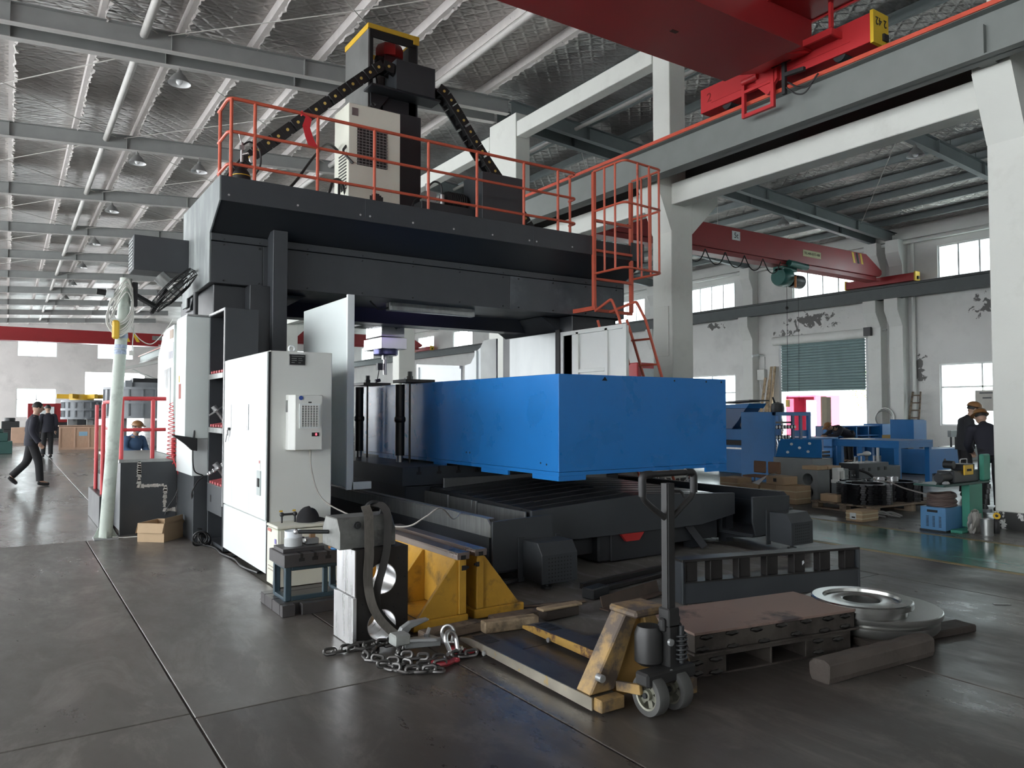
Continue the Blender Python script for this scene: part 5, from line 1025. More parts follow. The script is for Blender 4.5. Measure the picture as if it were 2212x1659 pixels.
def cutter(label, x, y, z, r, big):
    t = thing('milling_cutter', label, 'cutter', (x, y, z)); d = Vector((-.55, .1, .8)).normalized(); p = Vector((x, y, z + .03))
    MB().cyl(p, p + d * .16, .024).cyl(p + d * .16, p + d * .175, r, n=28).build('arbor', m_steel, t); MB().cyl(p + d * .175, p + d * .23, .034).build('nut', m_silver, t)
    MB().torus(p + d * .02, .03, .012, d, 16, 6).build('collar', m_dark, t)
    if big:
        for k in range(14):
            a = 2 * PI * k / 14; dd, s, u = frame(d); q = p + d * .168 + (s * math.cos(a) + u * math.sin(a)) * r; MB().ball(q, .016, 8).build('insert', m_silver, t)
cutter('thin disc milling cutter held on the upper cradle shelf', 2.12, 9.2, 1.39, .10, False); cutter('large toothed face mill held on the bottom cradle shelf', 2.14, 9.18, .73, .13, True)
# operator enclosure
oe = thing('operator_enclosure', 'tall pale green white operator enclosure with narrow window beside the platform', 'enclosure', (1.9, 10.4, .8))
m_encl = M('pale_green_enclosure', (.68, .74, .72), .4, var=.03)
MB().prism([(1.75, 9.6), (2.02, 9.6), (2.02, 12.5), (1.94, 12.5), (1.94, 10.22), (1.75, 10.2)], 'z', 1.22, 2.68).build('upper_body', m_encl, oe, .006)
MB().box(1.76, 2.02, 9.58, 10.2, 2.68, 2.70).build('top_cap', m_galv, oe); MB().box(1.84, 2.02, 9.62, 10.62, .78, 1.22).build('lower_body', m_white, oe, .004); MB().box(1.86, 2.02, 9.62, 10.64, 0, .78).build('plinth', m_mach, oe, .004)
MB().prism([(11.2, .945), (12.5, .945), (12.5, 2.36), (12.0, 2.72), (11.2, 2.74)], 'x', 1.89, 1.94).build('side_door', m_encl, oe, .004); MB().prism([(11.4, 1.54), (11.9, 1.54), (11.9, 2.14), (11.4, 2.16)], 'x', 1.882, 1.89).build('door_window', M('dark_tinted_glass', (.10, .14, .15), .12), oe, .01)
MB().box(1.884, 1.89, 11.22, 11.6, 2.2, 2.5).build('paper_notice', M('paper_white', (.8, .82, .86), .7), oe)
for k in range(4): MB().box(1.882, 1.884, 11.26 + k * .08, 11.3 + k * .08, 2.28, 2.38).build('notice_print', M('grey_print', (.25, .26, .32), .7), oe)
MB().box(1.884, 1.89, 11.25, 11.5, 2.56, 2.68).build('photo_notice', M('brown_print_sheet', (.34, .26, .2), .6), oe); MB().box(1.744, 1.75, 9.95, 10.0, 1.9, 1.98).build('yellow_sticker', m_yel, oe)
for k in range(3): MB().box(1.744, 1.75, 9.86 + k * .05, 9.875 + k * .05, 1.7, 1.88).build('warning_print', MATS['faded_red_print'], oe)
MB().cyl((1.95, 10.1, 2.70), (1.95, 10.1, 3.04), .03).build('top_stay', m_dark, oe)
MB().prism([(1.6, 1.28), (1.88, 1.23), (1.88, 1.08), (1.82, 1.09), (1.75, 1.16)], 'y', 9.52, 9.58).build('panel_arm_bracket', m_black, oe, .003)
# platform
pf = thing('operator_platform', 'dark steel operator platform with red rails and cut out step outline', 'platform', (1.65, 11.8, 0))
MB().box(1.2, 1.84, 10.68, 13.1, .05, .90).build('platform_box', m_mach, pf, .004); MB().box(1.18, 2.04, 10.64, 13.12, .90, .94).build('platform_top', m_galv, pf, .003); MB().box(1.2, 1.85, 10.645, 10.68, 0, .90).build('front_plate', m_mach, pf)
m_prim = M('bare_primer', (.55, .52, .48), .7, var=.3, scale=30)
random.seed(5)
def patch(x0, x1, z0, z1, n):
    for k in range(n):
        t = k / n; x = x0 + (x1 - x0) * t; z = z0 + (z1 - z0) * t; s = .016 + random.random() * .014
        MB().prism([(x - s, z - s * .6), (x + s, z - s), (x + s * .8, z + s), (x - s * .5, z + s * .9)], 'y', 10.640, 10.645).build('filler_patch', m_prim, pf)
patch(1.41, 1.41, .89, .62, 9); patch(1.41, 1.72, .60, .60, 9); patch(1.72, 1.71, .58, .30, 9); patch(1.72, 1.85, .28, .28, 4)
MB().box(1.04, 1.2, 11.4, 13.0, 0, .42).box(1.12, 1.2, 11.4, 13.0, .42, .66).build('step_block', m_machd, pf, .006)
m_prail = M('red_platform_rail', (.62, .06, .07), .4)
pr_ = MB().tube(fillet([(1.22, 10.78, .94), (1.22, 10.78, 1.71), (1.735, 10.78, 1.71)], .04), .026, 8).build('rail', m_prail, pf)
for x in (1.58, 1.83): MB().cyl((x, 10.78, .94), (x, 10.78, 1.71 if x < 1.8 else 1.2), .026, n=8).build('post', m_prail, pf)
MB().cyl((1.2, 10.78, 1.31), (1.735, 10.78, 1.31), .022, n=8).build('mid_rail', m_prail, pf)
for y in (11.8, 12.9): MB().cyl((1.22, y, .94), (1.22, y, 1.68), .026, n=8).build('post', m_prail, pf)
MB().cyl((1.22, 11.8, 1.68), (1.22, 12.9, 1.68), .026, n=8).cyl((1.22, 11.8, 1.3), (1.22, 12.9, 1.3), .022, n=8).build('rail', m_prail, pf)
for y in (11.7, 12.6): MB().cyl((1.1, y, .42), (1.1, y, 1.64), .026, n=8).build('post', m_prail, pf)
# pole with cable bundle and fan
po = thing('steel_pole', 'leaning pale green steel pole with square foot plate', 'pole', (1.03, 10.5, 0)); m_pole = M('pale_green_pole', (.50, .56, .50), .5, var=.08, dirt=(.33, .36, .33), dscale=5)
MB().cyl((1.03, 10.48, .015), (1.205, 10.48, 3.2), .075, .068, n=20).build('tube', m_pole, po); MB().box(.90, 1.16, 10.36, 10.6, 0, .015).build('foot_plate', m_stl, po)
for a in (0, PI / 2, PI, -PI / 2): MB().prism([(.075, .015), (.13, .015), (.075, .14)], 'y', -.006, .006).build('gusset', m_pole, po, local=True).rotation_euler = (0, 0, a)
for z, h in ((2.32, .05), (2.45, .05), (2.25, .06)): x = 1.03 + .055 * z; MB().lathe([(.074, z), (.074, z + h)], (x, 10.48, 0), n=20, cap=False).build('tape_band', M('blue_white_tape', (.35, .42, .55), .5, var=.5, scale=40), po)
cbn = MB(); random.seed(2)
for k in range(8):
    z0 = 2.95 + random.uniform(-.05, .12); zl = 2.5 + random.uniform(-.1, .15); w = random.uniform(.02, .12); x = 1.17
    cbn.tube(curve([(x + .1, 10.40, z0), (x + .02, 10.38 - .01 * k, z0 + .1), (x - .06 - w, 10.38, z0 - .15), (x - .08 - w, 10.39, zl + .1), (x - .03, 10.38, zl), (x + .07 + w * .4, 10.39, zl + .15), (x + .1, 10.40, z0)], 6), .008, 5)
o = tag(cbn.build('cable_bundle', M('white_cable', (.66, .66, .62), .5)), 'looped bundle of white cable tied to the pale green pole', 'cable'); 
t = thing('socket_box', 'yellow pendant socket hanging on the pale green pole', 'socket', (1.09, 10.36, 2.45)); MB().box(1.05, 1.13, 10.35, 10.41, 2.43, 2.66).build('socket_body', m_yel, t, .02); MB().box(1.04, 1.12, 10.36, 10.40, 2.66, 2.68).build('socket_lid', m_white, t)
tag(MB().tube(curve([(1.22, 10.42, 2.9), (1.28, 10.5, 2.6), (1.4, 10.6, 2.45), (1.55, 10.7, 2.42), (1.7, 10.7, 2.6), (1.78, 10.6, 2.75)], 6), .006, 5).tube(curve([(1.3, 10.45, 2.62), (1.29, 10.45, 2.45), (1.28, 10.45, 2.3)], 5), .006, 5).box(1.25, 1.31, 10.43, 10.47, 2.24, 2.3).build('lead_wire', MATS['white_cable']), 'thin white wire drooping from pole to operator enclosure', 'wire')
fn = thing('wall_fan', 'black industrial fan on an arm tilted up below the machine beam', 'fan', (1.75, 11.0, 3.1))
MB().bar((1.28, 10.5, 3.02), (1.62, 10.95, 2.93), .06, .05).bar((1.56, 10.95, 2.84), (1.75, 11.0, 3.18), .06, .05).box(1.27, 1.33, 10.40, 10.52, 2.85, 3.15).build('arm', m_black, fn, .004)
ax = Vector((.72, -.1, -.68)).normalized(); c0 = Vector((1.80, 11.0, 3.22))
for k, (dd, rr) in enumerate(((0, .36), (.06, .38), (.12, .36), (-.03, .2), (.15, .2))): MB().torus(c0 + ax * dd, rr, .008, ax, 32, 5).build('guard_ring', m_black, fn)
d_, s_, t_ = frame(ax)
for k in range(24): a = k * PI / 12; e = s_ * math.cos(a) + t_ * math.sin(a); MB().tube([c0 + ax * -.03 + e * .06, c0 + ax * -.03 + e * .2, c0 + e * .36, c0 + ax * .06 + e * .38, c0 + ax * .12 + e * .36, c0 + ax * .15 + e * .2, c0 + ax * .15 + e * .05], .004, 4).build('guard_wire', m_black, fn)
for k in range(3): a = k * 2 * PI / 3; e = s_ * math.cos(a) + t_ * math.sin(a); q = s_ * math.cos(a + .8) + t_ * math.sin(a + .8); MB().add([c0 + ax * .05, c0 + ax * .03 + e * .33, c0 + ax * .08 + q * .32], [(0, 1, 2)]).add([c0 + ax * .055, c0 + ax * .035 + e * .33, c0 + ax * .085 + q * .32], [(0, 2, 1)]).build('blade', m_dark, fn)
MB().cyl(c0 - ax * .2, c0 - ax * .02, .085, n=18).build('motor', m_galv, fn)
t = thing('spot_light', 'small black and white spotlight clamped to the pale green pole', 'lamp', (1.03, 10.4, 2.98)); MB().cyl((1.06, 10.4, 2.98), (.98, 10.4, 2.99), .055, n=16).build('shade', m_white, t); MB().cyl((.98, 10.4, 2.99), (.88, 10.4, 3.0), .035, n=12).build('lamp_body', m_black, t)
# cardboard box, hoses
m_card = M('cardboard', (.47, .34, .21), .8, var=.07, scale=6); m_cardi = M('cardboard_inside', (.30, .21, .13), .85)
cb_ = thing('cardboard_box', 'open brown cardboard box on the floor before the platform', 'box', (1.58, 10.05, 0), -.72)
MB().box(-.17, -.16, -.2, .2, 0, .22).box(.16, .17, -.2, .2, 0, .22).box(-.16, .16, -.2, -.19, 0, .22).box(-.16, .16, .19, .2, 0, .22).box(-.16, .16, -.19, .19, 0, .01).build('carton', m_card, cb_, local=True)
MB().prism([(-.172, .21), (-.20, .10), (-.196, .10), (-.168, .22)], 'y', -.195, .195).build('flap', m_card, cb_, local=True); MB().prism([(-.2, .21), (-.23, .11), (-.226, .11), (-.196, .22)], 'x', -.16, .165).build('flap', m_card, cb_, local=True); MB().prism([(.2, .21), (.3, .15), (.3, .155), (.2, .22)], 'x', -.16, .165).build('flap', m_card, cb_, local=True); MB().box(.165, .17, -.19, .19, .2, .28).build('flap', m_card, cb_, local=True)
m_redh = M('red_hose', (.70, .07, .08), .4)
hc = MB(); H = []
for k in range(300):
    t_0 = k / 299; a = t_0 * 2 * PI * 19
    if t_0 < .72: q = t_0 / .72; cx_, cz_ = 1.80 + .02 * q, 1.66 - .72 * q; H.append((cx_ + (.02 + .045 * q) * math.cos(a) - .02, 10.68 + .05 * math.sin(a), cz_))
    else: q = (t_0 - .72) / .28; an = PI + q * PI; H.append((1.88 + (.08) * math.cos(an) + .01 * math.cos(a), 10.68 + .05 * math.sin(a), .93 + .05 * math.sin(an) + .05 * math.cos(a)))
hc.tube(H, .006, 5).tube(curve([(1.80, 10.63, .95), (1.85, 10.6, .8), (1.92, 10.55, .5), (1.95, 10.5, .3)], 5), .008, 5).tube(curve([(1.95, 10.45, .3), (1.97, 10.4, .38), (2.02, 10.3, .46), (2.06, 10.3, .5)], 5), .009, 5)
for k in range(5): hc.tube(curve([(1.95, 10.5, .3), (1.93 - .008 * k, 10.47, .15), (1.95, 10.46, .012 + .01 * k), (1.975 + .006 * k, 10.48, .12), (1.96, 10.5, .3)], 5), .008, 5)
tag(hc.build('air_hose', m_redh), 'red coiled air hose hanging from the platform rail', 'hose')
hb_ = MB(); H = []
for k in range(160): q = k / 159; a = q * 2 * PI * 6; H.append((1.93 + .055 * math.cos(a), 9.95 - .35 * q + .05 * math.sin(a), .55 - .5 * q))
hb_.tube(curve([(1.86, 9.6, 1.32), (1.84, 9.58, 1.1), (1.86, 9.58, .85), (1.96, 9.58, .78), (1.9, 9.57, .72), (1.84, 9.57, .6), (1.9, 9.8, .45), (1.95, 9.9, .55)], 6), .009, 6).tube(H, .010, 6)
for k in range(6): hb_.torus((1.9 + .04 * math.cos(k * 1.9), 9.35 - .03 * k, .05 + .012 * k), .075, .010, (.6 * math.cos(k), .7, .6 * math.sin(k * 1.3)), 18, 6)
hb_.tube(curve([(1.9, 9.3, .02), (1.98, 9.0, .012), (1.96, 8.6, .012), (2.0, 8.2, .012), (1.97, 7.8, .012), (2.02, 7.4, .012)], 6), .012, 6)
tag(hb_.build('air_hose', m_rub), 'black spiral hose piled on the floor beside the tool cabinet', 'hose')
tag(MB().tube(curve([(1.9, 10.6, .9), (1.88, 10.6, .75), (1.85, 10.6, .5), (1.74, 10.62, .3), (1.72, 10.62, .22)], 6), .006, 5).build('drain_wire', m_rub), 'thin black wire hanging down the platform front', 'wire')
tag(MB().tube(curve([(1.1, 10.42, .02), (1.2, 10.4, .008), (1.35, 10.38, .008), (1.5, 10.35, .008)], 6), .007, 5).build('floor_wire', MATS['white_cable']), 'white wire lying from the pole foot to the cardboard box', 'wire')
# far hall: drums, crates
m_drum = M('grey_cast_drum', (.27, .29, .31), .5, var=.08)
def drum(label, x, y, r, z0, z1, top=None):
    t = thing('ribbed_drum', label, 'casting', (x, y, 0))
    MB().cyl((x, y, z0), (x, y, z1), r, n=40).build('shell', m_drum, t)
    for z in (z0 + .03, (z0 + z1) / 2, z1 - .05): MB().lathe([(r, z - .05), (r + .08, z - .05), (r + .08, z + .05), (r, z + .05)], (x, y, 0), n=40, cap=False).build('band', m_drum, t)
    for k in range(16): a = k * PI / 8; MB().bar((x + (r + .03) * math.cos(a), y + (r + .03) * math.sin(a), z0), (x + (r + .03) * math.cos(a), y + (r + .03) * math.sin(a), z1), .06, .06).build('rib', m_drum, t)
    for a in (.5, 2.1, 3.7, 5.3): MB().box(x + r * .7 * math.cos(a) - .12, x + r * .7 * math.cos(a) + .12, y + r * .7 * math.sin(a) - .12, y + r * .7 * math.sin(a) + .12, 0, z0).build('leg', m_stl, t)
    if top == 'y':
        for k in range(6): a = k * PI / 3; MB().bar((x, y, z1 + .15), (x + 1.0 * math.cos(a), y + 1.0 * math.sin(a), z1 + .17), .16, .2).build('spider_arm', m_yel, t)
        MB().cyl((x, y, z1), (x, y, z1 + .26), .5, n=24).build('spider_hub', m_yel, t)
    else:
        MB().cyl((x, y, z1), (x, y, z1 + .22), r * .8, n=32).box(x - r * .5, x - r * .3, y - r * .9, y - r * .7, z1, z1 + .3).build('cover', m_drum, t); MB().box(x - .3, x + r, y - .6, y + .4, z1 + .22, z1 + .42).build('dark_plate', m_dark, t)
drum('round ribbed grey drum with a yellow spider on top beside the wooden crate', 2.87, 40.0, .76, 1.2, 2.05, 'y'); drum('large ribbed grey drum behind the red platform rail', 4.95, 38.0, 1.35, 1.25, 2.6)
m_crate = M('pale_pine', (.60, .40, .29), .75, var=.12, scale=3); 
wc = thing('wooden_crate', 'wide pale pine crate with three panels and a blue sticker', 'crate', (2.55, 35.6, 0))
MB().box(1.8, 3.3, 35.25, 36.2, .06, .9).build('crate_body', M('pine_board', (.55, .36, .25), .8, var=.15, scale=6, stretch=(8, 1, 1)), wc)
for x in (1.78, 2.3, 2.8, 3.28): MB().box(x - .03, x + .03, 35.22, 35.25, .0, .95).build('batten', m_crate, wc)
for z in (.04, .9): MB().box(1.75, 3.32, 35.2, 35.25, z - .04, z + .05).build('rail_board', m_crate, wc)
MB().box(2.45, 2.75, 35.23, 35.25, .55, .72).build('blue_sticker', M('pale_blue_label', (.3, .5, .65), .6), wc); MB().box(1.75, 3.32, 35.2, 36.25, .93, .97).build('lid', m_crate, wc)
tag(MB().box(.2, 1.1, 44, 44.8, 0, .75).build('wooden_crate', m_crate, None, .01), 'small distant pine crate standing by the gable wall door', 'crate')
t = thing('red_press', 'low red machine far behind the walking man', 'machine', (1.9, 52, 0)); MB().box(1.0, 3.2, 51.5, 52.6, .9, 2.0).build('frame', m_cred, t, .02); MB().box(1.6, 2.3, 51.45, 51.5, 1.2, 1.8).build('window', m_white, t); MB().box(1.1, 3.1, 51.6, 52.5, 0, .9).build('base', m_dark, t)
for i, (x, y, s, lab) in enumerate(((-.25, 33, .9, 'green painted machine base far behind the walking man'), (.15, 47, 1.2, 'dark machine part standing by the far gable window'), (3.2, 46, 1.3, 'dark stacked casting behind the pine crate'))):
    t = thing('machine_casting', lab, 'casting', (x, y, 0)); mt = (M('dark_green_casting', (.03, .09, .08), .5), m_dark, m_machd)[i]
    MB().box(x - s / 2, x + s / 2, y, y + s, 0, s * .5).build('base', mt, t, .02); MB().box(x - s * .3, x + s * .35, y + .1, y + s * .8, s * .5, s * .85).cyl((x, y + s * .5, s * .85), (x, y + s * .5, s), s * .2).build('head', mt, t, .02)
t = thing('bench_drill', 'lathe with a flat round plate seen through the platform rails', 'machine', (2.4, 16.2, 0)); MB().cyl((2.55, 16.1, 1.37), (2.55, 16.1, 1.41), .2, n=28).build('round_plate', m_stl, t); MB().cyl((2.5, 16.1, .7), (2.5, 16.1, 1.37), .05).build('column', m_stl, t); MB().box(2.42, 2.9, 16, 16.6, 0, .7).build('base', m_dark, t, .02)
t = thing('shelf_bracket', 'white angled canopy on bent brackets far along the hall wall', 'canopy', (9, 62, 4.6)); MB().prism([(7.0, 4.55), (10.98, 5.5), (10.98, 5.7), (7.0, 4.75)], 'y', 61.2, 62.2).build('canopy_sheet', m_paint, t); MB().tube([(10.95, 61.5, 2.2), (10.2, 61.5, 3.5), (8.2, 61.5, 4.3), (7.6, 61.5, 4.6)], .08, 6).build('bracket_arm', m_paint, t)
# ---- people
def skin_mesh(name, V, E, rad, mat, parent, sub=2):
    me = bpy.data.meshes.new(name); me.from_pydata(V, E, []); o = bpy.data.objects.new(name, me); COL.objects.link(o)
    sk = o.modifiers.new('s', 'SKIN'); sk.use_smooth_shade = True
    for i, sv in enumerate(me.skin_vertices[0].data):
        r = rad[i]; sv.radius = (r, r) if not isinstance(r, tuple) else r
        sv.use_root = (i == 0)
    if sub: sb = o.modifiers.new('d', 'SUBSURF'); sb.levels = sub; sb.render_levels = sub
    dg = bpy.context.evaluated_depsgraph_get(); dg.update(); m2 = bpy.data.meshes.new_from_object(o.evaluated_get(dg)); bpy.data.objects.remove(o)
    m2.materials.clear(); m2.materials.append(mat); m2.polygons.foreach_set('use_smooth', [True] * len(m2.polygons))
    q = bpy.data.objects.new(name, m2); COL.objects.link(q); q.parent = parent
    return q
m_skin = M('skin', (.46, .29, .21), .55, var=.05); m_hair = M('black_hair', (.012, .011, .010), .6)
def person(label, loc, rz, top, bottom, pose, hat=None, mask=False, scale=1., shoe=None):
    """local frame: faces +x, z up; pose gives joint positions"""
    t = thing('person', label, 'person', loc, rz); t.scale = (scale,) * 3
    P = dict(pel=(0, 0, .95), chest=(0, 0, 1.32), neck=(.01, 0, 1.48), head=(.03, 0, 1.60),
             shl=(0, .19, 1.42), ell=(-.04, .24, 1.15), hal=(.06, .24, .90), shr=(0, -.19, 1.42), elr=(-.04, -.24, 1.15), har=(.06, -.24, .90),
             hipl=(0, .09, .92), knl=(.03, .10, .50), anl=(0, .10, .09), tol=(.15, .10, .03), hipr=(0, -.09, .92), knr=(.03, -.10, .50), anr=(0, -.10, .09), tor=(.15, -.10, .03))
    P.update(pose); g = lambda k: Vector(P[k])
    for k_ in ('shl', 'shr'): P[k_] = tuple(Vector(P[k_]) - Vector((0, 0, .025)))
    mid = (g('pel') + g('chest')) / 2
    # body: one continuous figure
    names = ['pel', 'mid', 'chest', 'uch', 'neck', 'headb', 'head', 'shl', 'ell', 'wrl', 'shr', 'elr', 'wrr', 'hipl', 'knl', 'anl', 'tol', 'hipr', 'knr', 'anr', 'tor']
    hb = g('neck') * .55 + g('head') * .45
    wl = g('hal'); wr_ = g('har')
    Q = dict(P); Q.update(mid=mid, headb=hb, wrl=wl, wrr=wr_, uch=g('chest') * .62 + g('neck') * .38, waist=mid * .35 + g('pel') * .65, hem=g('pel') + (g('pel') - mid).normalized() * .10)
    rad = dict(pel=.07, mid=.08, chest=.085, uch=.06, neck=.052, headb=.06, head=.085, shl=.04, ell=.036, wrl=.03, shr=.04, elr=.036, wrr=.03, hipl=.05, knl=.045, anl=.04, tol=.035, hipr=.05, knr=.045, anr=.04, tor=.035)
    E = [('pel', 'mid'), ('mid', 'chest'), ('chest', 'uch'), ('uch', 'neck'), ('neck', 'headb'), ('headb', 'head'), ('uch', 'shl'), ('shl', 'ell'), ('ell', 'wrl'), ('uch', 'shr'), ('shr', 'elr'), ('elr', 'wrr'), ('pel', 'hipl'), ('hipl', 'knl'), ('knl', 'anl'), ('anl', 'tol'), ('pel', 'hipr'), ('hipr', 'knr'), ('knr', 'anr'), ('anr', 'tor')]
    ix = {n: i for i, n in enumerate(names)}
    skin_mesh('body', [tuple(Q[n]) for n in names], [(ix[a], ix[b]) for a, b in E], [rad[n] for n in names], m_skin, t)
    # jacket and trousers: lofted trunk plus tapered sleeves or legs, one mesh each
    sv = (g('shl') - g('shr')).normalized()
    def loft(m, rings, n=16):
        C = [r[0] for r in rings]; vs = []
        for i, (c, w, dp) in enumerate(rings):
            tg = (C[min(i + 1, len(C) - 1)] - C[max(i - 1, 0)]).normalized(); dv = tg.cross(sv).normalized()
            for k in range(n): an = 2 * PI * k / n; vs.append(c + sv * w * math.cos(an) + dv * dp * math.sin(an))
        m.add(vs, [(i * n + k, i * n + (k + 1) % n, (i + 1) * n + (k + 1) % n, (i + 1) * n + k) for i in range(len(rings) - 1) for k in range(n)] + [tuple(range(n)), tuple(range((len(rings) - 1) * n, len(rings) * n))], True); return m
    axis = (g('pel') - mid).normalized(); shc = (g('shl') + g('shr')) / 2
    jk = loft(MB(), [(g('pel') + axis * .10, .172, .128), (g('pel'), .180, .135), (mid, .172, .130), (g('chest'), .195, .140), (shc * .8 + g('chest') * .2, .195, .118), (shc * .65 + g('neck') * .35, .135, .092), (shc * .3 + g('neck') * .7, .075, .072), (g('neck'), .066, .066)])
    for s_ in 'lr':
        A, B, Cc = g('sh' + s_), g('el' + s_), g('ha' + s_); inn = (shc - A).normalized()
        jk.tube(fillet([A + inn * .10 - Vector((0, 0, .02)), A, B, Cc * .95 + B * .05], .09, 4), [.07 + .012 * min(1, i / 3) - .036 * max(0, (i - 3) / 11) for i in range(12)], 12)
    jk.build('jacket', top, t, local=True)
    ts_ = loft(MB(), [(g('pel') * .7 + mid * .3, .155, .115), (g('pel'), .165, .125), (g('pel') + Vector((0, 0, -.07)) * (1 if axis.z < -.7 else .6), .16, .12)])
    for s_ in 'lr':
        A, B, Cc = g('hip' + s_), g('kn' + s_), g('an' + s_)
        ts_.tube(fillet([A * .9 + g('pel') * .1 + Vector((0, 0, .03)), A, B, Cc * 1.0 + B * .0 - (Cc - B).normalized() * .02], .1, 4), [.10 - .03 * i / 11 for i in range(12)], 12)
    ts_.build('trousers', bottom, t, local=True)
    for s in 'lr':
        a = g('an' + s); b = g('to' + s); d = b - a
        skin_mesh('shoe', [tuple(a - d * .35 - Vector((0, 0, .03))), tuple(a + d * .3 - Vector((0, 0, .025))), tuple(b + d * .15)], [(0, 1), (1, 2)], [.045, .05, .036], shoe or m_black, t)
        # hand: palm, four fingers, thumb
        w = g('ha' + s); e = g('el' + s); f = (w - e).normalized(); sd = f.cross(Vector((1, .2, 0))).normalized(); nn = sd.cross(f)
        V = [w, w + f * .05, w + f * .085]; EE = [(0, 1), (1, 2)]; rr = [.026, .034, .032]
        for k in range(4):
            o = (k - 1.5) * .019; L = (.055, .065, .06, .045)[k]; i0 = len(V); base = w + f * .088 + sd * 0 + nn * o
            V += [base, base + f * L * .5 + sd * .008, base + f * L * .85 + sd * .03]; EE += [(2, i0), (i0, i0 + 1), (i0 + 1, i0 + 2)]; rr += [.010, .0095, .008]
        i0 = len(V); V += [w + f * .035 + nn * -.035 + sd * .01, w + f * .075 + nn * -.05 + sd * .025]; EE += [(1, i0), (i0, i0 + 1)]; rr += [.012, .009]
        skin_mesh('hand', [tuple(v) for v in V], EE, rr, m_skin, t, 1)
    # head details
    h = g('head'); up = ((h - g('neck')).normalized() + Vector((0, 0, 1.1))).normalized(); fw = Vector(pose.get('face', (1, 0, 0))).normalized(); fw = (fw - up * fw.dot(up)).normalized(); sd = up.cross(fw)
    c = h + up * .035
    def ell_(m, ctr, a, b, cc, n=14, z0=-90, z1=90):
        vs = []; q = 8
        for i in range(q + 1):
            el = R(z0 + (z1 - z0) * i / q)
            for k in range(n): an = 2 * PI * k / n; vs.append(ctr + fw * a * math.cos(el) * math.cos(an) + sd * b * math.cos(el) * math.sin(an) + up * cc * math.sin(el))
        return m.add(vs, [(i * n + k, i * n + (k + 1) % n, (i + 1) * n + (k + 1) % n, (i + 1) * n + k) for i in range(q) for k in range(n)], True)
    fc_ = MB(); ell_(fc_, c, .098, .078, .118); ell_(fc_, c + fw * .10 - up * .012, .022, .014, .026, 8)
    for s_ in (-1, 1): ell_(fc_, c + sd * .078 * s_ - up * .01, .022, .010, .032, 8)
    fc_.build('face', m_skin, t, local=True)
    ey = MB()
    for s_ in (-1, 1): ell_(ey, c + fw * .080 + sd * .032 * s_ + up * .012, .010, .014, .007, 8)
    ell_(ey, c + fw * .078 - up * .055, .008, .024, .006, 8)
    ey.build('eyes_and_mouth', M('dark_features', (.05, .025, .02), .5), t, local=True)
    hr = MB(); ell_(hr, c - fw * .016 + up * .022, .100, .086, .112, 14, -12 if hat is None else -20, 90); hr.build('hair', m_hair, t, local=True)
    if hat:
        hm = MB(); ell_(hm, c + up * .045, .125, .108, .10, 18, 0, 90); hm.build('hard_hat', hat, t, local=True)
        br = MB(); ell_(br, c + up * .042 + fw * .02, .165, .13, .012, 18); br.build('hat_brim', hat, t, local=True)
    if mask: mk = MB(); ell_(mk, c + fw * .03 - up * .045, .085, .074, .055); mk.build('face_mask', M('blue_mask', (.25, .5, .55), .7), t, local=True)
    return t
m_navy = M('dark_navy_cloth', (.022, .023, .034), .85, var=.15, scale=8); m_blkc = M('black_trousers', (.014, .014, .016), .85); m_bluec2 = M('blue_work_shirt', (.09, .17, .30), .85, var=.1); m_hat = M('brown_hard_hat', (.30, .15, .06), .4); m_jean = M('dark_blue_trousers', (.05, .075, .12), .85)
person('man in dark navy jacket walking along the aisle', (.44, 18.6, 0), .05, m_navy, m_blkc, dict(pel=(0, 0, .93), chest=(.03, 0, 1.31), neck=(.06, 0, 1.47), head=(.10, 0, 1.58), shl=(.03, .19, 1.40), shr=(.03, -.19, 1.40), elr=(-.02, -.23, 1.14), har=(.12, -.22, .90), ell=(-.06, .23, 1.14), hal=(.02, .22, .92),
       hipr=(0, -.09, .92), knr=(.13, -.09, .50), anr=(.16, -.09, .09), tor=(.31, -.09, .04), hipl=(0, .09, .92), knl=(-.06, .09, .50), anl=(-.34, .09, .20), tol=(-.24, .09, .07)))
person('man in dark clothes seen from behind beyond the walking man', (1.15, 29.6, 0), PI / 2 + .2, m_navy, m_blkc, dict(knl=(.05, .10, .50), anl=(.06, .11, .09), tol=(.2, .12, .03)), hat=None)
person('seated worker in blue shirt with brown hard hat and face mask', (2.08, 17.0, 0), -1.0, m_bluec2, m_jean, dict(pel=(0, 0, .55), chest=(.10, 0, .92), neck=(.15, 0, 1.08), head=(.19, 0, 1.19), shl=(.1, .19, 1.02), shr=(.1, -.19, 1.02), ell=(.14, .25, .78), hal=(.36, .12, .72), elr=(.14, -.25, .78), har=(.36, -.08, .70), hipl=(0, .1, .53), knl=(.36, .14, .52), anl=(.38, .14, .09), tol=(.53, .15, .03), hipr=(0, -.1, .53), knr=(.36, -.14, .5), anr=(.34, -.14, .09), tor=(.5, -.15, .03)), hat=m_hat, mask=True)
t = thing('work_stool', 'low grey stool under the seated masked worker', 'stool', (2.06, 17.02, 0)); MB().cyl((2.06, 17.02, .38), (2.06, 17.02, .42), .17, n=20).build('seat', m_stl, t)
for a in (.5, 2.6, 4.7): MB().cyl((2.06 + .1 * math.cos(a), 17 + .1 * math.sin(a), .38), (2.06 + .16 * math.cos(a), 17 + .16 * math.sin(a), 0), .014, n=6).build('leg', m_stl, t)
# ================================================================ side bay
m_bluem = M('workshop_blue', (.022, .165, .43), .45, var=.08, scale=3, spec=.3); m_blued = M('dark_workshop_blue', (.03, .09, .22), .45, var=.1)
m_plateg = M('grey_painted_sheet', (.24, .26, .26), .45, var=.1)
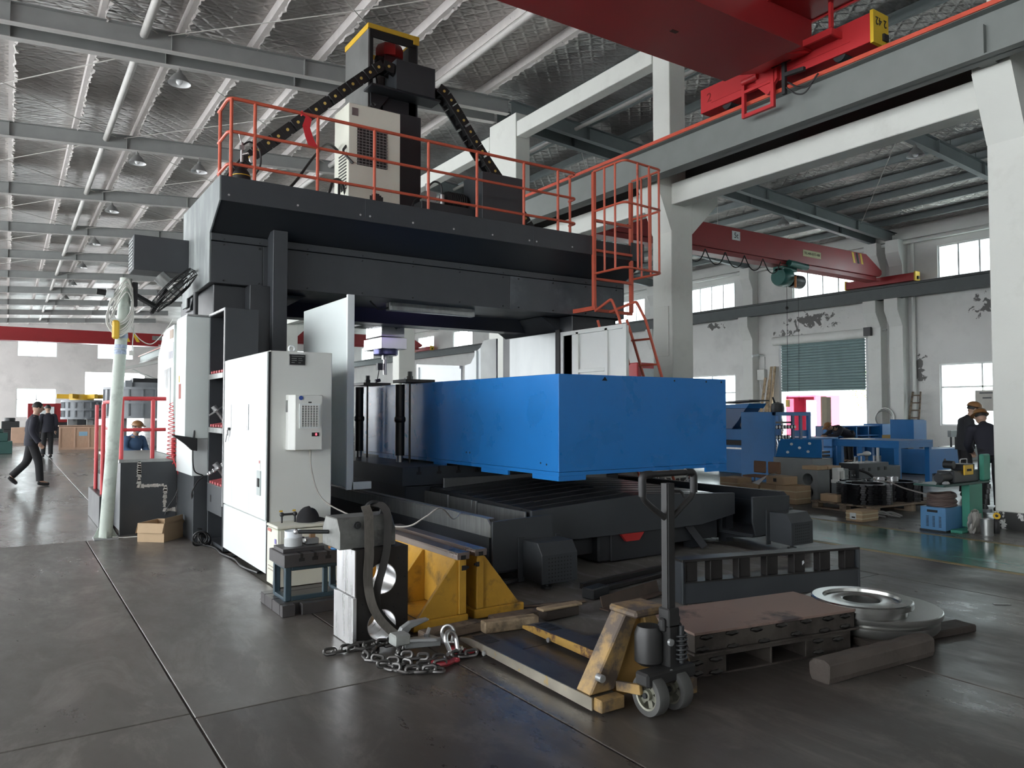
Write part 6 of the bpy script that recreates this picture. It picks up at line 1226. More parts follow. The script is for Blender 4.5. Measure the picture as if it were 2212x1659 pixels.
# cartons by the machine
def carton(label, x0, x1, y0, y1, z0, z1, straps=True, mat=None, mark=False):
    t = thing('cardboard_carton', label, 'carton', ((x0 + x1) / 2, (y0 + y1) / 2, z0)); MB().box(x0, x1, y0, y1, z0, z1).build('carton_body', mat or m_card, t, .006)
    m_st = M('cream_strap', (.62, .55, .35), .5)
    if straps:
        for k in (.3, .7): z = z0 + (z1 - z0) * k; MB().box(x0 - .003, x1 + .003, y0 - .003, y1 + .003, z - .008, z + .008).build('strap', m_st, t)
    if mark: MB().box(x0 - .004, x0, (y0 + y1) / 2 - .03, (y0 + y1) / 2 + .03, (z0 + z1) / 2 - .02, (z0 + z1) / 2 + .04).build('printed_mark', m_black, t)
    return t
carton('lower strapped carton of the pile beside the two bore block', 10.9, 11.3, 7.9, 8.3, 0, .30); carton('brown carton with printed mark on top of the carton pile', 10.88, 11.25, 8.12, 8.48, .302, .44, False, mark=True); carton('strapped carton behind the printed carton', 10.9, 11.3, 8.32, 8.62, 0, .30); carton('open strapped carton below the wooden chair', 10.95, 11.4, 8.7, 9.1, 0, .26); carton('dark strapped carton at the far end of the carton row', 11.0, 11.4, 9.2, 9.6, 0, .34)
pp = MB().add([(10.85, 8.75, .30), (10.9, 8.45, .46), (11.1, 8.4, .50), (11.12, 8.7, .34), (10.84, 8.6, .28)], [(0, 1, 2, 3), (0, 4, 1)]).add([(10.85, 8.75, .303), (10.9, 8.45, .463), (11.1, 8.4, .503), (11.12, 8.7, .343)], [(3, 2, 1, 0)])
tag(pp.build('paper_sheet', m_white), 'crumpled white sheet draped over the cartons', 'paper')
t = thing('wooden_chair', 'brown plywood chair behind the white paper sheet', 'chair', (11.7, 9.1, 0)); m_ply = M('brown_plywood', (.26, .15, .09), .6)
for a in (8.82, 9.14): MB().box(11.72, 11.75, a, a + .28, .40, .62).build('backrest', m_ply, t, .02)
MB().box(11.4, 11.75, 8.8, 9.42, .34, .37).build('seat', m_ply, t, .01)
for x, y in ((11.43, 8.83), (11.43, 9.39), (11.72, 8.83), (11.72, 9.39)): MB().cyl((x, y, 0), (x, y, .34), .012, n=6).build('leg', m_stl, t)
# blocks with bores
bb_ = thing('bored_block', 'dark steel block with two round bores standing behind the cartons', 'machined part', (11.75, 8.17, 0))
o = MB().box(11.6, 11.95, 7.98, 8.36, 0, .53).build('block_body', m_plateg, bb_); cut(o, [MB().cyl((11.4, 8.17, z), (11.86, 8.17, z), .10, n=28).build('c', m_dark) for z in (.37, .14)])
for z in (.37, .14): MB().cyl((11.84, 8.17, z), (11.85, 8.17, z), .099, n=28).build('bore_back', m_black, bb_)
for i, (x0, x1, h, lab) in enumerate(((12.0, 12.22, .5, 'narrow grey steel plate pack next to the bored block'), (12.26, 12.55, .52, 'pale grey machined plate standing behind the plate pack'), (12.58, 12.76, .48, 'dark bracket plate with bolts before the blue table'))):
    t = thing('machined_plate', lab, 'machined part', (x0, 8.2, 0)); MB().box(x0, x1, 8.0, 8.4, 0, h).build('plate_body', (m_ox, M('pale_machined_plate', (.30, .32, .31), .4, .5), m_dark)[i], t, .006)
    for k in range(4): MB().cyl((x0 + .05, 7.999, .1 + k * .1), (x0 + .05, 7.98, .1 + k * .1), .012, n=8).cyl((x1 - .05, 7.999, .1 + k * .1), (x1 - .05, 7.98, .1 + k * .1), .012, n=8).build('bolt', m_steel, t)
carton('small flat carton lying on the bored block', 11.62, 11.92, 8.0, 8.3, .532, .60, False); carton('flat brown carton lying on the grey plate pack', 12.02, 12.4, 8.05, 8.3, .525, .58, False)
t = thing('white_vice', 'small white vice standing in front of the plate pack', 'vice', (12.1, 7.85, .3)); MB().box(11.98, 12.2, 7.82, 7.98, .30, .36).box(12.0, 12.03, 7.84, 7.97, .36, .52).box(12.15, 12.18, 7.84, 7.97, .36, .52).box(12.0, 12.18, 7.86, 7.97, .50, .56).build('vice_body', m_white2, t, .006); MB().box(12.0, 12.18, 7.84, 7.98, 0, .30).build('vice_post', m_plateg, t)
# pallet with stacked black rings
m_pal = M('pallet_wood', (.27, .21, .15), .8, var=.25, scale=6, dirt=(.10, .08, .06), dscale=4)
pl = thing('wooden_pallet', 'worn wooden pallet under the stacked black rings', 'pallet', (11.75, 6.95, 0), -.05)
for k in range(7): MB().box(-1.0, 1.0, -.55 + k * .165, -.43 + k * .165, .10, .122).build('deck_board', m_pal, pl, .003, local=True)
for x in (-.95, -.05, .85):
    for y in (-.55, -.06, .44): MB().box(x, x + .12, y, y + .12, .022, .10).build('block', m_pal, pl, .003, local=True)
for x in (-.95, -.05, .85): MB().box(x, x + .12, -.55, .56, 0, .022).build('skid', m_pal, pl, local=True)
m_ring = M('oily_black_ring', (.018, .018, .02), .25, .4, var=.2)
gr_ = 'black lobed rings stacked on the wooden pallet'; r0 = None
def lobed(r, z, n=12):
    vs = []; N_ = 96
    for rr, zz in ((1, 0), (1, .03), (.72, .03), (.72, 0)):
        for k in range(N_): a = 2 * PI * k / N_; q = r * (rr + ((.07 if math.cos(n * a) > 0 else -.07) if rr == 1 else 0)); vs.append((q * math.cos(a), q * math.sin(a), zz))
    m = MB().add(vs, [(j * N_ + k, j * N_ + (k + 1) % N_, ((j + 1) % 4) * N_ + (k + 1) % N_, ((j + 1) % 4) * N_ + k) for j in range(4) for k in range(N_)], True); return m
for (cx_, cy_, r, n) in ((11.2, 6.88, .38, 9), (12.0, 6.85, .38, 9), (11.6, 7.33, .185, 9)):
    for k in range(n):
        if r0 is None: o = lobed(.38, 0).build('lobed_ring', m_ring, None, 0, local=True); r0 = o
        else: o = r0.copy(); COL.objects.link(o)
        o.location = (cx_, cy_, .123 + k * .034); o.rotation_euler = (0, 0, cx_ + .03 * math.sin(k * 2.1)); s_ = r / .38; o.scale = (s_, s_, 1)
        tag(o, 'black oily lobed ring in a stack on the wooden pallet', 'ring', gr_)
for x, y in ((11.55, 6.85), (11.85, 6.8)):
    t = thing('bright_bush', 'bright steel bush lying on the black rings', 'bush', (x, y, .43), group='bright bushes on the rings'); MB().lathe([(.06, .43), (.085, .43), (.085, .50), (.06, .50), (.06, .43)], (x, y, 0), n=24, cap=False).build('bush_ring', m_silver, t)
carton('small carton with white label wrapped in film before the pallet', 9.95, 10.35, 6.15, 6.4, 0, .15, True); 
t = thing('paper_label', 'white printed label on the film wrapped carton', 'label', (9.94, 6.3, .03)); MB().box(9.935, 9.948, 6.24, 6.33, .03, .12).build('label_sheet', m_white, t); MB().box(9.933, 9.935, 6.25, 6.3, .05, .07).build('print', m_black, t)
carton('torn carton lying on the pallet corner', 10.82, 11.0, 7.1, 7.4, .123, .24, False)
fw_ = MB(); random.seed(8)
for k in range(10):
    a = random.uniform(0, 6); fw_.tube(curve([(10.5 + .2 * math.cos(a), 6.35 + .15 * math.sin(a), .01), (10.6 + .3 * math.cos(a + .5), 6.3, .05 + random.random() * .05), (10.85 + .2 * math.cos(a + 1), 6.2 + .1 * math.sin(a), .01)], 4), .012, 5)
tag(fw_.build('plastic_film', M('grey_plastic_film', (.35, .35, .33), .3)), 'crumpled grey plastic film on the floor before the pallet', 'film')
mp = thing('manifold_block', 'dark hydraulic manifold block with bolts behind the black rings', 'manifold', (13.3, 8.1, 0))
MB().box(12.78, 13.75, 7.95, 8.35, .0, .60).box(13.75, 14.2, 7.98, 8.3, 0, .52).build('block_body', m_machd, mp, .01)
for k, x in enumerate((12.88, 13.08, 13.38, 13.6)): MB().box(x, x + .07, 7.945, 7.95, .46, .52).build('square_port', m_black, mp); MB().cyl((x + .03, 7.95, .30), (x + .03, 7.90, .30), .035, n=10).cyl((x - .05, 7.93, .30), (x + .12, 7.93, .30), .010, n=6).build('fitting', m_steel, mp)
for x in (12.9, 13.1, 13.5): MB().cyl((x, 8.1, .60), (x, 8.1, .72), .012).cyl((x, 8.1, .60), (x, 8.1, .615), .05).build('stud', m_steel, mp)
sd_ = MB().ball((13.28, 8.1, .76), .1, 14, (1.1, .6, .5)).cyl((13.0, 8.1, .75), (13.25, 8.1, .76), .022); tag(sd_.build('bicycle_saddle', M('cling_film_white', (.5, .53, .53), .2), None, smooth=True), 'film wrapped saddle shaped part standing on the manifold studs', 'part')
tag(MB().tube(curve([(12.7, 7.9, .5), (12.8, 7.75, .42), (12.95, 7.6, .2), (13.05, 7.5, .12)], 6), .025, 6).build('thick_hose', m_rub), 'thick black hose between the bracket plate and manifold', 'hose')
# welder and green stand
wd = thing('welding_machine', 'blue welding machine with louvred front under a cable heap', 'welder', (10.22, 5.2, 0)); m_wbl = M('welder_blue', (.09, .23, .42), .5, var=.1)
MB().box(10.0, 10.48, 5.04, 5.36, .02, .31).build('case', m_wbl, wd, .004); MB().box(9.99, 10.0, 5.04, 5.36, .02, .31).build('front_panel', m_wbl, wd)
MB().box(9.98, 9.99, 5.14, 5.27, .245, .275).build('handle_slot', m_black, wd); MB().box(9.98, 10.5, 5.03, 5.37, 0, .02).build('skid', m_dark, wd)
for y in (5.11, 5.19, 5.27):
    for k in range(8): MB().box(9.986, 9.99, y - .015, y + .015, .06 + k * .018, .068 + k * .018).build('louvre', m_dark, wd)
cw = MB(); random.seed(6)
for k in range(9): cw.tube([(10.22 + (.2 + .03 * math.sin(k)) * math.cos(a * PI / 9) , 5.2 + (.14 + .015 * math.cos(k * 2)) * math.sin(a * PI / 9), .325 + k * .018 + .008 * math.sin(a + k)) for a in range(18)], .016, 6, True)
tag(cw.build('welding_cable', M('dusty_brown_cable', (.12, .085, .075), .7, var=.2)), 'heap of brown welding cable coiled on the blue welder', 'cable')
tag(MB().tube(curve([(10.1, 5.3, .45), (10.4, 5.8, .48), (10.9, 6.3, .50), (11.3, 6.7, .47), (11.6, 6.9, .45)], 6), .01, 5).build('lead_cable', M('grey_lead', (.3, .28, .26), .6)), 'grey lead stretched from the welder to the black rings', 'cable')
m_grn = M('machine_green', (.045, .24, .17), .45, var=.08)
gs = thing('green_stand', 'green steel pedestal stand with flat top beside the white column', 'stand', (10.55, 4.98, 0))
MB().box(10.38, 10.72, 4.93, 5.03, .05, .60).build('pedestal', m_grn, gs, .005); MB().box(10.06, 10.85, 4.88, 5.02, 0, .04).build('foot', m_grn, gs, .006); MB().box(9.72, 10.92, 4.92, 5.3, .60, .625).build('top', M('dark_green_top', (.03, .08, .07), .4), gs, .003); MB().box(10.76, 10.96, 4.93, 4.99, .625, .98).build('back_panel', m_grn, gs, .015)
gr2 = thing('bench_grinder', 'dark bench machine with yellow faced box on the green stand', 'grinder', (10.4, 5.05, .625)); MB().box(10.1, 10.75, 4.98, 5.2, .625, .78).build('base', m_machd, gr2, .01); MB().box(10.35, 10.62, 4.97, 5.15, .78, .86).build('box', m_dark, gr2, .01); MB().box(10.32, 10.55, 4.955, 4.975, .72, .85).build('yellow_panel', m_yel, gr2, .006); MB().box(10.38, 10.49, 4.95, 4.955, .77, .80).build('panel_window', m_black, gr2); MB().tube(fillet([(10.4, 5.05, .86), (10.4, 5.05, .92), (10.58, 5.05, .92), (10.58, 5.05, .86)], .03), .008, 6).build('carry_handle', m_silver, gr2); MB().cyl((9.85, 5.05, .70), (10.1, 5.05, .70), .06, n=16).cyl((10.14, 5.0, .86), (10.14, 5.12, .86), .05).build('motor', m_dark, gr2); MB().cyl((9.9, 5.0, .63), (9.97, 5.0, .63), .03).build('clamp_screw', m_steel, gr2)
bg_ = MB().ball((10.32, 4.84, .12), .15, 22, (1, .45, 1.1)); random.seed(12); bg_.v = [(x + random.uniform(-.018, .018), y + random.uniform(-.012, .012), max(.002, z + random.uniform(-.018, .018) - .06 * (abs(x - 10.32) > .1))) for x, y, z in bg_.v]; tag(bg_.build('plastic_bag', M('clear_plastic_bag', (.26, .25, .23), .25), None, smooth=True), 'clouded plastic bag leaning on the green stand foot', 'bag')
t = thing('steel_bin', 'small round steel bin before the green stand', 'bin', (10.25, 4.67, 0)); MB().lathe([(.072, 0), (.075, .20), (.070, .20), (.068, .01), (0, .01)], (10.25, 4.67, 0), cap=False).build('bin_wall', m_galv, t); MB().lathe([(0, 0), (.073, 0), (.073, .01), (0, .01)], (10.25, 4.67, 0)).build('bin_floor', m_galv, t)
t = thing('gas_torch', 'yellow handled torch bottle next to the white column', 'torch', (10.5, 4.68, 0)); MB().lathe([(.04, 0), (.045, .02), (.045, .14), (.02, .18)], (10.5, 4.68, 0)).build('bottle', m_dark, t); MB().torus((10.49, 4.66, .22), .03, .014, (1, .3, 0), 14, 6).build('yellow_handle', m_yel, t)
t = thing('spanner_rack', 'dark row of sockets hanging on the white column edge', 'tool rack', (10.93, 4.99, .35)); 
for k in range(5): MB().cyl((10.93, 4.95 + k * .012, .52 - k * .07), (10.93, 4.95 + k * .012, .58 - k * .07), .03, n=8).build('socket', m_dark, t)
MB().box(10.9, 10.984, 4.93, 5.02, .2, .24).build('rack_bar', m_stl, t)
# blue work: gauge frame, tank, lid, press, tables, cabinets
gf = thing('gauge_frame', 'blue steel test frame holding rows of round pressure gauges', 'test frame', (14.4, 11, 0))
MB().box(13.9, 13.95, 10.6, 11.5, 0, 1.53).build('side_sheet', m_bluem, gf, .006); MB().box(13.9, 15.2, 10.6, 10.66, 1.45, 1.53).box(15.1, 15.2, 10.6, 10.66, 0, 1.45).build('front_frame', m_bluem, gf, .006)
MB().box(14.55, 14.63, 10.62, 10.66, .3, 1.45).box(14.83, 14.91, 10.62, 10.66, .3, 1.45).build('front_post', m_blued, gf); MB().box(14.63, 15.1, 10.63, 10.66, .98, 1.12).box(14.63, 15.1, 10.63, 10.66, .4, .80).build('front_rail', m_bluem, gf)
MB().box(13.95, 15.2, 11.4, 11.5, 1.45, 1.53).box(15.1, 15.2, 11.4, 11.5, 0, 1.45).build('rear_frame', m_bluem, gf)
for z in (1.3, .62): MB().box(13.95, 14.56, 10.64, 10.68, z - .02, z + .02).build('gauge_rail', m_dark, gf)
g0 = None
for z, n in ((1.20, 7), (.98, 5)):
    for k in range(n):
        x = 13.98 + k * .105
        MB().cyl((x, 10.64, z), (x, 10.60, z), .042, n=16).build('gauge_case', m_dark, gf); MB().cyl((x, 10.60, z), (x, 10.595, z), .034, n=16).build('gauge_dial', m_white, gf)
        if z < 1: MB().tube(curve([(x, 10.63, z - .04), (x + .03, 10.62, z - .15), (x, 10.62, z - .3), (x + .01, 10.62, z - .42)], 4), .022, 6).build('braided_hose', m_silver, gf)
MB().lathe([(.14, 1.53), (.15, 1.60), (.13, 1.72), (0, 1.76)], (14.55, 11.0, 0)).cyl((14.45, 11.0, 1.74), (14.38, 11.0, 1.86), .02).build('top_valve', m_dark, gf)
gt = thing('grey_tank', 'grey sheet steel tank in front of the blue gauge frame', 'tank', (13.2, 9.5, 0)); MB().box(13.0, 13.6, 9.05, 9.95, .02, .62).build('tank_body', m_plateg, gt, .006); MB().box(12.98, 13.62, 9.03, 9.97, 0, .02).build('base_flange', m_plateg, gt)
lid_ = thing('tilted_cover', 'dark blue cover plate with round holes leaning above the grey tank', 'cover', (13.3, 9.5, .62)); 
o = MB().add([(13.0, 9.9, .63), (13.45, 9.15, .63), (13.75, 9.35, .98), (13.3, 10.0, .98), (13.04, 9.92, .60), (13.49, 9.17, .60), (13.79, 9.37, .95), (13.34, 10.02, .95)], [(0, 1, 2, 3), (7, 6, 5, 4), (0, 4, 5, 1), (1, 5, 6, 2), (2, 6, 7, 3), (3, 7, 4, 0)]).build('cover_plate', m_bluem, lid_, .004)
for a, b in ((.25, .25), (.7, .3), (.3, .7), (.72, .75), (.5, .5)):
    p = Vector((13.0, 9.9, .63)) * (1 - a) * (1 - b) + Vector((13.45, 9.15, .63)) * a * (1 - b) + Vector((13.75, 9.35, .98)) * a * b + Vector((13.3, 10.0, .98)) * (1 - a) * b; nrm = Vector((-.75, -.5, .5)).normalized(); MB().cyl(p, p + nrm * .006, .03, n=16).build('cover_hole', m_white, lid_)
prs = thing('blue_press', 'blue hopper press with dark jaws beside the large blue workpiece', 'press', (15.6, 12.9, 0))
MB().box(15.2, 15.9, 12.5, 13.3, 0, .70).build('base', m_bluem, prs, .01); MB().box(15.25, 15.85, 12.45, 13.3, .82, 1.1).build('bed', m_bluem, prs, .01); MB().box(15.3, 15.8, 12.5, 13.25, .70, .82).build('dark_gap', m_black, prs)
MB().prism([(12.95, 1.1), (13.3, 1.1), (13.3, 1.62), (12.5, 1.62), (12.75, 1.3)], 'x', 15.3, 15.85).build('hopper', m_blued, prs, .006); MB().prism([(12.45, 1.62), (13.35, 1.62), (13.35, 1.70), (12.35, 1.74)], 'x', 15.25, 15.9).build('jaw', m_bluem, prs); MB().prism([(12.3, 1.80), (13.35, 1.74), (13.35, 1.78), (12.32, 1.83)], 'x', 15.2, 15.95).build('top_plate', m_dark, prs)
MB().cyl((15.25, 12.55, 1.2), (15.6, 12.55, 1.2), .09, n=16).build('shaft', m_dark, prs); MB().box(15.18, 15.2, 12.5, 13.3, .6, .64).build('bench_lip', m_galv, prs)
bt = thing('blue_table', 'blue steel frame table with pale top behind the manifold', 'table', (15.5, 9.1, 0))
MB().box(14.9, 16.2, 8.4, 9.8, .90, .95).build('top', m_bluem, bt, .004); MB().box(14.9, 15.4, 9.2, 9.7, .95, .965).build('top_sheet', m_white2, bt)
for x, y in ((14.92, 9.68), (14.92, 8.42), (16.08, 9.68), (16.08, 8.42), (14.92, 9.2)): MB().box(x, x + .1, y, y + .1, 0, .80).build('leg', m_bluem, bt, .004)
MB().box(14.9, 15.02, 8.4, 9.8, .80, .90).box(15.02, 16.2, 8.4, 8.5, .80, .90).build('apron', m_bluem, bt, .004)
b2 = thing('blue_table', 'narrow blue steel bench beside the bending worker', 'table', (16.6, 11.6, 0)); MB().box(16.2, 17.3, 11.3, 12.0, .86, .90).build('top', m_bluem, b2)
for x, y in ((16.2, 11.3), (17.2, 11.3), (16.2, 11.9), (17.2, 11.9)): MB().box(x, x + .1, y, y + .1, 0, .86).build('leg', m_bluem, b2)
for k in range(5): MB().box(16.4, 17.1, 11.4, 11.9, .15 + k * .09, .2 + k * .09).build('steel_sheet', m_dark, b2)
kb = thing('blue_box', 'long blue steel box with round hole on the side bay floor', 'steel box', (19.2, 10.3, 0)); MB().box(18.5, 20.1, 9.78, 10.9, .02, .62).build('box_body', m_bluem, kb, .006); MB().cyl((19.4, 9.781, .32), (19.4, 9.775, .32), .055, n=18).build('round_hole', m_black, kb); MB().box(18.5, 18.75, 10.2, 10.5, .62, .66).cyl((19.1, 10.2, .62), (19.3, 10.2, .66), .05).build('loose_part', m_dark, kb)
kc = thing('blue_cabinet', 'upright blue steel cabinet standing on the long blue box', 'cabinet', (20.4, 11.3, 0)); MB().box(20.15, 20.7, 10.95, 11.6, 0, 1.32).build('cabinet_body', m_bluem, kc, .008); MB().box(20.7, 20.85, 10.98, 11.55, .3, 1.3).build('side_frame', m_bluem, kc)
kd = thing('cubby_rack', 'dark blue compartment rack below the open shutter', 'rack', (24.6, 15.2, 0)); MB().box(22.6, 25.4, 15.3, 15.6, 0, 1.05).build('back', m_blued, kd)
for x in (22.6, 23.3, 24.0, 24.7, 25.35): MB().box(x, x + .05, 15.0, 15.3, 0, 1.05).build('divider', m_bluem, kd)
for z in (0, .35, .7, 1.02): MB().box(22.6, 25.4, 15.0, 15.3, z, z + .03).build('shelf', m_bluem, kd)
MB().box(25.4, 25.9, 14.9, 15.6, 0, 1.1).build('end_box', m_bluem, kd, .006)
t = thing('parts_bench', 'low bench with dark parts and ochre crate near the pilaster', 'bench', (23, 13, 0)); MB().box(22.2, 23.6, 12.6, 13.3, .62, .68).build('top', m_stl, t)
for x, y in ((22.25, 12.65), (23.5, 12.65), (22.25, 13.2), (23.5, 13.2)): MB().box(x, x + .06, y, y + .06, 0, .62).build('leg', m_stl, t)
MB().box(22.3, 22.9, 12.7, 13.1, .68, .82).build('ochre_crate', M('ochre_crate', (.35, .24, .08), .7), t); MB().box(22.95, 23.5, 12.7, 13.1, .68, .86).cyl((23.0, 12.9, .86), (23.4, 12.9, .86), .06).build('dark_parts', m_dark, t)
t = thing('rod_rack', 'dark rack of upright rods below the wall window', 'rack', (25, 12.2, 0)); MB().box(24.2, 26.2, 12.0, 12.1, .75, .95).box(24.2, 26.2, 12.0, 12.4, 0, .45).build('frame', m_plateg, t)
for k in range(7): MB().cyl((24.3 + k * .28, 12.05, .45), (24.3 + k * .28, 12.05, .75), .03, n=8).build('rod', m_dark, t)
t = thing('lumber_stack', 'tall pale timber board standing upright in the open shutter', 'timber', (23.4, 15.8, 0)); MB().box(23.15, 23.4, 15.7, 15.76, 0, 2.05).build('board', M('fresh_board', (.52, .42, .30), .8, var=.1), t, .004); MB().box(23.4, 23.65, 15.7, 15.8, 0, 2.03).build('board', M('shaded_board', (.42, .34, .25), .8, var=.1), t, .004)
for k, (x, y, lean, h) in enumerate(((29.1, 22.4, .25, 3.6), (29.05, 22.55, .2, 3.6), (29.1, 22.7, .25, 3.0), (29.0, 22.85, .3, 3.1))):
    tag(MB().bar((x - lean, y, 0), (x + .3, y - .05, h), .12, .04, (1, 0, 0)).build('leaning_plank', m_woodl), 'long plank leaning on the wall beside the roller shutter', 'plank', 'planks leaning beside the shutter')
t = thing('wooden_ladder', 'grey wooden step ladder leaning against the wall pilaster', 'ladder', (29.1, 15.8, 0))
for y0, y1 in ((16.05, 15.95), (15.55, 15.65)): MB().bar((28.85, y0, 0), (29.35, y1, 2.3), .05, .06).build('stile', m_wood, t)
for k in range(8): f = (k + .5) / 8; MB().bar((28.85 + .5 * f, 16.04 - .1 * f, 2.3 * f), (28.85 + .5 * f, 15.56 + .1 * f, 2.3 * f), .03, .05).build('rung', m_wood, t)
for (x, y, z, r, lab) in ((29.1, 16.95, 1.3, .38, 'coil of grey cable hung on the double pilaster'), (29.45, 22.95, 1.6, .3, 'coil of pale cable on the wall behind the blue frame')):
    m_ = MB()
    for k in range(4): m_.torus((x - .03 * k, y, z - .02 * k), r * (1 - .06 * k), .015, (1, .1 * k, 0), 28, 6)
    tag(m_.build('cable_coil', m_galv), lab, 'cable coil')
t = thing('electrical_box', 'pale wall mounted switch box with conduit near the shutter', 'switch box', (29.5, 23.2, 3.0)); MB().box(29.4, 29.598, 22.95, 23.36, 3.0, 3.5).build('box_body', m_paint, t, .01); MB().tube(curve([(29.5, 23.2, 3.0), (29.45, 23.15, 2.6), (29.5, 22.9, 2.4)]), .02, 6).cyl((29.57, 23.05, 3.5), (29.57, 23.05, 4.1), .02).build('conduit', m_paint, t)
t = thing('security_camera', 'white security camera on an arm above the switch box', 'camera', (29.4, 23.2, 4.14)); MB().cyl((29.0, 23.3, 4.12), (29.3, 23.2, 4.18), .07, n=14).build('camera_body', m_white, t); MB().cyl((29.3, 23.25, 4.18), (29.59, 23.1, 4.15), .02).build('arm', m_white, t)
t = thing('wall_notice', 'pale notice board with printed lines on the window by the workers', 'notice', (29.2, 13.2, 1.7)); MB().box(29.3, 29.33, 12.2, 13.65, 1.55, 2.3).build('board', M('pale_board', (.55, .53, .48), .7), t)
for z, a, b in ((2.18, 12.9, 13.5), (2.0, 13.1, 13.4), (1.85, 12.5, 12.9)): MB().box(29.295, 29.3, a, b, z, z + .05).build('printed_line', m_dark, t)
MB().box(29.3, 29.6, 12.2, 12.3, 1.6, 1.7).box(29.3, 29.6, 13.4, 13.5, 1.6, 1.7).build('standoff', m_stl, t)
# safety sign on the column behind the blue box
t = thing('hazard_sign', 'small white electric shock warning sign on the column', 'sign', (11.4, 10.75, 1.55)); MB().box(11.28, 11.44, 10.745, 10.76, 1.84, 2.06).build('sign_plate', m_white, t)
MB().prism([(11.305, 1.93), (11.415, 1.93), (11.36, 2.03)], 'y', 10.742, 10.745).build('yellow_triangle', m_yel, t); MB().prism([(11.355, 2.0), (11.368, 2.0), (11.36, 1.975), (11.37, 1.975), (11.35, 1.94), (11.356, 1.965), (11.347, 1.965)], 'y', 10.740, 10.742).build('bolt_symbol', m_black, t)
tag(MB().box(10.97, 10.985, 10.85, 11.22, 2.65, 3.65).build('column_patch', m_colu, None, .004), 'flat rectangular cover panel on the column behind the ladder', 'panel')
# red cab machine seen behind the stair
t = thing('red_machine_cab', 'bright red machine cab with pale window behind the steep stair', 'machine', (14.5, 15, 0)); MB().box(14.0, 15.6, 15, 16, 1.0, 2.85).build('cab', m_credl, t, .02); MB().box(14.15, 15.3, 14.99, 15.0, 1.95, 2.7).build('cab_window', m_white, t); MB().box(14.35, 14.9, 14.98, 15.0, 1.45, 1.75).build('cab_grille', m_cred, t); MB().box(13.8, 16, 14.9, 16.1, .0, 1.0).build('cab_base', m_dark, t); MB().box(13.8, 16, 14.88, 14.9, .9, 1.0).build('yellow_edge', m_yel, t)
t = thing('floor_fan', 'white round fan head behind the spindle side of the table', 'fan', (10.2, 20, 0)); MB().torus((9.6, 20, 2.15), .32, .05, (.8, -.6, 0), 28, 6).build('fan_guard', m_white, t)
for k in range(4): a = k * PI / 2; MB().bar((9.6, 20, 2.15), (9.6 + .18 * math.cos(a), 20 + .24 * math.cos(a), 2.15 + .28 * math.sin(a)), .12, .01).build('fan_blade', m_dark, t)
MB().cyl((9.6, 20, 0), (9.6, 20, 1.85), .03).cyl((9.6, 20, 0), (9.6, 20, .03), .25).build('fan_post', m_white, t)
# outside the shutter
yard = struct(MB().box(29.85, 75, -8, 79, -.3, -.03).build('floor_outside', M('pale_yard_concrete', (.5, .5, .48), .8)))
ct = thing('shipping_container', 'open pink red shipping container standing outside the shutter', 'container', (40, 28.5, 0)); m_pink = M('faded_pink_red', (.55, .07, .13), .5)
MB().box(39.9, 42.3, 29.9, 30.0, 0, 2.5).box(39.9, 42.3, 27.5, 27.6, 0, 2.5).box(39.9, 42.3, 27.6, 29.9, 2.4, 2.5).box(42.2, 42.3, 27.6, 29.9, 0, 2.4).build('shell', m_pink, ct); MB().box(39.88, 39.92, 29.0, 29.9, .1, 2.3).build('closed_door', m_pink, ct)
for k in range(6): MB().box(39.86, 39.88, 29.05 + k * .14, 29.1 + k * .14, .1, 2.3).build('corrugation', m_pink, ct)
MB().box(39.0, 39.9, 27.45, 27.5, .1, 2.2).build('open_door', M('pale_violet_door', (.5, .42, .6), .5), ct)
for z in (.7, 1.4, 2.0): MB().box(39.0, 39.9, 27.43, 27.45, z, z + .08).build('door_bar', MATS['pale_violet_door'], ct)
tr_ = thing('garden_tree', 'sunlit green tree outside the roller shutter', 'tree', (43, 25.6, 0)); MB().tube([(43, 25.4, 0), (43.05, 25.3, 1.5), (43, 25.2, 3.0)], [.1, .08, .05], 8).build('trunk', m_wood, tr_)
lv = MB(); random.seed(11)
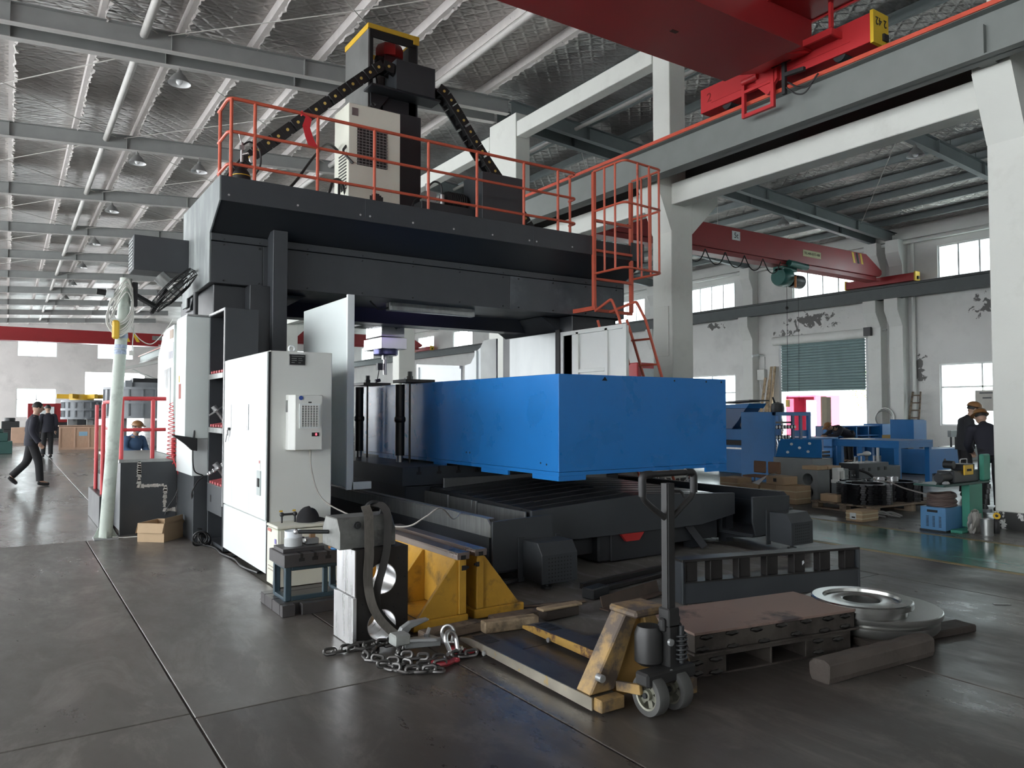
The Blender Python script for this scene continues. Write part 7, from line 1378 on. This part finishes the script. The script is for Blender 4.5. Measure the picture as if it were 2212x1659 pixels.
for k in range(1600):
    u = Vector((random.gauss(0, .75), random.gauss(0, .75), random.gauss(0, .55))); p = Vector((43, 25.1, 3.1)) + u; s = .07; a = Vector((random.uniform(-1, 1), random.uniform(-1, 1), random.uniform(-1, 1))).normalized() * s; b = a.cross(Vector((random.random(), random.random(), random.random()))).normalized() * s * .6
    lv.add([p - a, p + b, p + a, p - b], [(0, 1, 2, 3)])
o = lv.build('foliage', M('fresh_leaf', (.25, .42, .08), .6, var=.3), tr_, fixn=False); o['kind'] = 'stuff'
# workers on the right
m_wj = M('charcoal_work_jacket', (.025, .027, .032), .85, var=.15)
person('tall worker in charcoal jacket and brown hard hat behind the green stand', (14.2, 6.82, 0), -.85, m_wj, m_blkc, dict(chest=(.05, 0, 1.30), neck=(.10, 0, 1.45), head=(.16, 0, 1.55), face=(1, 0, -.35), shl=(.04, .2, 1.40), shr=(.04, -.2, 1.40), elr=(.0, -.27, 1.13), har=(.06, -.24, .88), ell=(.02, .25, 1.12), hal=(.26, .18, .98)), hat=m_hat)
person('shorter worker in black jacket bending over beside the tall worker', (12.6, 5.66, 0), .75, m_navy, m_blkc, dict(pel=(0, 0, .90), chest=(.20, 0, 1.22), neck=(.30, 0, 1.34), head=(.39, 0, 1.42), face=(1, 0, -.8), shl=(.2, .2, 1.30), shr=(.2, -.2, 1.30), elr=(.24, -.26, 1.04), har=(.45, -.16, .92), ell=(.24, .25, 1.04), hal=(.45, .14, .92)), hat=m_hat)
person('worker in dark jacket bending low over the blue bench', (20.9, 13.3, 0), 2.75, m_navy, m_blkc, dict(pel=(0, 0, .85), chest=(.42, 0, 1.02), neck=(.56, 0, 1.05), head=(.66, 0, 1.06), face=(.5, 0, -1), shl=(.40, .2, 1.06), shr=(.40, -.2, 1.06), elr=(.55, -.27, .84), har=(.78, -.1, .82), ell=(.55, .27, .84), hal=(.78, .1, .82)), hat=m_hat)
person('distant worker in white shirt and dark cap behind the gauges', (22.6, 17.2, 0), -2.3, m_white, m_jean, dict(), hat=M('dark_cap', (.04, .05, .05), .7), scale=.93)
